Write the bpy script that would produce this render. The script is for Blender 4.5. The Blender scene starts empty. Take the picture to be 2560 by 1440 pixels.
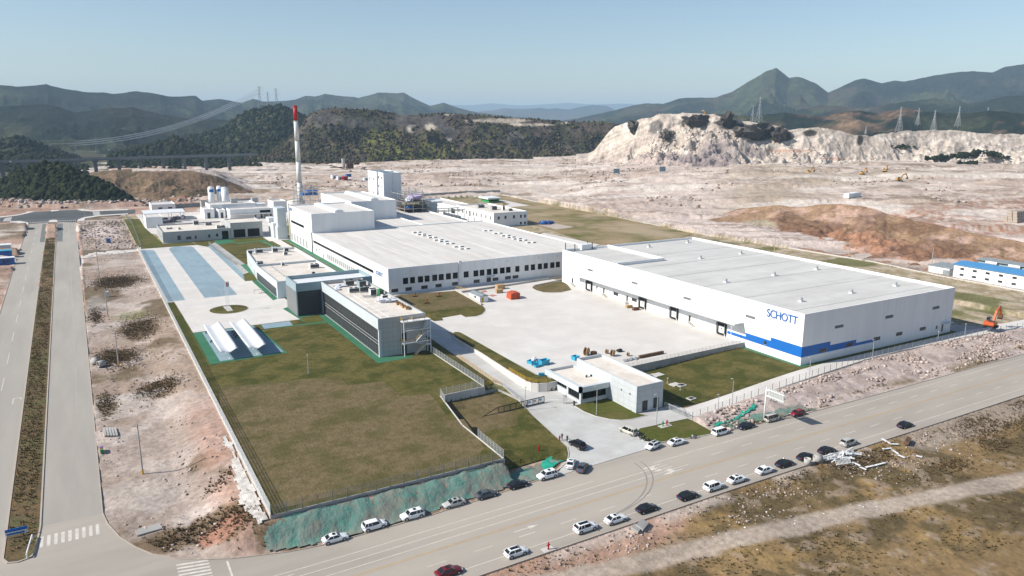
import bpy, bmesh, math, random
import numpy as np
from mathutils import Vector, Matrix, noise as mn
sc = bpy.context.scene
R = math.radians
random.seed(7); RNG = np.random.default_rng(7)
# ---------------------------------------------------------------- camera, sky, sun, exposure
CAM_H = 70.0
F, PITCH, ROLL, YAW = 1882.67, R(12.59), R(-0.148), R(29.643)
_fwd = np.array([math.sin(YAW)*math.cos(PITCH), math.cos(YAW)*math.cos(PITCH), -math.sin(PITCH)])
_rt = np.array([math.cos(YAW), -math.sin(YAW), 0.0]); _dn = np.cross(_fwd, _rt)
_r0 = math.cos(ROLL)*_rt + math.sin(ROLL)*_dn; _d0 = -math.sin(ROLL)*_rt + math.cos(ROLL)*_dn
CM = np.array([_r0, _d0, _fwd])
cd = bpy.data.cameras.new('camera'); cam = bpy.data.objects.new('camera', cd); sc.collection.objects.link(cam)
cd.sensor_width = 36; cd.lens = F/2560*36; cd.clip_start = 1; cd.clip_end = 60000
m3 = Matrix(((_r0[0], -_d0[0], -_fwd[0]), (_r0[1], -_d0[1], -_fwd[1]), (_r0[2], -_d0[2], -_fwd[2])))
cam.matrix_world = Matrix.Translation((0, 0, CAM_H)) @ m3.to_4x4()
sc.camera = cam
SUN_EL, SUN_AZ = R(37), R(166)          # azimuth measured from +X towards +Y, direction TO the sun
w = bpy.data.worlds.new('World'); sc.world = w; w.use_nodes = True
nt = w.node_tree; bg = nt.nodes['Background']
sky = nt.nodes.new('ShaderNodeTexSky'); sky.sky_type = 'NISHITA'; sky.sun_disc = False
sky.sun_elevation = SUN_EL; sky.sun_rotation = R(90)-SUN_AZ
sky.altitude = 100; sky.air_density = 1.0; sky.dust_density = 0.6; sky.ozone_density = 1.7
nt.links.new(sky.outputs[0], bg.inputs[0]); bg.inputs[1].default_value = 0.092
sl = bpy.data.lights.new('sun', 'SUN'); sl.energy = 5.0; sl.angle = R(0.5); sl.color = (1.0, 0.95, 0.87)
so = bpy.data.objects.new('sun', sl); sc.collection.objects.link(so)
sd = Vector((math.cos(SUN_AZ)*math.cos(SUN_EL), math.sin(SUN_AZ)*math.cos(SUN_EL), math.sin(SUN_EL)))
so.rotation_euler = sd.to_track_quat('Z', 'Y').to_euler(); so.location = (0, 0, 300)
vs = sc.view_settings; vs.view_transform = 'Standard'; vs.look = 'None'; vs.exposure = 0.47; vs.gamma = 1
cy = sc.cycles; cy.max_bounces = 5; cy.diffuse_bounces = 3; cy.glossy_bounces = 2; cy.transmission_bounces = 2
cy.volume_bounces = 0; cy.transparent_max_bounces = 8; cy.use_denoising = True; cy.caustics_reflective = False
# ---------------------------------------------------------------- measured places: a pixel of the 2560-wide survey photo and a height give a point in the world
def ray(px, py): return CM.T @ np.array([(px-1280)/F, (py-720)/F, 1.0])
def G(px, py, z=0.0):
    d = ray(px, py); t = (z-CAM_H)/d[2]; return float(d[0]*t), float(d[1]*t)
def onX(px, py, X):
    d = ray(px, py); t = X/d[0]; return float(d[1]*t), float(CAM_H+d[2]*t)       # -> y, z
def onY(px, py, Y):
    d = ray(px, py); t = Y/d[1]; return float(d[0]*t), float(CAM_H+d[2]*t)       # -> x, z
def GP(z, *pts): return [G(p[0], p[1], z) for p in pts]
def sstep(a, b, x):
    t = np.clip((np.asarray(x, float)-a)/(b-a), 0, 1); return t*t*(3-2*t)
# ---------------------------------------------------------------- numpy value noise
_perm = np.random.default_rng(3).random((256, 256))
def vnoise(x, y):
    x = np.asarray(x, float); y = np.asarray(y, float)
    xi = np.floor(x).astype(int); yi = np.floor(y).astype(int); fx = x-xi; fy = y-yi
    fx = fx*fx*fx*(fx*(fx*6-15)+10); fy = fy*fy*fy*(fy*(fy*6-15)+10)
    x0 = xi & 255; x1 = (xi+1) & 255; y0 = yi & 255; y1 = (yi+1) & 255
    return (_perm[x0, y0]*(1-fx)+_perm[x1, y0]*fx)*(1-fy)+(_perm[x0, y1]*(1-fx)+_perm[x1, y1]*fx)*fy
def fbm(x, y, s, o=4, g=0.5, ox=0.0):
    a = 1.0; t = 0.0; n = 0.0; f = 1.0/s
    for k in range(o):
        t = t+a*vnoise(x*f+ox+17.3*k, y*f+ox*0.7+9.1*k); n += a; a *= g; f *= 2.03
    return t/n
def ridged(x, y, s, o=4, ox=0.0):
    a = 1.0; t = 0.0; n = 0.0; f = 1.0/s
    for k in range(o):
        t = t+a*(1-np.abs(2*vnoise(x*f+ox+11.7*k, y*f+ox+5.3*k)-1)); n += a; a *= 0.5; f *= 2.1
    return t/n
# ---------------------------------------------------------------- graded heights of the site
def zl(Y): return np.interp(Y, [119, 440], [-4.2, 0.0])                       # the long road on the side
def zf(X, Y=None): return np.interp(X, [-30, 25, 80, 105, 130, 180, 260, 500], [-4.2, -4.2, -3.3, -2.9, -2.8, -2.8, -2.6, -2.2])  # the road in front
def zlow(X, Y):
    a = np.interp(Y, [119, 131, 150, 172, 178, 226], [0, 0.2, 0.4, 0.7, 1.0, 2.9])-2.9
    a = np.where(np.asarray(Y) < 131, zf(X)+(a+2.9), a)
    b = sstep(128, 178, X)
    return a*(1-b)-1.3*b
KX = [-3.1, -2.4, -0.7, 1.6, 3.9, 7.4, 10.9, 15.8, 20.2, 24.7, 30.1, 40, 52, 62, 76, 81, 88, 106, 108.3, 116, 125.2, 140, 155, 170, 500]
KY = [153, 148.2, 142.1, 137.1, 133.4, 129.9, 127.6, 125.3, 124, 122.7, 121.9, 121.5, 121.4, 121.8, 122.8, 124.0, 129.3, 129.3, 124.3, 122.6, 121.4, 120.5, 119.5, 119.3, 119.3]
def kerbY(X): return np.interp(X, KX, KY)
def zroad(X, Y):
    X = np.asarray(X, float); w_ = sstep(18, 50, X); return zl(Y)*(1-w_)+zf(X)*w_
def inpoly(X, Y, poly):
    r = np.zeros(np.shape(X), bool); n = len(poly)
    for i in range(n):
        x0, y0 = poly[i]; x1, y1 = poly[(i+1) % n]
        if y0 == y1: continue
        c = ((y0 > Y) != (y1 > Y)) & (X < (x1-x0)*(Y-y0)/(y1-y0)+x0)
        r ^= c
    return r
YARD = [(105.4, 164.4), (119.7, 164.2), (181, 165.9), (181, 290), (98, 290), (98, 231), (102, 222), (101.8, 199), (100.5, 176), (100.4, 168)]
LAWN0 = [(23.5, 129.1), (23.5, 520), (89, 520), (89, 206), (88.3, 170.6), (75.4, 169.7), (72.2, 149.5), (71.7, 129.1)]
BACKFENCE = [(346.8, 629), (341.8, 465), (335, 356), (342, 282), (345, 236), (340, 199), (340, 150)]
def zgrade(X, Y):
    """design height of the ground anywhere"""
    X = np.asarray(X, float); Y = np.asarray(Y, float)
    z = np.zeros(np.broadcast(X, Y).shape)
    L = zl(Y)
    z = np.where(X < 23.4, L+(-0.35-L)*sstep(10, 22.5, X), z)
    low = (X >= 71.5) & (X < 300) & (Y < 232) & ~inpoly(X, Y, YARD) & ~inpoly(X, Y, LAWN0)
    lw = zlow(X, Y)
    strip = (X > 88.2) & (X < 94.9) & (Y > 171)
    lw = np.where(strip, lw*sstep(88.5, 94.6, X), lw)
    z = np.where(low, lw, z)
    # front banks between the terrace and the road
    base = zroad(X, Y); kY = kerbY(X)
    bank = sstep(10, 22.5, X)*sstep(kY+0.9, 128.9, Y)**0.8
    fr = (Y < 129.1) & (X < 71.5)
    z = np.where(fr, np.where(Y > kY, base+(-0.5-base)*bank, base), z)
    z = np.where((X > -3.1) & (X < 40) & (Y < kY), base, z)
    fr2 = (Y < 129.1) & (X >= 71.5)
    z = np.where(fr2, np.where(Y > np.minimum(kY, 121.5), zlow(X, Y), base), z)
    # right of the entrance: rubble bank under the path fence
    yb = np.interp(X, [125, 175, 202, 220, 251, 283, 330], [130.2, 134.6, 137.4, 137.9, 136.9, 133.4, 131])
    rb = (X > 125.6) & (Y < yb) & (Y > kerbY(X))
    hgt = np.interp(X, [125, 150, 260, 330], [1.0, 1.3, 1.5, 1.2])
    rbz = base+hgt*sstep(kY+0.8, yb-2.5, Y)
    z = np.where(rb, rbz, z)
    z = np.where(Y < 99.4, base-0.15-0.9*sstep(99.4, 93, Y), z)
    return z
def zg(x, y): return float(zgrade(np.array([x]), np.array([y]))[0])
def at(px, py, dz=0.0):
    """the ground point under a pixel of the survey photo"""
    z = -1.5
    for _ in range(6):
        x, y = G(px, py, z); z = 0.5*z+0.5*zg(x, y) if _ < 3 else zg(x, y)
    return Vector((x, y, z+dz))
# ---------------------------------------------------------------- scene helpers
WLOC = {}
def link(o): sc.collection.objects.link(o); return o
def tag(o, label=None, cat=None, group=None, kind=None):
    if label: o['label'] = label
    if cat: o['category'] = cat
    if group: o['group'] = group
    if kind: o['kind'] = kind
    return o
def empty(name, loc, label, cat, group=None, rz=0.0):
    o = link(bpy.data.objects.new(name, None)); o.location = loc; o.rotation_euler = (0, 0, rz); o.empty_display_size = 0.5
    WLOC[o.name] = Vector(loc); return tag(o, label, cat, group)
class MB:
    def __init__(s): s.v = []; s.f = []
    def add(s, vs, fs):
        n = len(s.v); s.v += [tuple(p) for p in vs]; s.f += [tuple(i+n for i in f) for f in fs]; return s
    def box(s, x0, y0, z0, x1, y1, z1):
        x0, x1 = min(x0, x1), max(x0, x1); y0, y1 = min(y0, y1), max(y0, y1); z0, z1 = min(z0, z1), max(z0, z1)
        return s.add([(x0, y0, z0), (x1, y0, z0), (x1, y1, z0), (x0, y1, z0), (x0, y0, z1), (x1, y0, z1), (x1, y1, z1), (x0, y1, z1)],
                     [(0, 3, 2, 1), (4, 5, 6, 7), (0, 1, 5, 4), (1, 2, 6, 5), (2, 3, 7, 6), (3, 0, 4, 7)])
    def obox(s, c, d, rz=0.0, rx=0.0):
        M = Matrix.Translation(c) @ Matrix.Rotation(rz, 4, 'Z') @ Matrix.Rotation(rx, 4, 'X'); a, b, h = d[0]/2, d[1]/2, d[2]/2
        P = [M @ Vector(p) for p in ((-a, -b, -h), (a, -b, -h), (a, b, -h), (-a, b, -h), (-a, -b, h), (a, -b, h), (a, b, h), (-a, b, h))]
        return s.add(P, [(0, 3, 2, 1), (4, 5, 6, 7), (0, 1, 5, 4), (1, 2, 6, 5), (2, 3, 7, 6), (3, 0, 4, 7)])
    def cyl(s, p0, p1, r0, r1=None, n=12):
        r1 = r0 if r1 is None else r1; p0 = Vector(p0); p1 = Vector(p1); a = (p1-p0).normalized()
        u = a.orthogonal().normalized(); v = a.cross(u); P = []
        for p, r in ((p0, r0), (p1, r1)):
            P += [p+(u*math.cos(2*math.pi*i/n)+v*math.sin(2*math.pi*i/n))*r for i in range(n)]
        return s.add(P, [(i, (i+1) % n, n+(i+1) % n, n+i) for i in range(n)]+[tuple(range(n-1, -1, -1)), tuple(range(n, 2*n))])
    def bar(s, p0, p1, t): return s.cyl(p0, p1, t*0.7071, None, 4)
    def path(s, pts, r, n=6):
        for a, b in zip(pts, pts[1:]): s.cyl(a, b, r, None, n)
        return s
    def prism(s, poly, z0, z1):
        n = len(poly); ar = sum(poly[i][0]*poly[(i+1) % n][1]-poly[(i+1) % n][0]*poly[i][1] for i in range(n))
        if ar < 0: poly = poly[::-1]
        P = [(x, y, z0) for x, y in poly]+[(x, y, z1) for x, y in poly]
        return s.add(P, [tuple(range(n-1, -1, -1)), tuple(range(n, 2*n))]+[(i, (i+1) % n, n+(i+1) % n, n+i) for i in range(n)])
    def quad(s, a, b, c, d): return s.add([a, b, c, d], [(0, 1, 2, 3)])
    def lump(s, c, r, sub=1, jit=0.25, sq=(1, 1, 1), rs=None):
        rs = rs or random; V, Fc = ICO[sub]; k = rs.random()*50
        P = []
        for p in V:
            q = 1+jit*2*(mn.noise(Vector(p)*1.7+Vector((k, k*.3, -k)))); P.append((c[0]+p[0]*r*q*sq[0], c[1]+p[1]*r*q*sq[1], c[2]+p[2]*r*q*sq[2]))
        return s.add(P, Fc)
    def build(s, name, mat, parent=None, smooth=False, world=True):
        off = Vector((0, 0, 0))
        if parent is not None and world: off = WLOC.get(parent.name, off)
        me = bpy.data.meshes.new(name); me.from_pydata([(p[0]-off[0], p[1]-off[1], p[2]-off[2]) for p in s.v], [], s.f)
        if smooth: me.polygons.foreach_set('use_smooth', [True]*len(me.polygons))
        me.materials.append(mat); me.update(); o = link(bpy.data.objects.new(name, me))
        if parent is not None: o.parent = parent; WLOC[o.name] = off
        return o
ICO = {}
for _k in (1, 2, 3):
    _b = bmesh.new(); bmesh.ops.create_icosphere(_b, subdivisions=_k, radius=1.0); _b.verts.ensure_lookup_table()
    ICO[_k] = ([tuple(v.co) for v in _b.verts], [tuple(v.index for v in f.verts) for f in _b.faces]); _b.free()
def npmesh(name, V, Fq, mat, col=None, smooth=False):
    me = bpy.data.meshes.new(name); k = Fq.shape[1]
    me.vertices.add(len(V)); me.vertices.foreach_set('co', V.astype(np.float32).ravel())
    me.loops.add(Fq.size); me.loops.foreach_set('vertex_index', Fq.astype(np.int32).ravel())
    me.polygons.add(len(Fq)); me.polygons.foreach_set('loop_start', np.arange(0, Fq.size, k, dtype=np.int32))
    me.polygons.foreach_set('loop_total', np.full(len(Fq), k, np.int32))
    if smooth: me.polygons.foreach_set('use_smooth', np.ones(len(Fq), bool))
    me.update(calc_edges=True)
    if col is not None:
        at_ = me.color_attributes.new('Col', 'FLOAT_COLOR', 'POINT'); c4 = np.ones((len(V), 4), np.float32); c4[:, :3] = col
        at_.data.foreach_set('color', c4.ravel())
    me.materials.append(mat); return link(bpy.data.objects.new(name, me))
def copy_tree(o, loc=None, rz=None):
    c = o.copy(); link(c)
    for ch in o.children:
        k = copy_tree(ch); k.parent = c
    if loc is not None: c.location = loc; WLOC[c.name] = Vector(loc)
    if rz is not None: c.rotation_euler = (0, 0, rz)
    return c
# ---------------------------------------------------------------- materials
def mat(name, c1, c2=None, s=1.0, rough=0.85, bump=0.0, bs=None, metal=0.0, spec=0.3, c3=None, s3=0.1, lo=0.35, hi=0.65, stretch=None, det=4.0, f3=0.6):
    m = bpy.data.materials.new(name); m.use_nodes = True; n = m.node_tree.nodes; l = m.node_tree.links; b = n['Principled BSDF']
    b.inputs['Roughness'].default_value = rough; b.inputs['Metallic'].default_value = metal; b.inputs['Specular IOR Level'].default_value = spec
    b.inputs['Base Color'].default_value = (*c1, 1)
    geo = n.new('ShaderNodeNewGeometry'); vec = geo.outputs['Position']
    if stretch:
        mp = n.new('ShaderNodeMapping'); mp.inputs['Scale'].default_value = stretch; l.new(vec, mp.inputs[0]); vec = mp.outputs[0]
    def nz(sc_, dt=det):
        t = n.new('ShaderNodeTexNoise'); t.inputs['Scale'].default_value = sc_; t.inputs['Detail'].default_value = dt; t.inputs['Roughness'].default_value = 0.62
        l.new(vec, t.inputs['Vector']); return t.outputs[0]
    out = None
    if c2 is not None:
        rp = n.new('ShaderNodeMapRange'); rp.inputs[1].default_value = lo; rp.inputs[2].default_value = hi; l.new(nz(s), rp.inputs[0])
        mx = n.new('ShaderNodeMix'); mx.data_type = 'RGBA'; l.new(rp.outputs[0], mx.inputs[0]); mx.inputs[6].default_value = (*c1, 1); mx.inputs[7].default_value = (*c2, 1)
        out = mx.outputs[2]
        if c3 is not None:
            rp = n.new('ShaderNodeMapRange'); rp.inputs[1].default_value = 0.46; rp.inputs[2].default_value = 0.60; rp.inputs[4].default_value = f3; l.new(nz(s3), rp.inputs[0])
            mx = n.new('ShaderNodeMix'); mx.data_type = 'RGBA'; l.new(rp.outputs[0], mx.inputs[0]); l.new(out, mx.inputs[6]); mx.inputs[7].default_value = (*c3, 1); out = mx.outputs[2]
        l.new(out, b.inputs['Base Color'])
    if bump:
        bp = n.new('ShaderNodeBump'); bp.inputs['Strength'].default_value = 1.0; bp.inputs['Distance'].default_value = bump
        l.new(nz(bs or s, 6.0), bp.inputs['Height']); l.new(bp.outputs[0], b.inputs['Normal'])
    return m
def attr_mat(name, s1=0.8, amt=0.5, bump=0.25, bs=0.7, rough=0.95, s2=0.08, spec=0.1):
    """base colour from the surface's own painted ground cover, broken up by two noises"""
    m = bpy.data.materials.new(name); m.use_nodes = True; n = m.node_tree.nodes; l = m.node_tree.links; b = n['Principled BSDF']
    b.inputs['Roughness'].default_value = rough; b.inputs['Specular IOR Level'].default_value = spec
    a = n.new('ShaderNodeVertexColor'); a.layer_name = 'Col'; geo = n.new('ShaderNodeNewGeometry')
    def nz(sc_, dt):
        t = n.new('ShaderNodeTexNoise'); t.inputs['Scale'].default_value = sc_; t.inputs['Detail'].default_value = dt; t.inputs['Roughness'].default_value = 0.68
        l.new(geo.outputs['Position'], t.inputs['Vector']); return t.outputs[0]
    cur = a.outputs[0]
    for sc_, am in ((s1, amt), (s2, amt*0.7)):
        rp = n.new('ShaderNodeMapRange'); rp.inputs[1].default_value = 0.3; rp.inputs[2].default_value = 0.7; rp.inputs[3].default_value = 1-am; rp.inputs[4].default_value = 1+am
        l.new(nz(sc_, 6), rp.inputs[0]); mx = n.new('ShaderNodeVectorMath'); mx.operation = 'SCALE'; l.new(cur, mx.inputs[0]); l.new(rp.outputs[0], mx.inputs['Scale']); cur = mx.outputs[0]
    l.new(cur, b.inputs['Base Color'])
    if bump:
        bp = n.new('ShaderNodeBump'); bp.inputs['Strength'].default_value = 1; bp.inputs['Distance'].default_value = bump
        l.new(nz(bs, 8), bp.inputs['Height']); l.new(bp.outputs[0], b.inputs['Normal'])
    return m
def panel_mat(name, c1, cj, pw, ph, mort=0.012, rough=0.5, spec=0.4, off=0.0, **kw):
    """cladding panels with thin joints, laid out on the wall itself"""
    m = mat(name, c1, tuple(k*0.93 for k in c1), 0.25, rough, spec=spec, **kw); n = m.node_tree.nodes; l = m.node_tree.links; b = n['Principled BSDF']
    base = b.inputs['Base Color'].links[0].from_socket
    geo = n.new('ShaderNodeNewGeometry'); sx = n.new('ShaderNodeSeparateXYZ'); l.new(geo.outputs['Position'], sx.inputs[0])
    ad = n.new('ShaderNodeMath'); l.new(sx.outputs[0], ad.inputs[0]); l.new(sx.outputs[1], ad.inputs[1])
    cb = n.new('ShaderNodeCombineXYZ'); l.new(ad.outputs[0], cb.inputs[0]); l.new(sx.outputs[2], cb.inputs[1])
    br = n.new('ShaderNodeTexBrick'); br.offset = off; br.inputs['Scale'].default_value = 1; br.inputs['Mortar Size'].default_value = mort
    br.inputs['Brick Width'].default_value = pw; br.inputs['Row Height'].default_value = ph; br.inputs['Mortar Smooth'].default_value = 0.1
    l.new(cb.outputs[0], br.inputs['Vector'])
    mx = n.new('ShaderNodeMix'); mx.data_type = 'RGBA'; l.new(br.outputs['Fac'], mx.inputs[0]); l.new(base, mx.inputs[6]); mx.inputs[7].default_value = (*cj, 1)
    l.new(mx.outputs[2], b.inputs['Base Color']); return m
def island_mat(name, c1, c2, rough=0.95, c3=None, spec=0.1):
    """foliage and stones: each clump its own tint"""
    m = bpy.data.materials.new(name); m.use_nodes = True; n = m.node_tree.nodes; l = m.node_tree.links; b = n['Principled BSDF']
    b.inputs['Roughness'].default_value = rough; b.inputs['Specular IOR Level'].default_value = spec
    g = n.new('ShaderNodeNewGeometry'); r = n.new('ShaderNodeValToRGB'); e = r.color_ramp.elements
    e[0].color = (*c1, 1); e[1].color = (*c2, 1)
    if c3 is not None: k = e.new(0.72); k.color = (*c3, 1)
    l.new(g.outputs['Random Per Island'], r.inputs[0]); l.new(r.outputs[0], b.inputs['Base Color']); return m
M = {}
M['white'] = panel_mat('white_cladding', (0.80, 0.805, 0.80), (0.70, 0.71, 0.72), 6.0, 1.15, 0.035, 0.55, c3=(0.66, 0.66, 0.65), s3=0.5, stretch=(1, 1, 0.07), f3=0.2)
M['roof'] = mat('roof_membrane', (0.66, 0.63, 0.59), (0.59, 0.555, 0.515), 0.25, 0.8, c3=(0.46, 0.42, 0.375), s3=0.10, stretch=(2.2, 0.22, 1), f3=0.38)
M['roofgrey'] = mat('grey_roof_membrane', (0.58, 0.565, 0.535), (0.52, 0.505, 0.475), 0.12, 0.8, c3=(0.44, 0.425, 0.40), s3=0.07, stretch=(0.5, 1.8, 1), f3=0.4)
M['rooflight'] = mat('light_roof_gravel', (0.70, 0.65, 0.58), (0.63, 0.57, 0.50), 0.8, 0.9, c3=(0.55, 0.48, 0.42), s3=0.15)
M['steelpan'] = panel_mat('aluminium_cladding', (0.50, 0.53, 0.54), (0.26, 0.28, 0.29), 2.4, 1.6, 0.03, 0.4)
M['greypan'] = panel_mat('grey_cladding', (0.43, 0.44, 0.44), (0.22, 0.23, 0.23), 1.5, 1.5, 0.03, 0.5)
M['fascia'] = panel_mat('fascia_cladding', (0.55, 0.60, 0.62), (0.42, 0.46, 0.48), 3.0, 10.0, 0.02, 0.4)
M['teal'] = mat('grey_green_metal', (0.27, 0.36, 0.39), (0.24, 0.32, 0.35), 0.3, 0.4)
M['glass'] = mat('dark_glass', (0.003, 0.005, 0.005), (0.012, 0.018, 0.017), 0.35, 0.04, spec=0.14)
M['winglass'] = mat('window_glass', (0.02, 0.025, 0.03), (0.05, 0.055, 0.06), 0.9, 0.12, spec=0.5)
M['frame'] = mat('dark_frame', (0.012, 0.013, 0.014), rough=0.5)
M['lightframe'] = mat('light_frame', (0.42, 0.43, 0.42), rough=0.5)
M['louvre'] = mat('louvre_grey', (0.42, 0.42, 0.41), (0.30, 0.30, 0.29), 3.0, 0.6, stretch=(0.2, 0.2, 3))
M['darklouvre'] = mat('louvre_dark', (0.09, 0.09, 0.085), (0.05, 0.05, 0.05), 3.0, 0.6, stretch=(0.2, 0.2, 4))
M['concrete'] = mat('pale_concrete', (0.625, 0.595, 0.555), (0.56, 0.53, 0.495), 0.12, 0.85, 0.01, 3.0, c3=(0.54, 0.495, 0.445), s3=0.035, f3=0.5)
M['concrete2'] = mat('grey_concrete', (0.42, 0.41, 0.39), (0.35, 0.34, 0.32), 0.4, 0.9, c3=(0.28, 0.265, 0.245), s3=0.15)
M['ramp'] = mat('grey_ramp_concrete', (0.50, 0.495, 0.475), (0.44, 0.43, 0.41), 0.2, 0.85, c3=(0.41, 0.39, 0.365), s3=0.05)
M['asphalt'] = mat('pale_asphalt', (0.355, 0.318, 0.272), (0.305, 0.272, 0.234), 0.10, 0.9, 0.006, 12.0, c3=(0.41, 0.365, 0.31), s3=0.03, stretch=(0.35, 1.6, 1), f3=0.5)
M['asphalt2'] = mat('grey_asphalt', (0.345, 0.315, 0.275), (0.30, 0.275, 0.242), 0.10, 0.9, 0.006, 12.0, c3=(0.395, 0.36, 0.312), s3=0.035, stretch=(1.8, 0.22, 1), f3=0.5)
M['newasphalt'] = mat('fresh_asphalt', (0.055, 0.062, 0.065), (0.085, 0.09, 0.09), 0.06, 0.9, c3=(0.11, 0.11, 0.105), s3=0.03)
M['patch'] = mat('dark_asphalt_patch', (0.13, 0.14, 0.135), (0.16, 0.165, 0.155), 0.3, 0.9)
M['bluepad'] = mat('blue_grey_pavers', (0.26, 0.35, 0.40), (0.22, 0.305, 0.355), 0.5, 0.85, c3=(0.19, 0.26, 0.30), s3=0.06)
M['greenpad'] = mat('green_coating', (0.03, 0.135, 0.07), (0.04, 0.16, 0.085), 0.3, 0.7, c3=(0.055, 0.165, 0.10), s3=0.1)
M['kerb'] = mat('kerb_stone', (0.42, 0.36, 0.30), (0.36, 0.31, 0.26), 0.5, 0.9)
M['kerbw'] = mat('pale_kerb_stone', (0.52, 0.50, 0.46), (0.46, 0.44, 0.41), 0.5, 0.9)
M['paint'] = mat('road_paint_white', (0.62, 0.58, 0.52), (0.50, 0.46, 0.40), 0.9, 0.8)
M['paintw'] = mat('worn_road_paint', (0.45, 0.43, 0.40), (0.34, 0.325, 0.30), 0.9, 0.8)
M['yellowpaint'] = mat('road_paint_yellow', (0.48, 0.32, 0.15), (0.38, 0.27, 0.14), 0.9, 0.8)
M['lawn'] = mat('olive_lawn', (0.075, 0.070, 0.018), (0.145, 0.118, 0.042), 0.55, 0.95, 0.22, 1.6, c3=(0.048, 0.056, 0.012), s3=0.13, spec=0.1, lo=0.3, hi=0.7, det=8, f3=0.85)
M['lawnbrown'] = mat('brown_lawn', (0.185, 0.140, 0.076), (0.105, 0.082, 0.036), 0.6, 0.95, 0.24, 1.5, c3=(0.075, 0.070, 0.022), s3=0.11, spec=0.1, lo=0.3, hi=0.7, det=8, f3=0.7)
M['lawngreen'] = mat('green_lawn', (0.055, 0.075, 0.012), (0.10, 0.095, 0.025), 0.8, 0.95, 0.12, 2.0, c3=(0.14, 0.11, 0.045), s3=0.09, spec=0.1, det=8, f3=0.6)
M['lawnback'] = mat('far_lawn', (0.10, 0.105, 0.028), (0.27, 0.20, 0.11), 0.028, 0.95, 0.1, 1.0, c3=(0.36, 0.28, 0.19), s3=0.018, spec=0.1, lo=0.38, hi=0.60, det=7, f3=0.9)
M['postgrey'] = mat('grey_post', (0.17, 0.175, 0.17), rough=0.5)
M['viaduct'] = mat('grey_viaduct', (0.17, 0.18, 0.19), (0.14, 0.15, 0.155), 0.05, 0.9)
M['metal'] = mat('galvanised_steel', (0.45, 0.46, 0.46), (0.38, 0.39, 0.39), 2.0, 0.45, metal=0.3)
M['whitemetal'] = mat('white_metal', (0.74, 0.75, 0.75), (0.66, 0.67, 0.67), 0.5, 0.45)
M['darkmetal'] = mat('dark_steel', (0.05, 0.055, 0.06), rough=0.5)
M['yellowrail'] = mat('yellow_paint', (0.55, 0.33, 0.03), (0.45, 0.27, 0.03), 2, 0.5)
M['black'] = mat('black_rubber', (0.012, 0.012, 0.013), rough=0.7)
M['blue'] = mat('blue_cladding', (0.010, 0.135, 0.46), (0.012, 0.12, 0.41), 0.3, 0.45)
M['letter'] = mat('letter_blue', (0.015, 0.11, 0.36), rough=0.4)
M['red'] = mat('red_paint', (0.42, 0.012, 0.015), (0.34, 0.012, 0.012), 1, 0.5)
M['green'] = mat('green_paint', (0.03, 0.25, 0.07), rough=0.5)
M['orange'] = mat('orange_tarp', (0.50, 0.095, 0.035), (0.38, 0.07, 0.03), 1.2, 0.7, 0.03, 1.5)
M['wood'] = mat('plywood', (0.46, 0.31, 0.17), (0.38, 0.25, 0.13), 1.5, 0.8)
M['darkwood'] = mat('weathered_wood', (0.17, 0.09, 0.05), (0.10, 0.06, 0.04), 2, 0.9)
M['cyan'] = mat('cyan_plastic', (0.045, 0.36, 0.52), (0.04, 0.30, 0.46), 1, 0.45)
M['tarpw'] = mat('white_tarp', (0.72, 0.72, 0.74), (0.45, 0.47, 0.55), 1.2, 0.7, 0.05, 2)
M['tarpp'] = mat('lilac_tarp', (0.42, 0.33, 0.52), (0.55, 0.48, 0.62), 0.6, 0.7, 0.1, 1)
M['tarpb'] = mat('blue_tarp', (0.03, 0.09, 0.30), (0.05, 0.16, 0.42), 0.5, 0.7, 0.1, 0.8)
M['digger'] = mat('orange_machine_paint', (0.56, 0.105, 0.022), (0.48, 0.085, 0.02), 1.2, 0.45)
M['diggery'] = mat('yellow_machine_paint', (0.55, 0.30, 0.04), (0.42, 0.23, 0.04), 0.8, 0.5)
M['netteal'] = mat('teal_debris_net', (0.085, 0.225, 0.185), (0.175, 0.225, 0.19), 0.55, 0.9, 0.3, 0.9, c3=(0.235, 0.195, 0.16), s3=0.24, det=9, lo=0.35, hi=0.66, f3=0.7)
M['netbright'] = mat('bright_teal_net', (0.015, 0.36, 0.24), (0.02, 0.24, 0.17), 0.9, 0.75, 0.2, 0.8, det=7)
M['cloth'] = mat('white_shotcrete', (0.62, 0.59, 0.55), (0.45, 0.41, 0.37), 0.7, 0.9, 0.3, 0.7)
M['rock'] = island_mat('rubble_stone', (0.24, 0.19, 0.165), (0.54, 0.46, 0.41), c3=(0.40, 0.325, 0.29))
M['whiterock'] = island_mat('white_rubble_stone', (0.36, 0.31, 0.27), (0.62, 0.55, 0.48))
M['darkrock'] = island_mat('dark_crag', (0.05, 0.045, 0.042), (0.13, 0.115, 0.10))
M['forest'] = island_mat('forest_crowns', (0.008, 0.014, 0.007), (0.034, 0.040, 0.014), c3=(0.017, 0.024, 0.010))
M['forest2'] = island_mat('mixed_woodland', (0.022, 0.024, 0.014), (0.095, 0.088, 0.022), c3=(0.058, 0.043, 0.032))
M['dry'] = island_mat('dry_grass', (0.13, 0.085, 0.040), (0.30, 0.21, 0.10), c3=(0.15, 0.12, 0.05))
M['shrub'] = island_mat('dry_shrub', (0.075, 0.050, 0.030), (0.21, 0.135, 0.072), c3=(0.105, 0.078, 0.040))
M['litter'] = island_mat('litter', (0.55, 0.55, 0.55), (0.8, 0.8, 0.8))
M['blueroof'] = mat('blue_sheet_roof', (0.05, 0.20, 0.42), (0.08, 0.26, 0.48), 0.6, 0.5, stretch=(4, 0.3, 1))
M['greyroof'] = mat('grey_sheet_roof', (0.28, 0.31, 0.31), (0.20, 0.23, 0.24), 0.5, 0.6)
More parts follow.
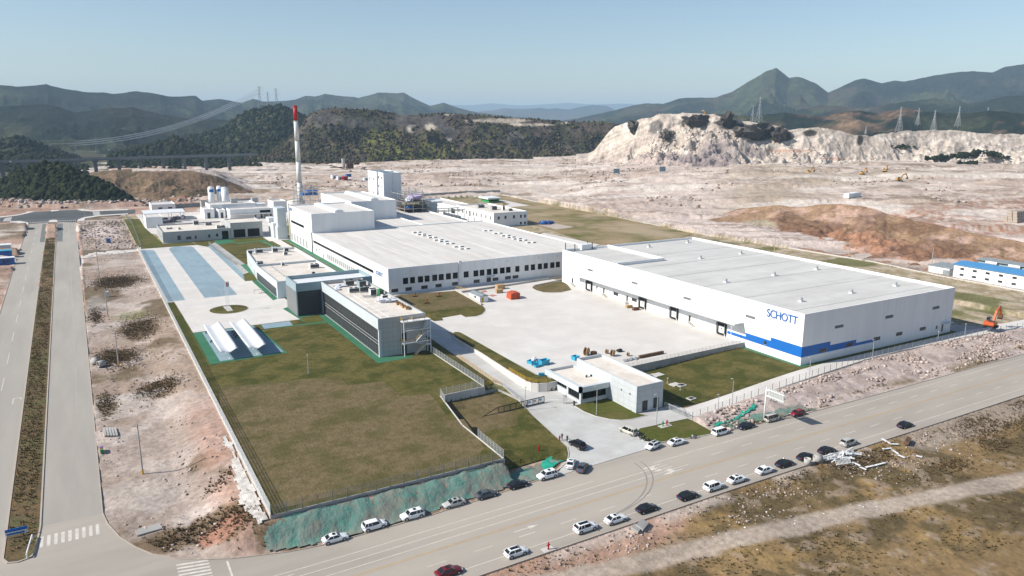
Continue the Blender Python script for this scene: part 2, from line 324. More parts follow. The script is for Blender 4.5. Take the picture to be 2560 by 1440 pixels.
M['brick'] = mat('grey_block', (0.40, 0.34, 0.28), (0.33, 0.28, 0.23), 1, 0.9)
M['rust'] = mat('rusty_steel', (0.12, 0.06, 0.035), (0.08, 0.045, 0.03), 0.5, 0.9)

def joints(m, w_, h_, k=0.9, mort=0.05):
    """casting joints of a slab, on its own grid"""
    n = m.node_tree.nodes; l = m.node_tree.links; b = n['Principled BSDF']; base = b.inputs['Base Color'].links[0].from_socket; g = n.new('ShaderNodeNewGeometry'); br = n.new('ShaderNodeTexBrick'); br.offset = 0; br.inputs['Scale'].default_value = 1
    br.inputs['Brick Width'].default_value = w_; br.inputs['Row Height'].default_value = h_; br.inputs['Mortar Size'].default_value = mort; br.inputs['Color1'].default_value = (1, 1, 1, 1); br.inputs['Color2'].default_value = (.955, .955, .955, 1); br.inputs['Mortar'].default_value = (k, k, k, 1)
    l.new(g.outputs['Position'], br.inputs['Vector']); mx = n.new('ShaderNodeMix'); mx.data_type = 'RGBA'; mx.blend_type = 'MULTIPLY'; mx.inputs[0].default_value = 1; l.new(base, mx.inputs[6]); l.new(br.outputs[0], mx.inputs[7]); l.new(mx.outputs[2], b.inputs['Base Color'])
joints(M['concrete'], 6, 5, .86); joints(M['ramp'], 5, 4, .86); joints(M['roof'], 14.3, 2.1, .9, .05); joints(M['roofgrey'], 2.2, 19, .92, .05); joints(M['bluepad'], 2.6, 5.2, .92, .08); joints(M['rooflight'], 5, 5, .93, .05)
# ---------------------------------------------------------------- ground sheet
def xR(Y): return -3.06-0.0065*(Y-150)
def xMR(Y): return -13.25-0.0088*(Y-150)
def xML(Y): return -18.55-0.0092*(Y-150)
def xL(Y): return -30.3-0.0080*(Y-150)
def road_mask(X, Y):
    f = (Y < kerbY(X)+0.1) & (Y > 99.3) & ((X > -3.1) | (Y < 160)) & (X > -60)
    f |= (X > 71.6) & (X < 126) & (Y > 119) & (Y < 131.5)
    l = (Y >= 119) & (Y < 612) & (X < xR(Y)) & (X > xL(Y)) & ~((X < xMR(Y)) & (X > xML(Y)) & (Y > 142))
    return f | l
def plant_mask(X, Y):
    bf = np.interp(Y, [b[1] for b in BACKFENCE[::-1]], [b[0] for b in BACKFENCE[::-1]])
    return (X > 23.4) & (Y > 129.1) & (Y < 628) & (X < bf) & ~((X > 125) & (Y < np.interp(X, [125, 175, 202, 220, 251, 283, 345], [130.2, 134.6, 137.4, 137.9, 136.9, 133.4, 131])))
def blend(c, col, m): return c*(1-m[..., None])+np.asarray(col)*m[..., None]
def spot(X, Y, px, py, rx, ry, rot=0.0):
    p = at(px, py); dx = X-p.x; dy = Y-p.y; a = math.cos(rot)*dx+math.sin(rot)*dy; b = -math.sin(rot)*dx+math.cos(rot)*dy
    q = np.sqrt((a/rx)**2+(b/ry)**2); return q
az = np.concatenate([np.arange(-180, -14, 4.0), np.arange(-10.5, 70, 0.085), np.arange(72, 180, 4.0)])
rr = np.concatenate([np.linspace(2, 84, 26), np.geomspace(86, 3000, 960), np.geomspace(3100, 45000, 26)])
A, D = np.meshgrid(np.radians(az), rr); GX = np.sin(A)*D; GY = np.cos(A)*D
Z = zgrade(GX, GY); pm = plant_mask(GX, GY); rm = road_mask(GX, GY)
n1 = fbm(GX, GY, 14, 5); n2 = fbm(GX, GY, 60, 4, ox=5); n3 = fbm(GX, GY, 3.2, 4, ox=9); n4 = fbm(GX, GY, 220, 3, ox=21)
verge = (GX < 23.4) & (GX > -3.5) & (GY > kerbY(GX)) & (GY < 640)
field = GY < 99.4
bankR = (GX > 125.6) & (GY < 140) & (GY > kerbY(GX))
med = (GX < xMR(GY)) & (GX > xML(GY)) & (GY > 142) & (GY < 612)
junc = (GX > -95) & (GX < 130) & (GY > 596) & (GY < 690)
far = (D > 300) & ~pm & ~verge & ~junc
amp = np.zeros_like(Z)
amp = np.where(verge, 0.9, amp); amp = np.where(field, 1.0, amp); amp = np.where(bankR, 1.1, amp); amp = np.where(med, 0.3, amp)
fa = sstep(300, 700, D)
amp = np.where(far, 0.8+1.6*fa, amp)
edge = np.where(verge, sstep(0, 3, GY-kerbY(GX)), 1)*np.minimum(1, sstep(99.4, 97.5, GY)*field+sstep(0, 2, GY-kerbY(GX))*bankR+(~field & ~bankR))
rise = 13*sstep(480, 860, D)*sstep(0.52, 0.8, A)+5*sstep(500, 1000, D)*sstep(0.25, 0.45, A)
Z = Z+np.where(far, rise, 0)
uu = GX*math.cos(YAW)-GY*math.sin(YAW); vv = GX*math.sin(YAW)+GY*math.cos(YAW)
nb = fbm(uu, vv*5.5, 170, 5, ox=13); nb2 = fbm(uu, vv*4, 120, 5, ox=31)
h = amp*edge*(0.45*(n3-0.5)+0.75*(n1-0.5)+np.where(far, 1.5*(n2-0.5), 0))
# spoil heaps and terraces on the far works
tz = ridged(GX, GY, 80, 3, ox=3)
h = h+np.where(far & (D > 420), (tz-0.55)*3.0*sstep(420, 560, D)*sstep(1500, 1000, D)+2.6*sstep(.50, .575, nb)*sstep(360, 500, D), 0)
Z = Z+np.where(rm | pm | junc, -0.13, h*np.where(rm | junc, 0, 1))
Z = np.where(verge, Z-0.03, Z)
Z = np.where(D > 3000, -5, Z)
C = np.zeros(GX.shape+(3,)); C[:] = (0.475, 0.395, 0.338)
def nm(n, a, b): return sstep(a, b, n)
C = blend(C, (0.36, 0.275, 0.22), nm(n2, 0.50, 0.66)*0.75); C = blend(C, (0.60, 0.53, 0.475), nm(n1, 0.55, 0.75)*0.4)
C = blend(C, (0.20, 0.145, 0.095), nm(fbm(GX, GY, 30, 5, ox=40), 0.60, 0.70)*0.8)
C = blend(C, (0.60, 0.50, 0.46), sstep(0.55, 0.75, A)*0.5*(D > 420)*nm(n4, 0.35, 0.6))
lp = (far | junc) & (A < 0.12)                                        # red soil past the far junction
C = blend(C, (0.36, 0.22, 0.165), lp*0.8*nm(n1, 0.3, 0.55)); C = blend(C, (0.12, 0.10, 0.06), (far & (A < -0.02) & (D < 600))*0.7*nm(n2, 0.4, 0.6))
C = blend(C, (0.045, 0.050, 0.028), (far & (A < 0.03) & (D > 830))*0.95*nm(n2, 0.2, 0.4)); C = blend(C, (0.30, 0.24, 0.155), (far & (D > 560))*sstep(.70, .86, A)*nm(n4, .4, .6)*.6)
redp = (spot(GX, GY, 2440, 565, 110, 45) < 1+0.8*(n1-0.5))*far
C = blend(C, (0.34, 0.16, 0.105), redp*nm(n3, 0.3, 0.7)*0.85)
tb_ = (far & (D > 330) & (D < 1500))*1.0
C = blend(C, (0.225, 0.165, 0.125), tb_*sstep(.565, .60, nb)*sstep(.665, .62, nb)*0.75*nm(n3, .3, .55)); C = blend(C, (0.60, 0.535, 0.475), tb_*nm(nb2, .58, .66)*.7)
# dry ground inside the back fence
C = np.where(pm[..., None], np.array((0.40, 0.33, 0.245)), C)
C = blend(C, (0.235, 0.185, 0.095), pm*nm(n3, 0.42, 0.62)*0.7); C = blend(C, (0.11, 0.115, 0.035), pm*nm(fbm(GX, GY, 22, 5, ox=60), 0.56, 0.68)*0.85)
# verge beside the long road
vc = np.zeros_like(C); vc[:] = (0.335, 0.27, 0.228)
vc = blend(vc, (0.27, 0.20, 0.15), nm(n2, 0.45, 0.62)*0.7); vc = blend(vc, (0.46, 0.395, 0.355), nm(n1, 0.54, 0.68)*0.7); vc = blend(vc, (0.125, 0.09, 0.05), nm(fbm(GX, GY, 20, 5, ox=33), 0.57, 0.68)*0.85)
vc = blend(vc, (0.38, 0.235, 0.18), sstep(13, 19, GX)*sstep(215, 180, GY)*0.75*nm(n1, 0.25, 0.55))
for px, py, rx, ry, cc, k in ((290, 705, 9, 13, (0.10, 0.07, 0.045), .9), (350, 820, 6, 12, (0.11, 0.075, 0.04), .9), (290, 895, 7, 9, (0.095, 0.065, 0.04), .95), (400, 970, 6, 7, (0.13, 0.085, 0.045), .95), (265, 1010, 3, 9, (0.15, 0.11, 0.06), .8),
        (500, 1330, 14, 5, (0.15, 0.10, 0.055), .85), (620, 1290, 6, 5, (0.16, 0.10, 0.06), .8), (330, 790, 6, 8, (0.22, 0.21, 0.10), .6), (240, 760, 4, 14, (0.30, 0.27, 0.24), .7), (560, 1320, 5, 3, (0.33, 0.17, 0.12), .8),
        (450, 470, 1, 1, (0.2, 0.2, 0.2), 0), (350, 1240, 9, 8, (0.44, 0.38, 0.34), .6), (330, 990, 10, 3, (0.44, 0.39, 0.35), .8), (265, 580, 9, 40, (0.55, 0.46, 0.42), .8)):
    q = spot(GX, GY, px, py, rx, ry); vc = blend(vc, cc, k*sstep(1.25, 0.75, q+0.9*(n3-0.5)+0.6*(n1-.5)))
C = np.where(verge[..., None], vc, C)
# planted median: dry weeds
mc = np.zeros_like(C); mc[:] = (0.20, 0.135, 0.075); mc = blend(mc, (0.07, 0.055, 0.03), nm(n3, 0.42, 0.6)*0.8); mc = blend(mc, (0.09, 0.09, 0.035), nm(n1, 0.55, 0.68)*0.7); mc = blend(mc, (0.36, 0.25, 0.19), sstep(470, 500, GY)*0.9)
C = np.where(med[..., None], mc, C)
# rough field in front of the road
fc = np.zeros_like(C); fc[:] = (0.20, 0.135, 0.066)
fc = blend(fc, (0.255, 0.170, 0.075), nm(n1, 0.52, 0.68)*0.8); fc = blend(fc, (0.088, 0.068, 0.034), nm(fbm(GX, GY, 9, 5, ox=71), 0.5, 0.64)*0.8); fc = blend(fc, (0.30, 0.23, 0.17), nm(n3, 0.6, 0.74)*0.6)
red = sstep(1.2, 0.75, spot(GX, GY, 1440, 1380, 30, 5.5, -0.02)+0.7*(n1-0.5)+.5*(n3-.5))
fc = blend(fc, (0.37, 0.235, 0.175), red*0.9); fc = blend(fc, (0.47, 0.40, 0.35), sstep(95.5, 98, GY)*nm(n1, 0.42, 0.6)*0.7*(GX < 150))
fc = blend(fc, (0.30, 0.245, 0.20), sstep(1.2, 0.6, spot(GX, GY, 2480, 1040, 40, 5)+.8*(n1-.5))*0.8)
pa = [at(1180, 1500), at(1470, 1437), at(1850, 1345), at(2200, 1268), at(2600, 1190)]
for p, q in zip(pa, pa[1:]):
    vx, vy = q.x-p.x, q.y-p.y; ll = vx*vx+vy*vy; t = np.clip(((GX-p.x)*vx+(GY-p.y)*vy)/ll, 0, 1); dd = np.hypot(GX-p.x-t*vx, GY-p.y-t*vy)
    fc = blend(fc, (0.365, 0.30, 0.245), sstep(3.4, 1.7, dd+1.8*(n3-0.5)+1.2*(n1-.5))*0.9); Z = np.where(field, Z*(1-0.5*sstep(4, 2, dd))+(zf(GX)-1.0)*0.5*sstep(4, 2, dd), Z)
C = np.where(field[..., None], fc, C)
rc = np.zeros_like(C); rc[:] = (0.43, 0.355, 0.32); rc = blend(rc, (0.33, 0.265, 0.235), nm(n3, 0.45, 0.62)*0.8); rc = blend(rc, (0.16, 0.12, 0.065), nm(n1, 0.52, 0.62)*sstep(126, 121, GY)*0.8)
C = np.where(bankR[..., None], rc, C)
sb = (GX > 20) & (GX < 86) & (GY < 129.1) & (GY > kerbY(GX)); C = np.where(sb[..., None], blend(np.zeros_like(C)+np.array((0.33, 0.25, 0.20)), (0.19, 0.13, 0.08), nm(n3, 0.45, 0.6)), C)
C = np.clip(C, 0.01, 0.85)
na = len(az); nr_ = len(rr); idx = np.arange(nr_*na).reshape(nr_, na); nxt = np.roll(idx, -1, 1)
Fq = np.stack([idx[:-1].ravel(), nxt[:-1].ravel(), nxt[1:].ravel(), idx[1:].ravel()], 1)[:, ::-1]
ground = npmesh('ground', np.stack([GX, GY, Z], -1).reshape(-1, 3), Fq, attr_mat('ground_cover', 0.8, 0.30, 0.20, 1.0), C.reshape(-1, 3), True)
ground['kind'] = 'structure'
from mathutils.bvhtree import BVHTree
def gz(x, y):
    """height of the finished ground sheet"""
    a = math.degrees(math.atan2(x, y)); d = math.hypot(x, y)
    i = int(np.searchsorted(rr, d))-1; j = int(np.searchsorted(az, a))-1; i = max(0, min(nr_-2, i)); j = max(0, min(na-2, j))
    fr = (d-rr[i])/(rr[i+1]-rr[i]); fa_ = (a-az[j])/(az[j+1]-az[j])
    return float((Z[i, j]*(1-fa_)+Z[i, j+1]*fa_)*(1-fr)+(Z[i+1, j]*(1-fa_)+Z[i+1, j+1]*fa_)*fr)
def onground(px, py):
    z = -1.0
    for _ in range(8):
        x, y = G(px, py, z); z = 0.5*z+0.5*gz(x, y)
    return Vector((x, y, gz(x, y)))
# ---------------------------------------------------------------- hills
def proj(P):
    q = (P-np.array([0, 0, CAM_H])) @ CM.T; return q[..., 0]/q[..., 2]*F+1280, q[..., 1]/q[..., 2]*F+720
def hill(name, crest, dc, dfoot=None, foot=None, zfoot=0.0, nc=240, nr=60, amp=10, ns=60, prof=1.0, back=0.35, jag=0.0, colf=None, m=None, ox=0.0, nf=None, kind='structure', backdrop=0.8):
    xs = np.linspace(crest[0][0], crest[-1][0], nc); yc = np.interp(xs, [c[0] for c in crest], [c[1] for c in crest])
    yc = yc+jag*(fbm(xs, xs*0+ox, 22, 4)-0.5)*2
    dcv = np.interp(xs, [c[0] for c in dc], [c[1] for c in dc]) if isinstance(dc, list) else np.full(nc, float(dc))
    Rr = np.array([ray(x, y) for x, y in zip(xs, yc)]); hr = np.hypot(Rr[:, 0], Rr[:, 1])
    Cp = np.stack([Rr[:, 0]/hr*dcv, Rr[:, 1]/hr*dcv, CAM_H+Rr[:, 2]/hr*dcv], -1)
    if foot:
        yf = np.interp(xs, [c[0] for c in foot], [c[1] for c in foot]); Fp = np.array([(*G(x, y, zfoot), zfoot) for x, y in zip(xs, yf)])
    else: Fp = np.stack([Rr[:, 0]/hr*dfoot, Rr[:, 1]/hr*dfoot, np.full(nc, zfoot)], -1)
    tb = np.linspace(0, 1, nr); te = np.linspace(1, 2, 12)[1:]; P = []
    for t in tb:
        q = Fp+(Cp-Fp)*t; q[:, 2] = Fp[:, 2]+(Cp[:, 2]-Fp[:, 2])*t**prof; P.append(q)
    for t in te:
        k = t-1; q = Cp.copy(); dirv = Cp/np.hypot(Cp[:, 0], Cp[:, 1])[:, None]; q[:, :2] += dirv[:, :2]*(dcv*back*k)[:, None]; q[:, 2] = Cp[:, 2]-(Cp[:, 2]-zfoot)*backdrop*k**1.3-0.3*k; P.append(q)
    P = np.array(P); T = np.concatenate([tb, te])[:, None]*np.ones((1, nc))
    env = np.where(T <= 1, np.sin(np.pi*np.clip(T, 0, 1))**0.7, np.clip(T-1, 0, 1)*0.5)
    n = (nf or ridged)(P[..., 0]+ox*31, P[..., 1], ns, 5, ox)
    hgt = np.maximum(Cp[:, 2]-Fp[:, 2], 1)[None, :]
    P[..., 2] -= np.minimum(amp, hgt*0.55)*env*(1-n)*1.6
    P[0, :, 2] -= 6; P[-1, :, 2] -= 40
    px, py = proj(P); col = colf(px, py, T, P, n) if colf else None
    id_ = np.arange(P.shape[0]*nc).reshape(P.shape[0], nc)
    Fq = np.stack([id_[:-1, :-1].ravel(), id_[:-1, 1:].ravel(), id_[1:, 1:].ravel(), id_[1:, :-1].ravel()], 1)
    o = npmesh(name, P.reshape(-1, 3), Fq, m, np.clip(col, 0.005, 0.9).reshape(-1, 3) if col is not None else None, True)
    o['kind'] = kind; return o, P, T
def woods(s1=300., c1=(0.009, 0.016, 0.009), c2=(0.042, 0.050, 0.023), c3=(0.070, 0.048, 0.033), k3=0.7):
    def f(px, py, T, P, n):
        c = np.zeros(P.shape); c[:] = c1; a = fbm(P[..., 0], P[..., 1], s1, 5, ox=2); b = fbm(P[..., 0], P[..., 1], s1*0.55, 5, ox=8)
        c = blend(c, c2, nm(a, 0.42, 0.62)); return blend(c, c3, nm(b, 0.50, 0.66)*k3)
    return f
MT = attr_mat('far_woods', 0.055, 0.65, 12.0, 0.045, s2=0.012); MT2 = attr_mat('hill_woods', 0.12, 0.5, 2.0, 0.16, s2=0.02)
hill('hills', [(950, 262), (1100, 262), (1180, 263), (1230, 258), (1300, 264), (1370, 260), (1420, 257), (1480, 261), (1560, 259), (1620, 262), (1750, 268)], 21000, 17000, nc=160, nr=16, amp=150, ns=1500, colf=woods(1500), m=MT, ox=1)
hill('hills', [(1040, 285), (1143, 274), (1192, 279), (1230, 276), (1262, 270), (1280, 272), (1315, 272), (1350, 269), (1370, 273), (1389, 270), (1421, 274), (1449, 267), (1480, 263), (1516, 265), (1537, 274), (1600, 282), (1700, 288)], 11500, 8500, nc=220, nr=24, amp=140, ns=900, colf=woods(900), m=MT, ox=2, jag=1)
hill('hills', [(-420, 240), (-200, 222), (-60, 214), (0, 213), (40, 216), (90, 214), (116, 211), (151, 220), (211, 230), (258, 231), (281, 235), (343, 228), (380, 233), (420, 241), (454, 241), (489, 240), (506, 251), (548, 248), (605, 256), (633, 247), (654, 253), (703, 253), (738, 249), (763, 240), (790, 240), (812, 235), (841, 239), (897, 244), (946, 232), (978, 233), (1009, 232), (1034, 246), (1076, 265), (1108, 256), (1143, 268), (1192, 281), (1280, 291), (1380, 300)],
     [(-420, 3600), (400, 3900), (700, 5200), (1380, 5600)], 2100, nc=640, nr=130, amp=260, ns=330, prof=1.1, colf=woods(420, k3=0.25), m=MT, ox=3, jag=1.5)
hill('hills', [(-420, 300), (-150, 282), (0, 268), (60, 262), (130, 262), (190, 282), (250, 272), (330, 268), (400, 286), (470, 296), (560, 300), (640, 312), (700, 325)], 2500, 1750, nc=340, nr=70, amp=95, ns=220, colf=woods(260, k3=0.2), m=MT, ox=4.5, jag=2)
hill('hills', [(1380, 304), (1440, 296), (1500, 285), (1583, 264), (1612, 258), (1657, 260), (1699, 246), (1748, 244), (1790, 244), (1831, 229), (1873, 203), (1900, 188), (1914, 179), (1941, 169), (1956, 182), (1972, 194), (1990, 192), (2009, 196), (2038, 208), (2071, 231), (2100, 219), (2138, 200), (2163, 197), (2204, 208), (2237, 201), (2262, 204), (2307, 194), (2370, 183), (2432, 177), (2481, 181), (2514, 167), (2560, 160), (2700, 150), (2900, 175), (3000, 190)],
     [(1380, 5200), (1941, 4600), (2560, 5400), (3000, 5600)], 2500, nc=600, nr=130, amp=310, ns=350, prof=1.05, colf=woods(420, k3=0.5), m=MT, ox=6, jag=1.5)
hill('hills', [(1880, 300), (1960, 284), (2060, 262), (2160, 272), (2230, 258), (2330, 246), (2420, 258), (2520, 240), (2640, 236), (2800, 250)], 3300, 2300, nc=320, nr=60, amp=120, ns=260, colf=woods(260, k3=0.6), m=MT, ox=7, jag=2)
hill('hills', [(1560, 308), (1640, 296), (1720, 292), (1800, 286), (1880, 290), (1960, 282), (2050, 292), (2130, 276), (2200, 284), (2260, 270), (2330, 280), (2400, 284), (2470, 276), (2560, 284), (2700, 280)], 2000, 1350, nc=320, nr=50, amp=45, ns=190, colf=woods(150, c3=(0.15, 0.095, 0.06), k3=0.9), m=MT, ox=9, jag=3)
_, PY_, TY_ = hill('hills', [(400, 392), (471, 345), (520, 333), (560, 322), (598, 291), (626, 277), (650, 272), (675, 265), (703, 266), (731, 277), (767, 295), (810, 312), (900, 345)], 1750, 1250, nc=220, nr=50, amp=34, ns=150, colf=woods(130, k3=0.2), m=MT2, ox=11, jag=2)
_, PS_, TS_ = hill('hills', [(270, 398), (295, 386), (352, 371), (408, 358), (436, 343), (464, 357), (527, 379), (600, 392), (650, 402)], 1420, 1190, nc=120, nr=30, amp=12, ns=70, colf=woods(90, k3=0.2), m=MT2, ox=12, jag=2)
_, PL_, TL_ = hill('hills', [(-320, 372), (-100, 362), (0, 357), (35, 345), (70, 351), (116, 371), (169, 393), (215, 408)], 1500, 1130, nc=120, nr=30, amp=16, ns=80, colf=woods(90, k3=0.15), m=MT2, ox=13, jag=2)
_, PN_, TN_ = hill('hills', [(-420, 470), (-160, 478), (0, 464), (35, 447), (60, 434), (88, 422), (116, 413), (169, 422), (197, 440), (240, 456), (280, 478), (312, 500), (330, 507)], [(-420, 910), (0, 835), (150, 780), (250, 742), (330, 722)], foot=[(-420, 509), (200, 511), (330, 514)], nc=200, nr=40, amp=8, ns=45, prof=0.8, colf=woods(60, k3=0.1), m=MT2, ox=14, jag=3, back=0.12)
def cutcol(px, py, T, P, n):
    c = np.zeros(P.shape); c[:] = (0.155, 0.105, 0.068); a = fbm(P[..., 0], P[..., 1]+P[..., 2]*2, 22, 5); b = fbm(P[..., 0], P[..., 1], 40, 5, ox=5)
    c = blend(c, (0.30, 0.15, 0.10), nm(b, 0.48, 0.6)*0.9*((px > 400) & (px < 520))); c = blend(c, (0.085, 0.07, 0.04), nm(a, 0.50, 0.62)*0.8); c = blend(c, (0.20, 0.145, 0.085), nm(b, 0.56, 0.66)*0.6)
    return blend(c, (0.52, 0.44, 0.39), np.clip((T-0.97)*30, 0, 1)*nm(a, 0.35, 0.5)*(px > 330))
hill('cut_bank', [(225, 446), (250, 436), (290, 430), (330, 426), (380, 425), (440, 426), (500, 428), (540, 438), (590, 462), (640, 482)], [(225, 830), (500, 800), (640, 780)], foot=[(225, 498), (330, 501), (400, 507), (500, 506), (640, 498)], nc=200, nr=40, amp=6, ns=22, prof=0.75, colf=cutcol, m=attr_mat('cut_bank_soil', 0.25, 0.5, 1.2, 0.3, s2=0.06), ox=15, jag=1.5, back=0.35, backdrop=0.7)
def ridgecol(px, py, T, P, n):
    c = woods(90, c1=(0.036, 0.036, 0.022), c2=(0.072, 0.066, 0.030), c3=(0.080, 0.062, 0.050), k3=0.9)(px, py, T, P, n)
    a = fbm(P[..., 0], P[..., 2]*3+P[..., 1]*.3, 26, 5, ox=4); b = fbm(P[..., 0], P[..., 1], 60, 4, ox=7)
    def sp(x, y, rx, ry): return sstep(1.3, 0.7, np.hypot((px-x)/rx, (py-y)/ry)+1.0*(a-0.5))
    for x, y, rx, ry in ((815, 300, 42, 20), (900, 312, 50, 16), (1010, 300, 30, 18), (1080, 305, 40, 18), (1125, 330, 22, 22), (1290, 345, 22, 16), (1340, 352, 18, 10)): c = blend(c, (0.085, 0.077, 0.070), sp(x, y, rx, ry)*0.9)
    for x, y, rx, ry in ((1028, 322, 12, 9), (1075, 318, 16, 7), (1250, 302, 70, 6), (1330, 312, 55, 4), (1120, 349, 8, 4), (1120, 285, 14, 3), (1410, 306, 16, 3)): c = blend(c, (0.42, 0.36, 0.29), sp(x, y, rx, ry)*0.85)
    for x, y, rx, ry in ((960, 360, 60, 40), (1100, 375, 45, 22), (1040, 392, 70, 20)): c = blend(c, (0.115, 0.120, 0.026), sp(x, y, rx, ry)*0.75)
    return c
_, PR_, TR_ = hill('hills', [(560, 412), (600, 402), (660, 388), (700, 366), (740, 330), (767, 297), (777, 284), (805, 275), (841, 271), (897, 273), (946, 278), (999, 287), (1052, 287), (1104, 284), (1139, 285), (1192, 287), (1263, 294), (1333, 299), (1403, 305), (1473, 306), (1530, 309), (1580, 318), (1640, 340)], [(560, 1340), (700, 1400), (900, 1420), (1640, 1430)],
     foot=[(560, 413), (700, 412), (925, 414), (1052, 414), (1227, 411), (1438, 402), (1530, 402), (1640, 402)], nc=420, nr=70, amp=26, ns=70, prof=0.85, colf=ridgecol, m=MT2, ox=16, jag=1.5)
def quarrycol(px, py, T, P, n):
    c = np.zeros(P.shape); c[:] = (0.475, 0.405, 0.345); a = fbm(P[..., 0], P[..., 1]+P[..., 2]*2.5, 20, 5, ox=3); b = fbm(P[..., 0], P[..., 2]*3, 60, 4, ox=7)
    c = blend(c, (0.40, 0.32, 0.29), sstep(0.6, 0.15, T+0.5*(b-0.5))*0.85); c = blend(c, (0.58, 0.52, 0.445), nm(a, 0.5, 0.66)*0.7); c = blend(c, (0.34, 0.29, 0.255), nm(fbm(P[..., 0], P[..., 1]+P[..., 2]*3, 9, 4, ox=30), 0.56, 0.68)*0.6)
    def sp(x, y, rx, ry): return sstep(1.25, 0.75, np.hypot((px-x)/rx, (py-y)/ry)+0.9*(a-0.5))
    for x, y, rx, ry in ((1585, 315, 15, 16), (1640, 318, 16, 18), (1668, 340, 12, 14), (1735, 305, 40, 13)): c = blend(c, (0.17, 0.155, 0.14), sp(x, y, rx, ry)*0.95)
    for x, y, rx, ry in ((1815, 305, 30, 8), (1850, 318, 45, 9), (1890, 332, 48, 20), (1955, 340, 30, 17), (2025, 332, 16, 8), (2150, 350, 7, 12)): c = blend(c, (0.048, 0.043, 0.036), sp(x, y, rx, ry)*0.97)
    for x, y, rx, ry in ((1800, 385, 48, 30), (1760, 402, 34, 14), (1885, 384, 26, 14), (1700, 395, 30, 12)): c = blend(c, (0.24, 0.20, 0.195), sp(x, y, rx, ry)*0.8)
    for x, y, rx, ry in ((1970, 377, 60, 4), (2090, 398, 40, 3)): c = blend(c, (0.42, 0.24, 0.17), sp(x, y, rx, ry)*0.6)
    return c
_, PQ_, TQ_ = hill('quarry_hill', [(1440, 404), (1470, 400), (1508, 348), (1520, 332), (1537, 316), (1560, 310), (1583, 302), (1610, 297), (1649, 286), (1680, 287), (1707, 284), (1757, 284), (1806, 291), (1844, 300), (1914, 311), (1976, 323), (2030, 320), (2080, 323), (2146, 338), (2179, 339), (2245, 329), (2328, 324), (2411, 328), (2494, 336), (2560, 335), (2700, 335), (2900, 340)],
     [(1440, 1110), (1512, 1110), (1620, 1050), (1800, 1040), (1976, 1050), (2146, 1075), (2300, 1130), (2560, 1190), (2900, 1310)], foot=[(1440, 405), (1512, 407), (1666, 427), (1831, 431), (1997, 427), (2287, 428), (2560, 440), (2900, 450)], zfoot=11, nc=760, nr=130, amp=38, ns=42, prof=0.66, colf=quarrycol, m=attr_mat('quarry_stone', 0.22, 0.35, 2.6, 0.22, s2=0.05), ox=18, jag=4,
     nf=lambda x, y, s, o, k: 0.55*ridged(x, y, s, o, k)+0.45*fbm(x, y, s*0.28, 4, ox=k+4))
def moundcol(px, py, T, P, n):
    c = np.zeros(P.shape); c[:] = (0.31, 0.165, 0.102); a = fbm(P[..., 0], P[..., 1], 14, 5, ox=3); b = fbm(P[..., 0], P[..., 1], 30, 4, ox=9)
    c = blend(c, (0.27, 0.185, 0.115), nm(T, 0.5, 0.75)*0.8); c = blend(c, (0.44, 0.30, 0.24), nm(a, 0.55, 0.68)*0.7); c = blend(c, (0.14, 0.08, 0.05), nm(b, 0.54, 0.64)*0.7)
    return blend(c, (0.35, 0.31, 0.23), sstep(1.3, .7, np.hypot((px-1905)/40, (py-562)/12)+a-.5)*0.8)
hill('soil_mound', [(1715, 553), (1735, 546), (1770, 542), (1810, 533), (1850, 524), (1905, 516), (1950, 513), (2000, 518), (2050, 512), (2100, 510), (2140, 513), (2180, 520), (2205, 530), (2240, 540), (2300, 553), (2360, 566), (2420, 580), (2500, 596), (2560, 606), (2700, 625), (2900, 650)],
     [(1715, 560), (1850, 572), (2050, 545), (2200, 520), (2400, 480), (2900, 430)], foot=[(1715, 556), (1800, 583), (1900, 606), (2000, 625), (2130, 646), (2340, 688), (2560, 710), (2900, 760)], nc=420, nr=80, amp=9, ns=20, prof=0.8, colf=moundcol, m=attr_mat('mound_soil', 0.5, 0.35, 0.9, 0.5, s2=0.1), ox=20, jag=2, back=0.14, backdrop=1.0,
     nf=lambda x, y, s, o, k: 0.5*ridged(x, y, s, o, k)+0.5*fbm(x, y, s*0.4, 4, ox=k+4))
# woods on the nearer hills: every crown its own clump of leaves
def woodland(name, P, T, n, r0, r1, m, t0=0.02, t1=1.05, sub=1, mask=None, seed=1, lab=None):
    rg = np.random.default_rng(seed); nr, nc = P.shape[:2]; V0 = np.array(ICO[sub][0]); F0 = np.array(ICO[sub][1]); Vs = []; Fs = []; k = 0; tries = 0
    rows = np.where((T[:, 0] >= t0) & (T[:, 0] <= t1))[0]
    wgt = np.linalg.norm(np.diff(P[rows], axis=0), axis=2); wgt = np.append(wgt, wgt[-1:], 0); pr = (wgt/wgt.sum()).ravel()
    ch = rg.choice(len(pr), n*2, p=pr); us = rg.random((n*2, 2))
    for c, (u, v) in zip(ch, us):
        i = rows[c//nc]; j = c % nc; i2 = min(i+1, nr-1); j2 = min(j+1, nc-1)
        p = (P[i, j]*(1-u)+P[i, j2]*u)*(1-v)+(P[i2, j]*(1-u)+P[i2, j2]*u)*v
        if mask is not None and not mask(p, rg): continue
        r = r0+(r1-r0)*rg.random()**1.6
        q = V0*(1+0.38*(rg.random((len(V0), 1))-0.5)*2)*r*np.array([1, 1, 0.75+0.7*rg.random()])+p+np.array([0, 0, r*0.35])
        Vs.append(q); Fs.append(F0+k); k += len(V0)
        if len(Vs) >= n: break
    o = npmesh(name, np.concatenate(Vs), np.concatenate(Fs), m); o['kind'] = 'stuff'
    if lab: o['label'] = lab
    return o
def clear(p, rg):
    q = ridged(np.array([p[0]]), np.array([p[1]]), 60, 3, 4)[0]; return rg.random() < 0.25+1.2*q
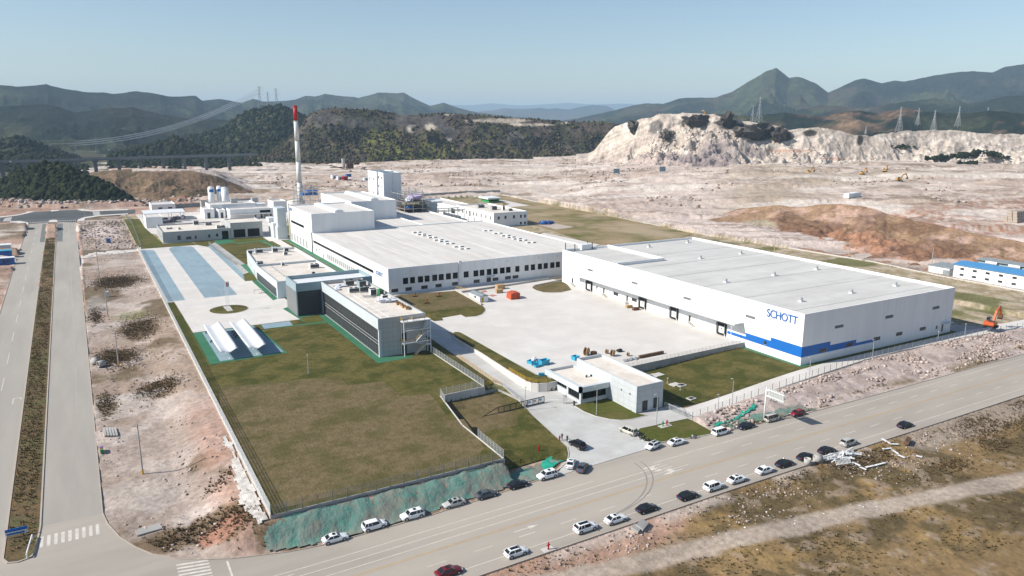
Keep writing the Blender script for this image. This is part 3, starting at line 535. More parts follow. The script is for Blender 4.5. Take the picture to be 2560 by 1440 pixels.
woodland('forest', PN_, TN_, 5200, 1.3, 3.4, M['forest'], -0.01, 1.35, 2, None, 2, 'dense dark trees covering the low hill past the junction')
rpx = lambda p: proj(np.array([p]))[0][0]
def ridgemask(p, rg):
    x, y = [float(v[0]) for v in proj(np.array([p]))]
    cliff = any(np.hypot((x-a)/c, (y-b)/d) < 1 for a, b, c, d in ((815, 298, 42, 14), (900, 305, 50, 12), (1020, 302, 34, 18), (1080, 310, 40, 18), (1125, 335, 20, 18), (1250, 302, 70, 7), (1330, 312, 55, 5), (1290, 345, 20, 14)))
    return (not cliff) and rg.random() < (0.2+1.0*vnoise(x/30., y/18.))*(1 if y > 335 else .55)
woodland('forest', PR_, TR_, 8000, 0.8, 3.0, M['forest2'], 0.0, 1.2, 1, ridgemask, 3, 'mixed woodland on the long rocky ridge')
woodland('forest', PY_, TY_, 4200, 2.2, 5.0, M['forest'], 0.05, 1.1, 1, None, 4, 'trees on the hill that carries the pylons')
woodland('forest', PS_, TS_, 1800, 1.8, 4.5, M['forest'], 0.0, 1.2, 1, None, 5, 'trees on the small hill behind the viaduct')
woodland('forest', PL_, TL_, 2600, 2.0, 4.6, M['forest'], 0.0, 1.2, 1, None, 6, 'trees on the rounded hill behind the viaduct')
# ---------------------------------------------------------------- sheets: lawns, concrete, roads, markings
from mathutils.geometry import tessellate_polygon
def P2(p): return (p[0], p[1])
def sheet(name, poly, m, dz=0.0, zfun=None, cell=5.0, label=None, kind='structure'):
    poly = [P2(p) for p in poly]
    if sum(poly[i][0]*poly[(i+1) % len(poly)][1]-poly[(i+1) % len(poly)][0]*poly[i][1] for i in range(len(poly))) < 0: poly = poly[::-1]
    b = bmesh.new(); vs = [b.verts.new((x, y, 0)) for x, y in poly]
    for t in tessellate_polygon([[Vector((x, y, 0)) for x, y in poly]]):
        try: b.faces.new([vs[i] for i in t])
        except ValueError: pass
    bmesh.ops.recalc_face_normals(b, faces=b.faces[:])
    if zfun is not None:
        xs = [p[0] for p in poly]; ys = [p[1] for p in poly]
        for a, lo, hi in ((0, min(xs), max(xs)), (1, min(ys), max(ys))):
            k = math.ceil(lo/cell)*cell
            while k < hi:
                co = (k, 0, 0) if a == 0 else (0, k, 0); no = (1, 0, 0) if a == 0 else (0, 1, 0)
                bmesh.ops.bisect_plane(b, geom=b.verts[:]+b.edges[:]+b.faces[:], plane_co=co, plane_no=no); k += cell
        co = np.array([v.co[:] for v in b.verts]); zz = zfun(co[:, 0], co[:, 1])
        for v, z in zip(b.verts, zz): v.co.z = float(z)+dz
    else:
        for v in b.verts: v.co.z = dz
    me = bpy.data.meshes.new(name); b.to_mesh(me); b.free(); me.materials.append(m); o = link(bpy.data.objects.new(name, me))
    if sum(p.normal.z*p.area for p in me.polygons) < 0: me.flip_normals()
    if kind: o['kind'] = kind
    if label: o['label'] = label
    return o
def kerb(poly, m, zfun, w_=0.16, h=0.13, name='kerb', close=False):
    mb = MB(); pts = [P2(p) for p in poly]+([P2(poly[0])] if close else []); fine = []
    for a, b in zip(pts, pts[1:]):
        L = math.hypot(b[0]-a[0], b[1]-a[1]); n = max(1, int(L/6)); fine += [(a[0]+(b[0]-a[0])*i/n, a[1]+(b[1]-a[1])*i/n) for i in range(n)]
    fine.append(pts[-1]); zz = zfun(np.array([p[0] for p in fine]), np.array([p[1] for p in fine])) if callable(zfun) else np.full(len(fine), zfun)
    for (a, b, za, zb) in zip(fine, fine[1:], zz, zz[1:]):
        d = Vector((b[0]-a[0], b[1]-a[1], 0)).normalized()*0.0; nrm = Vector((-(b[1]-a[1]), b[0]-a[0], 0)).normalized()*w_/2
        P = [Vector((a[0], a[1], za-0.2))-nrm, Vector((b[0], b[1], zb-0.2))-nrm, Vector((b[0], b[1], zb-0.2))+nrm, Vector((a[0], a[1], za-0.2))+nrm]
        T_ = [p+Vector((0, 0, 0.2+h)) for p in P]; mb.add(P+T_, [(0, 3, 2, 1), (4, 5, 6, 7), (0, 1, 5, 4), (2, 3, 7, 6), (1, 2, 6, 5), (3, 0, 4, 7)])
    o = mb.build(name, m); o['kind'] = 'structure'; return o
def strip(pts, w_):
    """a ribbon polygon along a line"""
    pts = [Vector((p[0], p[1])) for p in pts]; L = []; Rr = []
    for i, p in enumerate(pts):
        a = pts[max(0, i-1)]; b = pts[min(len(pts)-1, i+1)]; d = (b-a).normalized(); n = Vector((-d.y, d.x)); L.append(p+n*w_/2); Rr.append(p-n*w_/2)
    return [(v.x, v.y) for v in L+Rr[::-1]]
def arc(cx, cy, r, a0, a1, n=10, ry=None):
    ry = ry or r; return [(cx+r*math.cos(R(a0+(a1-a0)*i/n)), cy+ry*math.sin(R(a0+(a1-a0)*i/n))) for i in range(n+1)]
zgr = lambda X, Y: zgrade(X, Y)
kcorner = list(zip(KX[:16], KY[:16])); kright = list(zip(KX[18:], KY[18:]))
fr_poly = [(-60, 99.4), (420, 99.4), (420, 119.3)]+kright[:-1][::-1]+kcorner[::-1]+[(-13.3, 153), (-13.8, 143.4), (-14.6, 142.2), (-16.2, 141.7), (-17.7, 142.2), (-18.5, 144), (-18.6, 153), (-31, 153), (-32, 130), (-60, 125)]
sheet('front_road', fr_poly, M['asphalt'], 0.0, zroad, 4)
ys = np.linspace(153, 606, 40)
sheet('side_road', [(xR(y), y) for y in ys]+[(xMR(y), y) for y in ys[::-1]], M['asphalt2'], 0.0, lambda X, Y: zl(Y), 12)
sheet('side_road', [(xML(y), y) for y in ys]+[(xL(y), y) for y in ys[::-1]], M['asphalt2'], 0.0, lambda X, Y: zl(Y), 12)
kerb([(xR(y), y) for y in ys[::-1]]+kcorner, M['kerb'], zroad)
kerb(kright[2:-1]+[(200, 119.3), (300, 119.3), (420, 119.3)], M['kerb'], zf)
kerb([(-60, 99.4), (0, 99.4), (100, 99.4), (200, 99.4), (300, 99.4), (420, 99.4)], M['kerb'], zf)
med_poly = [(xMR(y), y) for y in ys[::-1]]+[(-13.8, 143.4), (-14.6, 142.2), (-16.2, 141.7), (-17.7, 142.2), (-18.5, 144)]+[(xML(y), y) for y in ys]
kerb(med_poly, M['kerb'], lambda X, Y: zl(Y), 0.3, 0.16)
kerb([(xL(y), y) for y in ys], M['kerb'], lambda X, Y: zl(Y))
sheet('median_strip', med_poly, mat('dry_weeds', (0.17, 0.105, 0.045), (0.065, 0.052, 0.025), 0.7, 0.95, 0.35, 0.9, c3=(0.10, 0.095, 0.035), s3=0.10, det=9, lo=0.3, hi=0.65, f3=0.8), 0.06, lambda X, Y: zl(Y), 12)
# new asphalt of the far junction
jp = lambda *p: [G(x/8, 480+y/8) for x, y in p]
sheet('junction_road', jp((560, 650), (570, 615), (225, 600), (0, 610), (0, 510), (210, 500), (350, 462), (560, 415), (680, 395), (1010, 385), (1190, 365), (1510, 352), (1620, 380), (1850, 400), (2100, 385), (2560, 360), (2700, 352), (2700, 425), (2560, 440), (2000, 470), (1700, 505), (1560, 560), (1535, 605), (1150, 600), (970, 605)), M['newasphalt'], 0.03)
for q in (((50, 590), (100, 520), (240, 500), (215, 585)), ((1850, 392), (1985, 388), (2010, 462), (1870, 472))): sheet('junction_apron', jp(*q), M['concrete2'], 0.05)
for q in (((0, 492), (340, 455), (520, 415), (530, 378), (675, 372), (672, 398), (540, 430), (350, 470), (0, 512)), ((1010, 365), (1180, 345), (1190, 372), (1025, 392)), ((1515, 325), (1640, 318), (1700, 350), (1860, 365), (2560, 342), (2560, 362), (1860, 385), (1640, 378)), ((1535, 600), (1560, 550), (1690, 502), (2000, 462), (2560, 428), (2560, 448), (2000, 482), (1700, 530), (1690, 575), (1560, 590)), ((200, 590), (400, 580), (540, 605), (572, 625), (560, 648), (430, 640), (330, 615), (200, 610)), ((965, 608), (985, 572), (1040, 556), (1130, 556), (1150, 575), (1150, 603))):
    sheet('junction_pavement', jp(*q), M['concrete'], 0.07)
def dots(p, q, n, w_, h_):
    for i in range(n):
        t = (i+0.25)/n; t2 = (i+0.75)/n
        sheet('road_marking', jp((p[0]+(q[0]-p[0])*t, p[1]+(q[1]-p[1])*t), (p[0]+(q[0]-p[0])*t2, p[1]+(q[1]-p[1])*t2), (p[0]+(q[0]-p[0])*t2-3, p[1]+(q[1]-p[1])*t2+h_), (p[0]+(q[0]-p[0])*t-3, p[1]+(q[1]-p[1])*t+h_)), M['paintw'], 0.06)
dots((590, 608), (960, 588), 9, 20, 18); dots((1160, 570), (1530, 560), 9, 20, 18); dots((680, 388), (1010, 368), 8, 18, 14); dots((1200, 358), (1510, 345), 8, 18, 14)
for a in (((1150, 630), (1265, 630), (1250, 990), (1130, 990)), ((850, 640), (955, 640), (890, 1000), (795, 1005))): sheet('asphalt_patch', jp(*a), M['patch'], 0.012)
# paving and lawns of the works
Z0 = lambda X, Y: 0*X
sheet('lawn', [(23.7, 129.3), (23.7, 226), (60, 268), (62, 300), (88.5, 300), (88.5, 206.5), (88.2, 170.9), (75.1, 170.0), (71.9, 149.7), (71.4, 129.3)], M['lawn'], 0.0)
lb = [at(545, 968), at(620, 962), at(700, 955), at(760, 948), at(845, 940), at(870, 965), at(960, 952), at(1000, 990), at(1075, 985), at(1125, 1050), at(1160, 1072), at(1210, 1120), at(1190, 1145)]
sheet('lawn', [(24.6, 131.0), (24.4, 190)]+lb+[(66, 130.6)], M['lawnbrown'], 0.012)
sheet('lawn', [(23.7, 226), (23.7, 314.4), (26.6, 314.4), (27.2, 264), (27.2, 226)], M['lawngreen'], 0.012)
plaza = [(23.8, 457), (23.8, 314.5), (26.9, 314.5), (27.4, 264.4), (66, 264.4), (66, 300.4), (63.4, 300.4), (61.6, 340), (61.4, 355), (58.6, 440), (57, 457)]
sheet('plaza', plaza, M['concrete'], 0.02)
sheet('side_path', [at(201, 632), at(340, 624), at(352, 618), at(352, 626), at(345, 628), at(250, 641), at(203, 646)], M['concrete'], 0.03, zgr, 3)
q4 = lambda x, y: G(340+x/4.571, 440+y/4.571)
pads = [[q4(45, 852), q4(120, 845), q4(205, 850), q4(225, 875), G(463, 750), G(421.5, 754.5)], [q4(375, 835), q4(400, 815), q4(470, 805), q4(630, 805), q4(660, 818), G(593.3, 736.7), G(511.6, 745)], [q4(818, 800), q4(875, 798), q4(1295, 1180), q4(1230, 1190)]]
for p in pads: sheet('parking_pad', p, M['bluepad'], 0.032)
def line(a, b, w_, m='paintw', dz=0.045, zfun=None, name='road_marking'): return sheet(name, strip([a, b], w_), M[m], dz, zfun, 4)
for k in range(7):
    y = 316.5+k*2.6; line((25.0, y), (31.3, y), 0.14); 
    if k < 6: line((39.6, 318.2+k*2.6), (51.5, 318.2+k*2.6), 0.14)
line((45.6, 318), (45.8, 334), 0.14); line((45.7, 340), (44.2, 452), 0.1)
# green coated walks
sheet('green_walk', GP(0, (707, 772), (721, 767), (744, 789), (808, 784), (951, 893), (1034, 888.5), (1032, 893), (994, 900), (945, 908.5), (817, 806.5), (650, 824), (645, 816), (700, 815), (767, 809)), M['greenpad'], 0.034)
sheet('lawn', GP(0, (750, 794), (766, 809.5), (812, 803), (797, 787.5)), M['lawngreen'], 0.045)
sheet('green_walk', GP(0, (630, 703), (644.5, 701), (694, 747), (683, 751)), M['greenpad'], 0.036)
sheet('green_walk', GP(0, (601, 662), (614, 660), (645, 694), (645, 703), (634, 693)), M['greenpad'], 0.034)
sheet('lawn', GP(0, (608, 686), (622, 681), (645, 694), (644, 701), (612, 703)), M['lawngreen'], 0.040)
sheet('bare_soil', GP(0, (524, 612), (538, 606), (612, 660), (632, 690), (608, 690)), M['concrete2'], 0.030)
sheet('green_walk', [(27.3, 264.2), (27.2, 225.8), (49.6, 226.6), (47.6, 264.3)], M['greenpad'], 0.034)
sheet('parking_pad', [(30, 263), (30.2, 227.6), (48.8, 228.2), (46.6, 263.2)], M['bluepad'], 0.046)
sheet('parking_pad', GP(0, (652, 811.5), (724, 803), (732, 813), (661, 822.5)), M['bluepad'], 0.048)
sheet('lawn', GP(0, (634, 812.5), (651, 811.5), (659, 822.5), (645, 824)), M['lawn'], 0.05); sheet('lawn', GP(0, (723, 803), (738, 801), (748, 811), (734, 813)), M['lawn'], 0.05)
circ = arc(43.4, 291.9, 6.9, 0, 360, 40)[:-1]
sheet('round_lawn', circ, M['lawn'], 0.06); kerb(circ, M['kerbw'], 0.0, 0.2, 0.1, close=True)
sheet('plinth_pad', GP(0, (557, 767), (574, 765), (583, 777), (569, 779)), M['kerbw'], 0.11)
# yard in front of the docks, island lawns
sheet('yard', [(106, 169.5), (108.5, 167.5), (108.5, 164.4), (119.7, 164.3), (180.6, 166.0), (180.6, 285), (99, 285), (97, 240), (98.5, 230.5), (101.9, 224), (103.2, 222.3), (105.8, 221)], M['concrete'], 0.0)
stripL = [(101.7, 199), (102.0, 217), (102.9, 220.6), (104.3, 222.4), (105.6, 221.6), (105.9, 220), (105.6, 171.6), (108.3, 169.5), (108.3, 165.2), (104.6, 164.7), (101.8, 165.9), (100.7, 168.3), (100.7, 176.5)]
sheet('lawn', stripL, M['lawn'], 0.05); kerb(stripL[1:9], M['kerbw'], 0.0, 0.15, 0.1)
fl = GP(0, (975, 742), (1002, 737), (1140, 727), (1175, 745), (1205, 763), (1213, 771), (1213, 778), (1205, 786), (1190, 791), (1163, 793), (1151, 787), (1104, 795), (1108, 801), (1085, 803), (1060, 790))
sheet('lawn', fl, M['lawnbrown'], 0.05); sheet('lawn', GP(0, (1060, 782), (1100, 776), (1185, 766), (1206, 765), (1212, 771), (1212, 778), (1204, 785), (1190, 790), (1163, 792), (1151, 786), (1104, 794), (1108, 800), (1085, 802), (1062, 790)), M['lawn'], 0.062); kerb(fl[2:11], M['kerbw'], 0.0, 0.15, 0.1)
il = GP(0, (1330, 720), (1334, 714), (1360, 709), (1406, 703), (1419, 712), (1429, 725), (1402, 731), (1380, 732), (1358, 731), (1340, 726))
sheet('lawn', il, M['lawnbrown'], 0.05); kerb(il, M['kerbw'], 0.0, 0.15, 0.1, close=True)
for q in (((1201, 728), (1214, 725), (1219, 730), (1205, 732)), ((1221, 738), (1232, 736), (1244, 739), (1230, 742))): sheet('red_sheet', GP(0, *q), mat('red_sheet', (0.40, 0.20, 0.16)), 0.03)
# entrance: driveway, sunken lawns, path along the fence
drive = [(89.8, 132), (88.6, 129.8), (86.3, 126.9), (83.0, 124.6), (81.0, 122.3), (109.2, 122.9), (108.0, 125), (107.2, 128.4), (108.6, 131.2), (111, 132.4), (125.4, 131.7), (129, 136.7), (129, 140.2), (116.2, 140.2), (116.2, 152.3), (107.4, 152.2), (107.4, 168.3), (104.6, 164.0), (101.5, 165.5), (100.3, 168), (100.3, 176.5), (101.5, 199), (101.8, 217.5), (102.7, 221), (101.7, 224), (98.3, 230.3), (94.5, 230), (94.9, 176.7), (96, 173.5), (94.6, 162), (92.6, 152.5), (90.8, 139.4)]
sheet('driveway', drive, M['ramp'], 0.02, zlow, 3)
isl = [(105.2, 151.9), (105.1, 147.6), (106.0, 143.8), (107.8, 140.6), (110.0, 138.7), (112.8, 137.9), (117.8, 137.9), (116.4, 140.1), (116, 152.2), (107.4, 152.2)]
sheet('lawn', isl, M['lawngreen'], 0.09, zlow, 3); kerb(isl[:7], M['kerbw'], zlow, 0.18, 0.13)
er = [(108.6, 124.4), (107.5, 126), (107.2, 128.2), (108.6, 131.2), (111, 132.5), (125.5, 131.6), (125.2, 121.5), (116, 122.7)]
sheet('lawn', er, M['lawngreen'], 0.08, lambda X, Y: zlow(X, Y), 3); kerb(er, M['kerbw'], lambda X, Y: zlow(X, Y), 0.18, 0.13, close=True)
sk = [(72.4, 149.2), (75.6, 169.4), (92.9, 170.3), (94.5, 162), (92.4, 152.5), (90.6, 139.4), (89.7, 132.3), (88.4, 129.7), (86.1, 127.0), (82.4, 130.2), (73.9, 129.8), (71.7, 129.4)]
sheet('lawn', sk, M['lawn'], 0.16, zlow, 1.5)
sheet('lawn', [(73.4, 148.5), (76.4, 168.6), (91.6, 169.4), (91.4, 158), (86, 148)], M['lawnbrown'], 0.18, zlow, 1.5)
kerb([(94.8, 176.7), (96, 173.5), (94.6, 162), (92.5, 152.5), (90.7, 139.4), (89.8, 132.2), (88.5, 129.6), (86.2, 126.8), (83.4, 125.0), (81, 124.0)], M['kerbw'], zlow, 0.2, 0.15)
sheet('lawn', [(88.6, 171.2), (88.7, 214), (91.5, 226), (94.3, 226), (94.7, 176.7)], M['lawn'], 0.03, lambda X, Y: zlow(X, Y)*sstep(88.5, 94.6, X), 2)
rl = [(125.4, 138.2), (124.9, 141), (132.8, 163.8), (180.6, 169), (180.5, 143.6), (258.5, 143.5), (258.2, 141.9), (188, 141.9), (178, 140.4), (130.8, 137.7)]
sheet('lawn', rl, M['lawn'], 0.0, zlow, 4)
sheet('lawn', [(181, 143.5), (258.5, 143.5), (258.2, 141.9), (188, 141.7), (180, 140.9)], M['lawngreen'], 0.012, zlow, 4)
sheet('green_walk', [(180.6, 170), (180.6, 143.4), (194, 143.4), (184, 142.4), (179.4, 142.2), (178.9, 168.2), (133.6, 163.3), (133.2, 164.2)], M['greenpad'], 0.014, zlow, 4)
pth = [(125.6, 131.0), (129.3, 136.9), (178.3, 141.0), (190, 141.8), (235, 141.9), (262, 141.9), (300, 139.6), (300, 133.0), (283, 133.8), (251, 137.2), (220, 138.2), (202, 137.8), (175, 135.0), (143, 132.6), (125.9, 130.6)]
sheet('fence_path', pth, M['concrete'], 0.016, zlow, 4)
sheet('side_apron', [(258.4, 142.2), (258.4, 152), (262, 152), (276, 139.5), (268, 141)], M['concrete2'], 0.02, zlow, 4)
# back of the works
sheet('back_yard', [(53, 470), (37.4, 470), (37.4, 512), (33, 520), (33, 628), (146, 620), (104.4, 470), (104.4, 300), (90, 300), (90, 470)], M['concrete'], 0.01)
sheet('lawn', [(54, 456), (53, 471.8), (92.5, 471.8), (92.5, 383), (66, 383), (61, 440)], M['lawn'], 0.025)
sheet('green_walk', GP(0, (534, 601), (577, 597), (592, 605), (545, 612)), M['greenpad'], 0.034); sheet('green_walk', GP(0, (577, 601), (655, 594), (668, 601), (592, 610)), M['greenpad'], 0.040)
sheet('lawn', GP(0, (578, 599), (654, 592.5), (664, 600), (592, 607.5)), M['lawngreen'], 0.05)
sheet('green_walk', GP(0, (650, 604), (662, 603), (705, 618), (690, 620)), M['greenpad'], 0.046); sheet('lawn', GP(0, (664, 604), (681, 603), (703, 615), (690, 618)), M['lawngreen'], 0.056)
sheet('green_walk', [(101.6, 300), (104.4, 300), (104.4, 452), (101.6, 452)], M['greenpad'], 0.034); sheet('lawn', [(99.4, 300), (101.5, 300), (101.5, 452), (99.4, 452)], M['lawngreen'], 0.03)
sheet('lawn', [(23.8, 458), (23.8, 600), (33.5, 600), (33.5, 545), (35, 515), (37.4, 470.5), (52, 470.5), (54, 458)], M['lawngreen'], 0.02)
sheet('lawn', GP(0, (540, 513), (600, 507), (618, 503), (600, 510), (560, 517)), M['lawngreen'], 0.03)
sheet('lawn', GP(0, (1040, 496), (1100, 490), (1165, 488), (1205, 510), (1190, 515), (1260, 520), (1255, 505), (1235, 490), (1248, 487), (1330, 503), (1440, 522), (1570, 550), (1735, 584), (1690, 600), (1600, 612), (1480, 610), (1330, 560), (1100, 520)), M['lawnback'], 0.03)
sheet('back_path', GP(0, (1055, 499), (1090, 497), (1130, 505), (1155, 512), (1100, 512)), M['concrete'], 0.05); sheet('back_path', GP(0, (1238, 500), (1262, 501), (1325, 514), (1270, 518), (1250, 518), (1275, 510)), M['concrete'], 0.05)
sheet('back_path', GP(0, (1360, 582), (1500, 612), (1480, 618), (1345, 588)), M['concrete'], 0.05)
sheet('bare_soil', GP(0, (1335, 558), (1370, 555), (1435, 568), (1390, 574)), mat('pink_soil', (0.46, 0.38, 0.33), (0.38, 0.31, 0.26), 0.2), 0.045)
# front road markings
def rl_(x0, x1, y, w_=0.16, m='paint'): line((x0, y), (x1, y), w_, m, 0.012, zroad)
rl_(15, 86, 116.7); rl_(102, 112, 116.7, m='paint'); rl_(112, 420, 116.9); rl_(15, 420, 102.3)
for y in (109.85, 110.25): rl_(15, 420, y, 0.15, 'yellowpaint')
rl_(15, 104, 114.6); rl_(15, 108, 112.4)
for x in range(116, 420, 9): rl_(x, x+3.6, 113.5, 0.16)
for x in range(26, 420, 9): rl_(x, x+3.6, 106.2, 0.16)
def arrow(x, y, hd, kind='s'):
    s = hd; zz = 0.012
    sheet('road_marking', [(x, y-.1), (x+s*3.2, y-.1), (x+s*3.2, y+.1), (x, y+.1)], M['paint'], zz, zroad); sheet('road_marking', [(x+s*3.2, y-.5), (x+s*5.4, y), (x+s*3.2, y+.5)], M['paint'], zz, zroad)
    if kind != 's':
        d = 1 if kind == 'l' else -1; d *= -s
        sheet('road_marking', [(x+s*1.8, y+d*.1), (x+s*3.0, y+d*.1), (x+s*3.6, y+d*1.0), (x+s*4.6, y+d*1.0), (x+s*2.6, y+d*1.6), (x+s*1.6, y+d*1.0), (x+s*2.5, y+d*1.0)], M['paint'], zz+.003, zroad)
arrow(103, 115.6, -1, 'r'); arrow(104.6, 113.5, -1); arrow(105.6, 111.4, -1, 'l'); arrow(24, 115.6, -1, 'r'); arrow(26, 113.5, -1); arrow(62, 108.1, 1)
for k in range(9): sheet('road_marking', strip([(7.2, 119.2+k*1.08), (12.2, 118.6+k*1.02)], 0.5), M['paint'], 0.012, zroad)
line((14.95, 110.4), (14.95, 125.0), 0.35, 'paint', 0.012, zroad)
for k in range(9): sheet('road_marking', strip([(-12.9+k*1.1, 145.0), (-12.9+k*1.1, 149.0)], 0.55), M['paint'], 0.012, lambda X, Y: zl(Y))
for a, b in ((575, 520), (470, 410), (395, 330), (318, 262), (250, 210)): line((xMR((a+b)/2)+6.7, a), (xMR((a+b)/2)+6.7, b) if False else (xMR(b)+6.7, b), 0.14, 'paintw', 0.012, lambda X, Y: zl(Y))
for y in range(160, 560, 26): line((xML(y)-5.6, y), (xML(y+12)-5.6, y+12), 0.18, 'paint', 0.012, lambda X, Y: zl(Y))
line((xMR(590)+3.4, 604), (xMR(500)+3.4, 520), 0.2, 'paintw', 0.015, lambda X, Y: zl(Y)); line((xMR(590)+6.6, 604), (xMR(500)+6.6, 510), 0.2, 'paintw', 0.015, lambda X, Y: zl(Y))
mk = at(36, 1002); sheet('road_marking', strip([(mk.x-.3, mk.y-2.5), (mk.x-.3, mk.y+2)], 0.25), M['paint'], 0.012, lambda X, Y: zl(Y)); sheet('road_marking', strip([(mk.x-.3, mk.y+2), (mk.x+1.2, mk.y+2), (mk.x+1.6, mk.y+.4)], 0.35), M['paint'], 0.014, lambda X, Y: zl(Y))
# tyre marks where cars swing out of the gate
tm = mat('tyre_mark', (0.215, 0.20, 0.18), (0.265, 0.248, 0.225), 0.8)
for o_ in (0, 1.6):
    pts = [(98.5+o_, 118.8), (97.8+o_, 115), (95.5+o_, 111), (91.5+o_, 107.4), (86.5+o_, 105.0), (81+o_, 103.6)]
    cur = []
    for i in range(len(pts)-1):
        p0 = pts[max(i-1, 0)]; p1 = pts[i]; p2 = pts[i+1]; p3 = pts[min(i+2, len(pts)-1)]
        for k in range(5):
            t = k/5; cur.append(tuple(0.5*((2*p1[j])+(-p0[j]+p2[j])*t+(2*p0[j]-5*p1[j]+4*p2[j]-p3[j])*t*t+(-p0[j]+3*p1[j]-3*p2[j]+p3[j])*t**3) for j in (0, 1)))
    sheet('tyre_mark', strip(cur, 0.26), tm, 0.018, zroad)
# ---------------------------------------------------------------- buildings
def facade(mb, p0, p1, z0, z1, holes, depth=0.22):
    """wall from p0 to p1 (outside on the right hand), with real openings; holes = (u0,u1,v0,v1) along the wall"""
    p0 = Vector((*p0, 0)); p1 = Vector((*p1, 0)); d = (p1-p0); L = d.length; d.normalize(); n = Vector((d.y, -d.x, 0))
    us = sorted({0.0, L, *[h[0] for h in holes], *[h[1] for h in holes]}); vs_ = sorted({z0, z1, *[h[2] for h in holes], *[h[3] for h in holes]})
    us = [u for u in us if -1e-6 <= u <= L+1e-6]; vs_ = [v for v in vs_ if z0-1e-6 <= v <= z1+1e-6]
    pt = lambda u, v, o=0.0: p0+d*u-n*o+Vector((0, 0, v))
    for u0, u1 in zip(us, us[1:]):
        run = None
        for v0, v1 in zip(vs_, vs_[1:]):
            c = ((u0+u1)/2, (v0+v1)/2); op = any(h[0] < c[0] < h[1] and h[2] < c[1] < h[3] for h in holes)
            if op:
                if run is not None: mb.quad(pt(u0, run), pt(u1, run), pt(u1, v0), pt(u0, v0)); run = None
            elif run is None: run = v0
        if run is not None: mb.quad(pt(u0, run), pt(u1, run), pt(u1, vs_[-1]), pt(u0, vs_[-1]))
    for h in holes:
        a, b, c, e = h[:4]; mb.quad(pt(a, c), pt(b, c), pt(b, c, depth), pt(a, c, depth)); mb.quad(pt(a, e, depth), pt(b, e, depth), pt(b, e), pt(a, e))
        mb.quad(pt(a, c, depth), pt(a, e, depth), pt(a, e), pt(a, c)); mb.quad(pt(b, c), pt(b, e), pt(b, e, depth), pt(b, c, depth))
    return p0, d, n
def windows(root, p0, d, n, holes, depth=0.22):
    for h in holes:
        a, b, c, e = h[:4]; kind = h[4] if len(h) > 4 else 'window'
        def slab(o0, o1, u0=a, u1=b, v0=c, v1=e):
            mb = MB(); P = [p0+d*u-n*o+Vector((0, 0, v)) for o in (o0, o1) for (u, v) in ((u0, v0), (u1, v0), (u1, v1), (u0, v1))]
            mb.add(P, [(0, 1, 2, 3), (7, 6, 5, 4), (0, 4, 5, 1), (1, 5, 6, 2), (2, 6, 7, 3), (3, 7, 4, 0)]); return mb
        if kind == 'window':
            o = slab(depth-.06, depth).build('window', M['winglass'], root); fm = MB(); t = 0.09
            for (u0, u1, v0, v1) in ((a, b, c, c+t), (a, b, e-t, e), (a, a+t, c+t, e-t), (b-t, b, c+t, e-t), ((a+b)/2-t/2, (a+b)/2+t/2, c+t, e-t)):
                s_ = slab(depth-.12, depth-.061, u0, u1, v0, v1); fm.add(s_.v, s_.f)
            fm.build('frame', M['frame'], o)
        elif kind == 'pane': slab(depth-.06, depth).build('window', M['winglass'], root)
        elif kind == 'dark': slab(depth-.06, depth).build('window', M['glass'], root)
        elif kind == 'louvre':
            o = slab(depth-.04, depth).build('louvre', M['louvre'], root); k = MB(); nn = max(2, int((e-c)/0.45))
            for i in range(nn):
                v = c+(e-c)*(i+.5)/nn; s_ = slab(depth-.14, depth-.041, a, b, v-.07, v+.07); k.add(s_.v, s_.f)
            k.build('slat', M['louvre'], o)
        elif kind == 'dlouvre':
            o = slab(depth-.04, depth).build('louvre', M['darklouvre'], root); k = MB(); nn = max(2, int((e-c)/0.3))
            for i in range(nn):
                v = c+(e-c)*(i+.5)/nn; s_ = slab(depth-.14, depth-.041, a, b, v-.04, v+.04); k.add(s_.v, s_.f)
            k.build('slat', M['louvre'], o)
        elif kind == 'bars':
            o = slab(depth-.06, depth).build('window', M['glass'], root); k = MB(); nn = max(2, int((b-a)/1.2))
            for i in range(nn+1):
                u = a+(b-a)*i/nn; s_ = slab(depth-.14, depth-.061, max(a, u-.05), min(b, u+.05), c, e); k.add(s_.v, s_.f)
            
            for v0_, v1_ in ((c, c+.07), (e-.07, e)): s_ = slab(depth-.135, depth-.062, a, b, v0_, v1_); k.add(s_.v, s_.f)
            k.build('glazing', M['frame'], o)
        else: slab(depth-.06, depth).build('door', M['darkmetal'], root)
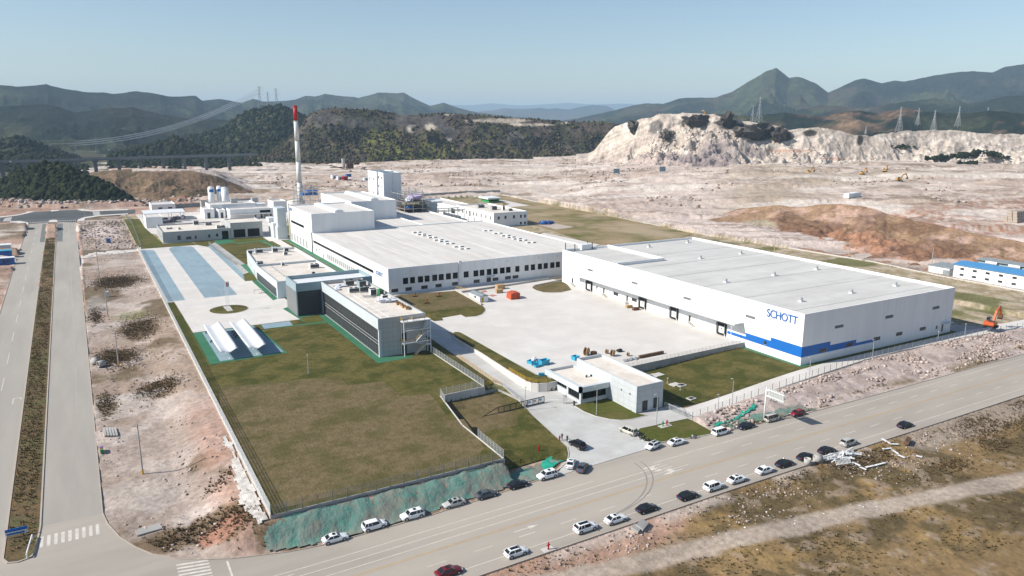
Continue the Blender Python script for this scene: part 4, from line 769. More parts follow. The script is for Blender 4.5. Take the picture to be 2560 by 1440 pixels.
def block(root, x0, x1, y0, y1, z0, z1, wm, rm, W=(), S=(), E_=(), N_=(), par=0.7, th=0.35, depth=0.22, roof=True, wname='wall'):
    """a box of a building with parapet; W/S/E_/N_ openings in world coordinates along each face"""
    mb = MB(); hs = {}
    hs['W'] = [(y1-h[1], y1-h[0], *h[2:]) for h in W]; a = facade(mb, (x0, y1), (x0, y0), z0, z1, hs['W'], depth)
    hs['S'] = [(h[0]-x0, h[1]-x0, *h[2:]) for h in S]; b = facade(mb, (x0, y0), (x1, y0), z0, z1, hs['S'], depth)
    hs['E'] = [(h[0]-y0, h[1]-y0, *h[2:]) for h in E_]; c = facade(mb, (x1, y0), (x1, y1), z0, z1, hs['E'], depth)
    hs['N'] = [(x1-h[1], x1-h[0], *h[2:]) for h in N_]; d = facade(mb, (x1, y1), (x0, y1), z0, z1, hs['N'], depth)
    X0, X1, Y0, Y1 = x0+th, x1-th, y0+th, y1-th; zr = z1-par
    O = [(x0, y0), (x1, y0), (x1, y1), (x0, y1)]; I = [(X0, Y0), (X1, Y0), (X1, Y1), (X0, Y1)]
    if par > 0:
        for i in range(4):
            j = (i+1) % 4; mb.quad((*O[i], z1), (*O[j], z1), (*I[j], z1), (*I[i], z1)); mb.quad((*I[i], z1), (*I[j], z1), (*I[j], zr), (*I[i], zr))
    mb.build(wname, wm, root)
    if roof: MB().quad((X0-.05, Y0-.05, zr), (X1+.05, Y0-.05, zr), (X1+.05, Y1+.05, zr), (X0-.05, Y1+.05, zr)).build('roof', rm, root)
    for k, q in (('W', a), ('S', b), ('E', c), ('N', d)): windows(root, *q, hs[k], depth)
def text_mesh(root, txt, o, udir, vdir, width, height, depth, m, name='lettering'):
    cu = bpy.data.curves.new('t', 'FONT'); cu.body = txt; cu.size = 1; cu.extrude = 0.02; cu.space_character = 0.92
    t = bpy.data.objects.new('t', cu); sc.collection.objects.link(t); bpy.context.view_layer.update()
    me = bpy.data.meshes.new_from_object(t.evaluated_get(bpy.context.evaluated_depsgraph_get())); bpy.data.objects.remove(t); bpy.data.curves.remove(cu)
    xs = [v.co.x for v in me.vertices]; ys = [v.co.y for v in me.vertices]; o = Vector(o); u = Vector(udir); v_ = Vector(vdir); n = u.cross(v_)
    off = WLOC.get(root.name, Vector((0, 0, 0)))
    for v in me.vertices: v.co = o+u*((v.co.x-min(xs))/(max(xs)-min(xs))*width)+v_*((v.co.y-min(ys))/(max(ys)-min(ys))*height)+n*(depth*(0.5+v.co.z/0.04))-off
    me.materials.clear(); me.materials.append(m); me.name = name; ob = link(bpy.data.objects.new(name, me)); ob.parent = root; WLOC[ob.name] = off; return ob
# --- warehouse
WX0, WX1, WY0, WY1, WZ = 180.6, 256.1, 143.5, 272.6, 14.5
wh = empty('warehouse', (WX0, WY0, -1.3), 'huge white warehouse with blue stepped band and truck docks', 'warehouse')
def yz(*p): return onX(p[0], p[1], WX0)
Wh = [(a, b, 8.5, 9.4, 'dlouvre') for a, b in ((249.6, 253.4), (220.4, 224.2), (191.1, 195.1), (162.0, 166.0))]
docks = [251.8, 216.9, 199.2, 175.8]
for y in docks: Wh.append((y-1.5, y+1.5, 0.75, 3.5, 'skip'))
for px, py in ((1431, 705), (1509.4, 730), (1567.6, 750), (1723.6, 801)): y = yz(px, py)[0]; Wh.append((y-.55, y+.55, 1.0, 3.2, 'door'))
y = yz(1492, 721)[0]; Wh.append((y-.5, y+.5, 1.9, 3.0, 'pane'))
for px, py in ((1539.5, 737), (1585.5, 751)): y = yz(px, py)[0]; Wh.append((y-1.6, y+1.6, 1.7, 3.0, 'window'))
y = yz(1913, 859)[0]; Wh.append((y-.55, y+.55, 1.5, 2.7, 'pane'))
Sh = [(194.7, 198.8, 8.15, 9.1, 'dlouvre'), (219.1, 223.2, 8.05, 9.1, 'dlouvre'), (244.3, 248.3, 8.0, 9.0, 'dlouvre')]+[(a, a+3.4, 1.4, 2.6, 'window') for a in (188.5, 200.9, 214.3, 225.8, 238.4)]+[(250.9, 252, -.6, 2.0, 'door'), (247.5, 248.6, .8, 2.0, 'pane')]
skipk = [h for h in Wh if h[4] == 'skip']
block(wh, WX0, WX1, WY0, WY1, -1.35, WZ, M['white'], M['roofgrey'], W=[h for h in Wh if h[4] != 'skip'], S=Sh, par=0.9)
mb = MB()
for (y0, y1, z1) in ((WY0-.03, 155.2, 4.5), (155.2, 165.3, 3.4), (165.3, 173.3, 2.2)):
    wy = yz(1913, 859)[0]
    if y0 < wy < y1: mb.box(WX0-.035, y0, 1.2, WX0, wy-.56, z1); mb.box(WX0-.035, wy+.56, 1.2, WX0, y1, z1); mb.box(WX0-.035, wy-.56, 2.71, WX0, wy+.56, z1); mb.box(WX0-.035, wy-.56, 1.2, WX0, wy+.56, 1.49)
    else: mb.box(WX0-.035, y0, 1.2, WX0, y1, z1)
def sband(x0, x1, z1):
    cuts = [a for a in (188.5, 200.9, 214.3) if x0 < a+1.7 < x1]; q = x0
    for a in cuts: mb.box(q, WY0-.03, 1.2, a-.02, WY0, z1); mb.box(a-.02, WY0-.03, 1.2, a+3.42, WY0, 1.38); mb.box(a-.02, WY0-.03, 2.62, a+3.42, WY0, max(z1, 2.64)) if z1 > 2.7 else None; q = a+3.42
    mb.box(q, WY0-.03, 1.2, x1, WY0, z1)
sband(WX0-.03, 193.3, 4.4); sband(193.3, 205.6, 3.2); mb.box(205.6, WY0-.03, 1.2, 214.2, WY0, 2.1)
mb.build('blue_band', M['blue'], wh)
text_mesh(wh, 'SCHOTT', (WX0-.01, 157.4, 10.75), (0, -1, 0), (0, 0, 1), 11.6, 2.5, .18, M['letter'])
cn = MB(); cn.prism([(WX0-4.2, 166.5), (WX0, 166.5), (WX0, 260), (WX0-4.2, 260)], 6.35, 6.5); cano = cn.build('canopy', M['fascia'], wh)
k = MB(); k.box(WX0-4.32, 166.4, 6.1, WX0-4.2, 260.1, 6.62); k.build('canopy_edge', M['whitemetal'], cano)
for i in range(17): y = 168+i*5.7; MB().bar((WX0-3.3, y, 6.5), (WX0, y, 9.4), 0.09).build('tie_rod', M['metal'], cano)
for y in (168.2, 250): MB().cyl((WX0-3.6, y, -1.3 if y < 180 else 0), (WX0-3.6, y, 6.35), .11).build('post', M['whitemetal'], cano)
for y in docks:
    s = MB(); x = WX0; s.box(x-.55, y-2.15, 0.35, x, y-1.45, 3.25); s.box(x-.55, y+1.45, 0.35, x, y+2.15, 3.25); s.box(x-.55, y-2.15, 3.25, x, y+2.15, 4.15); s.box(x-.4, y-1.45, 0.2, x, y+1.45, 0.75)
    o = s.build('dock_seal', M['black'], wh); s = MB(); s.box(x-.12, y-1.45, .75, x, y+1.45, 3.25); dd = s.build('dock_door', M['whitemetal'], wh); s = MB(); s.box(x-.16, y-.3, 2.1, x-.121, y+.3, 2.45); s.build('pane', M['winglass'], dd)
    s = MB(); 
    for q in (-1.675, 1.675): MB().box(x-.62, y+q-.075, .35, x-.551, y+q+.075, 4.0).build('trim', M['lightframe'], o)
    for q in (-2.6, 2.6): MB().box(x-1.3, y+q-.07, 0, x-1.16, y+q+.07, 1.15).build('bollard', M['whitemetal'], o)
for px, py, dy in ((1431, 705, -1), (1509.4, 730, -1), (1723.6, 801, -1), (1567.6, 750, 0)):
    y = yz(px, py)[0]; s = MB(); s.box(WX0-1.5, y-.9, 0, WX0, y+.9, .98)
    if dy:
        for i in range(6): s.box(WX0-1.5, y-.9-.42*(i+1), 0, WX0, y-.9-.42*i, .98-.155*(i+1)+.0)
    st = s.build('stair', M['concrete'], wh); s = MB()
    if dy: s.box(WX0-1.46, y-1.0-2.5, .01, WX0-.05, y-1.0, .02)
    s.bar((WX0-1.45, y+.85, .98), (WX0-1.45, y+.85, 2.0), .06); s.bar((WX0-1.45, y-.85, .98), (WX0-1.45, y-.85, 2.0), .06); s.bar((WX0-1.45, y-.85, 2.0), (WX0-1.45, y+.85, 2.0), .06)
    if dy: s.bar((WX0-1.45, y-.85, 2.0), (WX0-1.45, y-3.3, 1.05), .06)
    s.build('handrail', M['metal'], st)
s = MB(); s.box(204.8, 234.2, 13.6, 205.15, 272.2, 14.85); s.box(181, 233.85, 13.6, 205.15, 234.2, 14.85); s.build('inner_parapet', M['white'], wh)
for y in (150.5, 170, 189, 208, 226.5, 246): MB().box(205.2 if y > 230 else 181.6, y-.12, 13.6, 255.6, y+.12, 13.68).build('roof_seam', M['roofgrey'], wh)
for px, py in ((1518, 658), (1530, 662), (1652, 695), (1796, 734)): y, z = yz(px, py); MB().box(WX0-.3, y-.2, z-.15, WX0, y+.2, z+.15).build('wall_lamp', M['lightframe'], wh)
s = MB(); s.box(250.2, WY0-1.6, 2.5, 255, WY0, 2.62); s.build('door_canopy', M['fascia'], wh)
v0 = None
for i, (px, py) in enumerate(((1622, 618), (1719, 607), (1751, 647), (1852, 635), (1814, 706), (1935, 689), (2041, 674), (2002, 754), (2128, 733), (2238.5, 715))):
    x, y = G(px, py, 13.6)
    if v0 is None:
        v0 = empty('roof_ventilator', (x, y, 13.6), 'white turbine ventilator in a grid on the flat warehouse roof', 'roof vent', 'ventilators on the warehouse roof')
        s = MB(); s.box(-.62, -.62, 0, .62, .62, .45); s.build('base', M['whitemetal'], v0, world=False); s = MB(); s.cyl((0, 0, .45), (0, 0, .8), .5, .45, 12); s.cyl((0, 0, .8), (0, 0, 1.25), .62, .55, 12); s.cyl((0, 0, 1.25), (0, 0, 1.5), .55, .15, 12); s.build('turbine', M['metal'], v0, world=False)
    else: copy_tree(v0, (x, y, 13.6))
x, y = G(1462, 624, 13.6)
t = empty('rooftop_unit', (x, y, 13.6), 'boxy white rooftop unit between four black posts at warehouse corner', 'rooftop unit'); s = MB(); s.box(x-2.6, y-1.4, 13.75, x+2.6, y+1.4, 16.1); u = s.build('casing', M['whitemetal'], t); s = MB()
for i in range(6): s.box(x-2.5+i*.85, y-1.43, 13.9, x-2.46+i*.85, y-1.4, 16.0)
s.build('panel_joint', M['lightframe'], u); 
for dx, dy in ((-9, 2), (-6.5, -1.6), (2.9, 2.0), (2.9, -1.6)): MB().box(x+dx-.14, y+dy-.14, 13.6, x+dx+.14, y+dy+.14, 17).build('post', M['darkmetal'], t)
s = MB(); s.box(x-9, y-1.8, 13.61, x+3.2, y+2.2, 13.7); s.build('base', M['greyroof'], t); s = MB()
for zz in (14.4, 15.3): s.bar((x-9, y+2, zz), (x+2.9, y+2, zz), .06); s.bar((x-6.5, y-1.6, zz), (x-2.8, y-1.6, zz), .06)
s.build('rail', M['metal'], t)
# --- main factory hall with its two high blocks
FX, FY, FZ = 104.4, 285.0, 10.9
fa = empty('factory_hall', (FX, FY, 0), 'long white production hall with dark window strip, blue lettering and high blocks', 'factory')
W = [(303, 398, 5.85, 7.15, 'bars')]
for i in range(14): y = 371.4-i*3.12-(i//2)*0.12; W.append((y-1.15, y+1.15, 1.0, 3.6, 'louvre'))
W += [(378.5, 379.8, .2, 2.4, 'door'), (391.5, 393, 1.8, 3.2, 'pane'), (386.3, 387.5, 3.0, 4.3, 'pane')]
zx = lambda q: onY(q/3.2+600, 695, FY)[0]
S = []
for a, b in ((1303, 1345), (1360, 1400), (1423, 1465), (1477, 1517), (1538, 1578), (1590, 1630), (1648, 1688), (1703, 1743), (1790, 1830), (1868, 1908), (1918, 1956), (1975, 2012), (2025, 2062), (2080, 2118), (2128, 2165), (2202, 2236), (2276, 2310), (2325, 2360), (2382, 2416), (2428, 2462), (2480, 2515), (2525, 2558)): S.append((zx(a), zx(b), 3.85, 6.5, 'dark'))
for a, b in ((1207, 1260), (1320, 1370), (1447, 1498), (1562, 1610), (1695, 1740), (1868, 1915), (2020, 2065), (2120, 2165), (2180, 2225)): S.append((zx(a)+.05, zx(b)+.15, 0.9, 2.4, 'window'))
S.append((zx(1973), zx(2008), 0, 2.8, 'door'))
block(fa, FX, 208.3, FY, 401.3, -.5, FZ, M['white'], M['roof'], W=W, S=S, par=0.45, th=0.3)
block(fa, 139.2, 169.5, 401.3, 440, -.5, FZ, M['white'], M['roof'], par=0.45, th=0.3)
block(fa, 169.5, 203, 401.3, 497, -.5, 9.6, M['white'], M['roof'], par=0.7)
Wb = [(416, 445, 11.2, 12.7, 'bars')]+[(442.6-i*6.5, 446.2-i*6.5, .7, 5.0, 'louvre') for i in range(6)]
block(fa, FX, 139.2, 399.2, 450.2, -.5, 20.9, M['white'], M['roof'], W=Wb, par=0.7)
block(fa, 139.2, 168, 440, 505, -.5, 21.8, M['white'], M['roof'], par=0.7)
text_mesh(fa, 'SCHOTT', (FX-.01, 299.3, 6.2), (0, -1, 0), (0, 0, 1), 7.8, 1.7, .12, M['letter'])
text_mesh(fa, 'SCHOTT', (FX-.01, 448.3, 18.0), (0, -1, 0), (0, 0, 1), 8.0, 1.7, .12, M['letter'])
s = MB(); s.box(zx(1755)-.3, FY-.35, 0, zx(1772), FY-.02, FZ+.6); s.build('downpipe', M['whitemetal'], fa)
s = MB(); s.box(FX-.3, FY-.08, -.5, 180.5, FY, .75); s.build('plinth', M['fascia'], fa)
s = MB(); s.box(zx(1965), FY-1.4, 3.3, zx(2035), FY-.02, 3.4); s.build('door_canopy', M['fascia'], fa)
for x in (137.2, 114.0, 160, 176, 186): MB().box(x-.2, FY-.3, 9.1, x+.2, FY, 9.4).build('wall_lamp', M['lightframe'], fa)
for x in (122, 136, 150.8, 165, 179, 193): MB().box(x-.08, FY+.4, FZ-.45, x+.08, 399.0 if x < 140 else 400.8, FZ-.39).build('roof_seam', M['roof'], fa)
def monitor(x0, y0, y1, z):
    s = MB(); n = 9; prof = [(-2.3, 0), (-2.3, .9)]+[(2.3*math.cos(R(180-180*i/n)), .9+.75*math.sin(R(180*i/n))) for i in range(1, n)]+[(2.3, .9), (2.3, 0)]
    P = [(x0+a, y0, z+b) for a, b in prof]+[(x0+a, y1, z+b) for a, b in prof]; k = len(prof)
    s.add(P, [(i, i+1, k+i+1, k+i) for i in range(k-1)]+[tuple(range(k-1, -1, -1)), tuple(range(k, 2*k))]); return s
monitor(121.0, 404, 446, 20.2).build('roof_monitor', M['whitemetal'], fa); monitor(156.5, 447, 500, 21.1).build('roof_monitor', M['whitemetal'], fa)
q6 = lambda x, y: G(1000+x/5.76, 440+y/5.76, FZ-.4)
rows = ((205, 815), (275, 810), (270, 845), (340, 838), (340, 862), (415, 860), (425, 890), (500, 885), (510, 925), (590, 920), (585, 945), (660, 942), (670, 978), (750, 972), (795, 1022), (880, 1018), (880, 1052), (965, 1048),
        (1220, 790), (1295, 787), (1365, 830), (1440, 825), (1475, 862), (1555, 858), (1555, 885), (1625, 880), (1640, 908), (1715, 905), (1720, 932), (1795, 925), (1840, 962), (1920, 958))
for i, (a, b) in enumerate(rows):
    x, y = q6(a, b)
    s = MB(); s.prism([(x-.9, y-1.0), (x+.9, y-1.0), (x+.9, y+1.0), (x-.9, y+1.0)], FZ-.45, FZ+.05); o = s.build('skylight', M['whitemetal'], fa)
    s = MB(); s.box(x-.75, y-1.06, FZ-.35, x+.95, y-.98, FZ); s.box(x+.88, y-.9, FZ-.35, x+.96, y+.9, FZ); s.build('pane', M['frame'], o)
# tower
TX, TY = 182.0, 500.0
tw = empty('batch_tower', (TX, TY, 0), 'tall white windowed tower block behind the production hall', 'tower')
yw = lambda px, py: onX(px, py, TX)
hw = []
for px, py in ((923, 446), (933, 448), (946.5, 443), (954, 444.5), (947.5, 465), (955, 466.5), (925, 479), (934.5, 481.5), (944, 484)): yy, zz = yw(px, py); hw.append((yy-.9, yy+.9, zz-.9, zz+.9, 'pane'))
block(tw, TX, 195, TY, 532, 0, 34, M['white'], M['teal'], W=hw, par=0.5)
s = MB(); s.box(188.6, TY-.16, 20, 188.9, TY, 34); s.build('downpipe', M['fascia'], tw)
s = MB(); s.box(184, TY+12, 33.5, 194, TY+13, 34.2); s.build('roof_beam', M['whitemetal'], tw)
# --- office block
of = empty('office_building', (72.7, 208, 0), 'three storey office block with dark glass front and grey cladding', 'office')
OX0, OX1, OY0, OY1, OZ = 72.7, 87.8, 208.0, 268.7, 12.0
So = [(79.6, 81.4, .1, 2.7, 'door'), (79.6, 81.4, 4.1, 6.7, 'door')]
block(of, OX0, OX1, OY0, OY1, 0, OZ, M['greypan'], M['rooflight'], W=[(OY0+.7, OY1-.05, .15, 8.7, 'skip')], S=So, par=1.1, th=.45, depth=.35)
def curtain(root, p0, p1, z0, z1, du, floors, m='glass', fr='frame', t=.07, off=.3):
    p0 = Vector((*p0, 0)); p1 = Vector((*p1, 0)); d = (p1-p0); L = d.length; d.normalize(); n = Vector((d.y, -d.x, 0)); nb = max(1, round(L/du)); zs = [z0]+floors+[z1]
    g = MB(); k = MB(); a = p0-n*off; b = p1-n*off
    for i in range(nb):
        for v0, v1 in zip(zs, zs[1:]):
            j = (random.random()-.5)*.02; q = [a+d*(L*i/nb)+Vector((0, 0, v0)), a+d*(L*(i+1)/nb)+Vector((0, 0, v0)), a+d*(L*(i+1)/nb)-n*j+Vector((0, 0, v1)), a+d*(L*i/nb)-n*j+Vector((0, 0, v1))]; g.quad(*q)
    o = g.build('glass_wall', M[m], root)
    for i in range(nb+1): q = a+d*(L*i/nb)+n*.05; k.bar(q+Vector((0, 0, z0)), q+Vector((0, 0, z1)), t)
    for v in zs: k.bar(a+n*.05+Vector((0, 0, v)), b+n*.05+Vector((0, 0, v)), t*(1.6 if v in floors[1::2] else 1))
    k.build('mullion', M[fr], o); return o
curtain(of, (OX0, OY1), (OX0, OY0+.7), .15, 8.7, 1.5, [1.1, 3.2, 4.1, 5.2, 7.4], 'glass', 'frame', .05, .3)
for zz in (3.65, 4.6): MB().box(OX0+.12, OY0+.7, zz, OX0+.24, OY1, zz+.09).build('transom', M['lightframe'], of)
s = MB(); s.box(OX0-.25, OY0, 8.7, OX0-.01, OY1, OZ+.02); s.build('fascia', M['fascia'], of)
s = MB(); s.box(OX0-.1, OY0-.02, 0, OX0+.62, OY0+.7, 8.7); s.build('corner_pier', M['fascia'], of)
# --- fire stair on the end wall
st = MB(); x0, x1, y1 = 79.3, 88.3, OY0-.05; y0 = y1-2.6
for (x, y) in ((79.6, y0), (88.2, y0), (79.6, y1-.2), (88.2, y1-.2)): st.cyl((x, y, 0), (x, y, OZ-1.2 if x > 80 or True else 8), .14, None, 8)
for z in (4.0, 7.9, 10.6): st.bar((79.6, y0, z), (88.2, y0, z), .22); st.bar((79.6, y1-.2, z), (88.2, y1-.2, z), .18)
sroot = st.build('fire_stair', M['whitemetal'], of)
s = MB(); s.box(79.3, y0, 10.5, 88.3, y1, 10.7); s.box(79.3, y0, 3.8, 83.2, y1, 3.98); s.box(86.4, y0, 6.6, 88.3, y1, 6.75); s.box(86.4, y0, 2.6, 88.3, y1, 2.75)
for (xa, za, xb, zb) in ((83.2, 3.95, 86.4, 6.7), (88.0, 10.6, 86.4, 6.75), (83.4, .1, 86.4, 2.7), (86.4, 2.7, 81.8, 3.95)):
    yy = y0+.1 if zb > za and za < 9 and xb > xa else y0+1.3
    for i in range(9): t0 = i/9; s.obox((xa+(xb-xa)*t0, yy+.55, za+(zb-za)*t0), (.34, 1.1, .07))
    s.obox(((xa+xb)/2, yy, (za+zb)/2), (.1, .1, .1)); s.bar((xa, yy, za), (xb, yy, zb), .2); s.bar((xa, yy+1.1, za), (xb, yy+1.1, zb), .2)
s.build('landing', M['whitemetal'], sroot)
s = MB()
def rail(mb, pts, h=1.1, t=.09, mids=(.55,), ps=1.6):
    for a, b in zip(pts, pts[1:]):
        a = Vector(a); b = Vector(b); n = max(1, int((b-a).length/ps))
        for i in range(n+1): p = a+(b-a)*i/n; mb.bar(p, p+Vector((0, 0, h)), t)
        for k in (h, *[h*m_ for m_ in mids]): mb.bar(a+Vector((0, 0, k)), b+Vector((0, 0, k)), t)
rail(s, [(79.4, y1, 10.7), (79.4, y0, 10.7), (80.8, y0, 10.7)]); rail(s, [(82.6, y1-.9, 10.7), (82.6, y0, 10.7), (88.2, y0, 10.7)]); rail(s, [(79.4, y1, 3.98), (79.4, y0, 3.98), (83.2, y0, 3.98), (86.4, y0, 6.75), (88.2, y0, 6.75), (88.2, y1, 6.75)]); rail(s, [(83.4, y0, .1), (86.4, y0, 2.75), (88.2, y0, 2.75)])
s.build('handrail', M['yellowrail'], sroot)
# --- glass lobby joining the offices
LX0, LY0, LY1 = 63.4, 268.7, 284.0
block(of, LX0, 92, LY0, LY1, 0, 12.2, M['teal'], M['whitemetal'], W=[(LY0+.2, LY1-.2, .1, 9.2, 'skip')], S=[(LX0+.3, OX0-.3, .1, 9.2, 'skip')], par=1.4, th=.4)
curtain(of, (LX0, LY1-.2), (LX0, LY0+.2), .1, 9.2, 3.7, [4.2], 'glass', 'frame', .08, .3); curtain(of, (LX0+.3, LY0), (OX0-.3, LY0), .1, 9.2, 1.5, [1.6, 3.1, 4.6, 6.1, 7.6], 'glass', 'frame', .07, .3)
y = LY0+.4
while y < LY1-.2: MB().box(LX0-.18, y, .15, LX0-.02, y+.34, 9.2).build('fin', M['lightframe'], of); y += .95
s = MB(); s.box(LX0-.12, LY0-.1, 9.2, LX0-.01, LY1, 12.22); s.box(LX0-.12, LY0-.12, 9.2, OX0, LY0-.02, 12.22); s.build('fascia', M['teal'], of)
block(of, 68.5, 91.5, LY1, 300.5, 0, 8.6, M['teal'], M['whitemetal'], par=1.2, th=.5)
# --- low canteen wing
ca = empty('canteen_wing', (63.5, 300.5, 0), 'low pale wing with recessed glass front and equipment on roof', 'building')
block(ca, 63.5, 90.5, 300.5, 341.0, 0, 7.0, M['fascia'], M['rooflight'], W=[(302.5, 340.4, .1, 3.9, 'skip')], par=.9, th=.45)
curtain(ca, (63.5, 340.4), (63.5, 302.5), .1, 3.9, 1.9, [1.0, 2.9], 'glass', 'lightframe', .09, .6)
mb = MB(); poly = [(63.7, 341), (90.5, 341), (90.5, 381), (67.0, 381)]
a = facade(mb, (67.0, 381), (63.7, 341), 0, 7.0, [(6, 7, 2.2, 3.6, 'pane'), (13, 14, 2.2, 3.6, 'pane'), (19, 20, 2.2, 3.6, 'pane'), (30, 31.3, .1, 3.4, 'door')]); windows(ca, *a, [(6, 7, 2.2, 3.6, 'pane'), (13, 14, 2.2, 3.6, 'pane'), (19, 20, 2.2, 3.6, 'pane'), (30, 31.3, .1, 3.4, 'door')])
facade(mb, (90.5, 341), (90.5, 381), 0, 7.0, []); facade(mb, (90.5, 381), (67.0, 381), 0, 7.0, [])
inn = [(64.2, 341.02), (90.1, 341.02), (90.1, 380.6), (67.4, 380.6)]
for i in (1, 2, 3):
    j = (i+1) % 4; mb.quad((*poly[i], 7), (*poly[j], 7), (*inn[j], 7), (*inn[i], 7)); mb.quad((*inn[i], 7), (*inn[j], 7), (*inn[j], 6.1), (*inn[i], 6.1))
mb.build('wall', M['fascia'], ca); MB().add([(*p, 6.1) for p in inn], [(0, 1, 2, 3)]).build('roof', M['rooflight'], ca)
# --- gatehouse
gh = empty('gatehouse', (107.4, 140.3, -2.3), 'grey clad gatehouse with ribbon windows beside the entrance gate', 'gatehouse')
block(gh, 116.1, 124.7, 140.3, 167.0, -2.5, 4.6, M['steelpan'], M['rooflight'], S=[(118.0, 119.8, -2.4, .4, 'door'), (121.6, 123.4, -2.3, .6, 'door')], par=.8, th=.4)
block(gh, 107.4, 116.1, 152.3, 168.6, -2.5, 2.3, M['steelpan'], M['rooflight'], W=[(153.0, 158.2, -1.6, .6, 'bars'), (159, 166.8, -.7, .6, 'bars')], S=[(107.9, 115.6, -1.4, .6, 'bars')], par=.7, th=.4, depth=.5)
s = MB(); s.box(106.6, 151.5, .9, 107.38, 168.6, 2.4); s.box(106.6, 151.5, .9, 116.1, 152.28, 2.4); s.build('eaves', M['fascia'], gh)
for y in (143, 146.5): MB().lump((115.85, y, 2.0), .28, 1, .05).build('wall_lamp', M['lightframe'], gh)
for i in range(3):
    x, y = G(1465+i*11.5, 943-i*1.5, 1.6); t = empty('air_conditioner', (x, y, 1.6), 'small white condenser in a row of three on gatehouse roof', 'air conditioner', 'condensers on the gatehouse roof')
    s = MB(); s.box(x-.42, y-.2, 1.65, x+.42, y+.2, 2.35); b_ = s.build('casing', M['whitemetal'], t); s = MB(); s.cyl((x, y-.2, 2.0), (x, y-.23, 2.0), .28, .28, 12); s.build('fan_grille', M['frame'], t)
# --- small windowed building by the parking
sb_ = empty('workshop_building', (37.5, 471.6, 0), 'low grey building with a taller garage of two wide windows', 'building')
zz6 = lambda x: onY(340+x/6.737, 590, 471.6)[0]
block(sb_, 37.5, 74.6, 471.6, 508, 0, 6.5, M['steelpan'] if False else M['greypan'], M['rooflight'], S=[(zz6(695), zz6(750), 1.5, 4.0, 'window'), (zz6(840), zz6(930), 1.4, 3.1, 'window'), (zz6(990), zz6(1020), 1.4, 3.3, 'pane'), (zz6(1215), zz6(1252), 1.6, 3.5, 'window'), (zz6(1348), zz6(1388), 1.9, 3.7, 'pane'), (zz6(1450), zz6(1560), .1, 5.0, 'dark')], W=[(478+i*5.5, 479+i*5.5, 1.8, 3.4, 'pane') for i in range(5)], par=.8)
block(sb_, 74.7, 93.2, 471.4, 494, 0, 9.5, M['greypan'], M['rooflight'], S=[(76.3, 83.0, .5, 5.4, 'bars'), (84.4, 91.4, .5, 5.4, 'bars')], par=.6)
# --- service buildings at the back
def simple(name, label, x0, x1, y0, y1, z1, wm='white', rm='roof', z0=0.0, cat='building', **k):
    r = empty(name, (x0, y0, z0), label, cat); block(r, x0, x1, y0, y1, z0, z1, M[wm], M[rm], **k); return r
simple('pump_house', 'small white box with dark door beside a row of service blocks', 74.6, 81.4, 577.8, 598, 6.7, S=[(76.5, 78.6, 0, 4.2, 'door')])
r = simple('pump_annex', 'narrow white annex with dark door next to the small box', 84.0, 88.4, 575, 590, 6.2, S=[(85.2, 87, 0, 4.2, 'door')])
r = simple('utility_hall', 'long white service hall with one dark ribbon window', 89.6, 119.8, 562.6, 577.5, 7.2, S=[(110.2, 117.8, 4.0, 5.8, 'dark'), (106.5, 107.6, .2, 2.6, 'pane'), (110.4, 112, .2, 3.0, 'pane'), (112.6, 116, .1, 3.4, 'louvre'), (117, 118.4, .1, 3, 'pane')], par=.6)
s = MB(); s.box(89.7, 559.5, 3.3, 119.8, 562.58, 3.6); s.build('canopy', M['concrete'], r)
r = simple('compressor_house', 'tallest white service block set behind the tanks', 80, 112.5, 587.5, 610, 8.7, par=.8)
s = MB(); s.box(113, 590, 0, 120.5, 605, 7.6); s.build('annex', M['white'], r)
for x0 in (97, 112.5):
    s = MB(); s.box(x0, 600, 7.8, x0+4.4, 604, 11.3); u = s.build('cooling_unit', M['metal'], r); s = MB()
    for i in range(6): s.box(x0+.1+i*.75, 599.9, 8.1, x0+.35+i*.75, 600, 11.1)
    s.build('slat', M['louvre'], u)
simple('transformer_house', 'white cubic house at the end of the service row', 126.4, 136.5, 592, 612, 8.4)
for i, (x, y, r_, zt, c, lab) in enumerate(((87.6, 630, 2.45, 18.7, 1, 'white gas tank with broad blue emblem patch, standing apart'), (93.9, 631, 2.2, 18.9, 1, 'white gas tank with blue patch half hidden by another tank'), (97.0, 625, 2.7, 18.3, 0, 'plain white gas tank with the widest body of three'))):
    t = empty('storage_tank', (x, y, 0), lab, 'tank', 'upright tanks behind the service hall'); s = MB(); s.cyl((x, y, 1.2), (x, y, zt-1.2), r_, r_, 24); s.cyl((x, y, zt-1.2), (x, y, zt-.4), r_, r_*.8, 24); s.cyl((x, y, zt-.4), (x, y, zt), r_*.8, r_*.3, 24); s.build('shell', M['whitemetal'], t, True)
    for a in range(3): q = (x+math.cos(a*2.1)*r_*.7, y+math.sin(a*2.1)*r_*.7); MB().cyl((*q, 0), (*q, 1.4), .25).build('leg', M['whitemetal'], t)
    if c:
        s = MB(); A0 = 225
        for k in range(8): a0 = R(A0+k*11); a1 = R(A0+k*11+11); s.quad((x+math.cos(a0)*(r_+.03), y+math.sin(a0)*(r_+.03), zt-4.4), (x+math.cos(a1)*(r_+.03), y+math.sin(a1)*(r_+.03), zt-4.4), (x+math.cos(a1)*(r_+.03), y+math.sin(a1)*(r_+.03), zt-2.1), (x+math.cos(a0)*(r_+.03), y+math.sin(a0)*(r_+.03), zt-2.1))
        s.build('emblem', M['blue'], t)
simple('grey_bunker', 'squat grey concrete box beside the white tanks', 81.0, 86.5, 640, 648, 6.5, 'concrete2', 'concrete2')
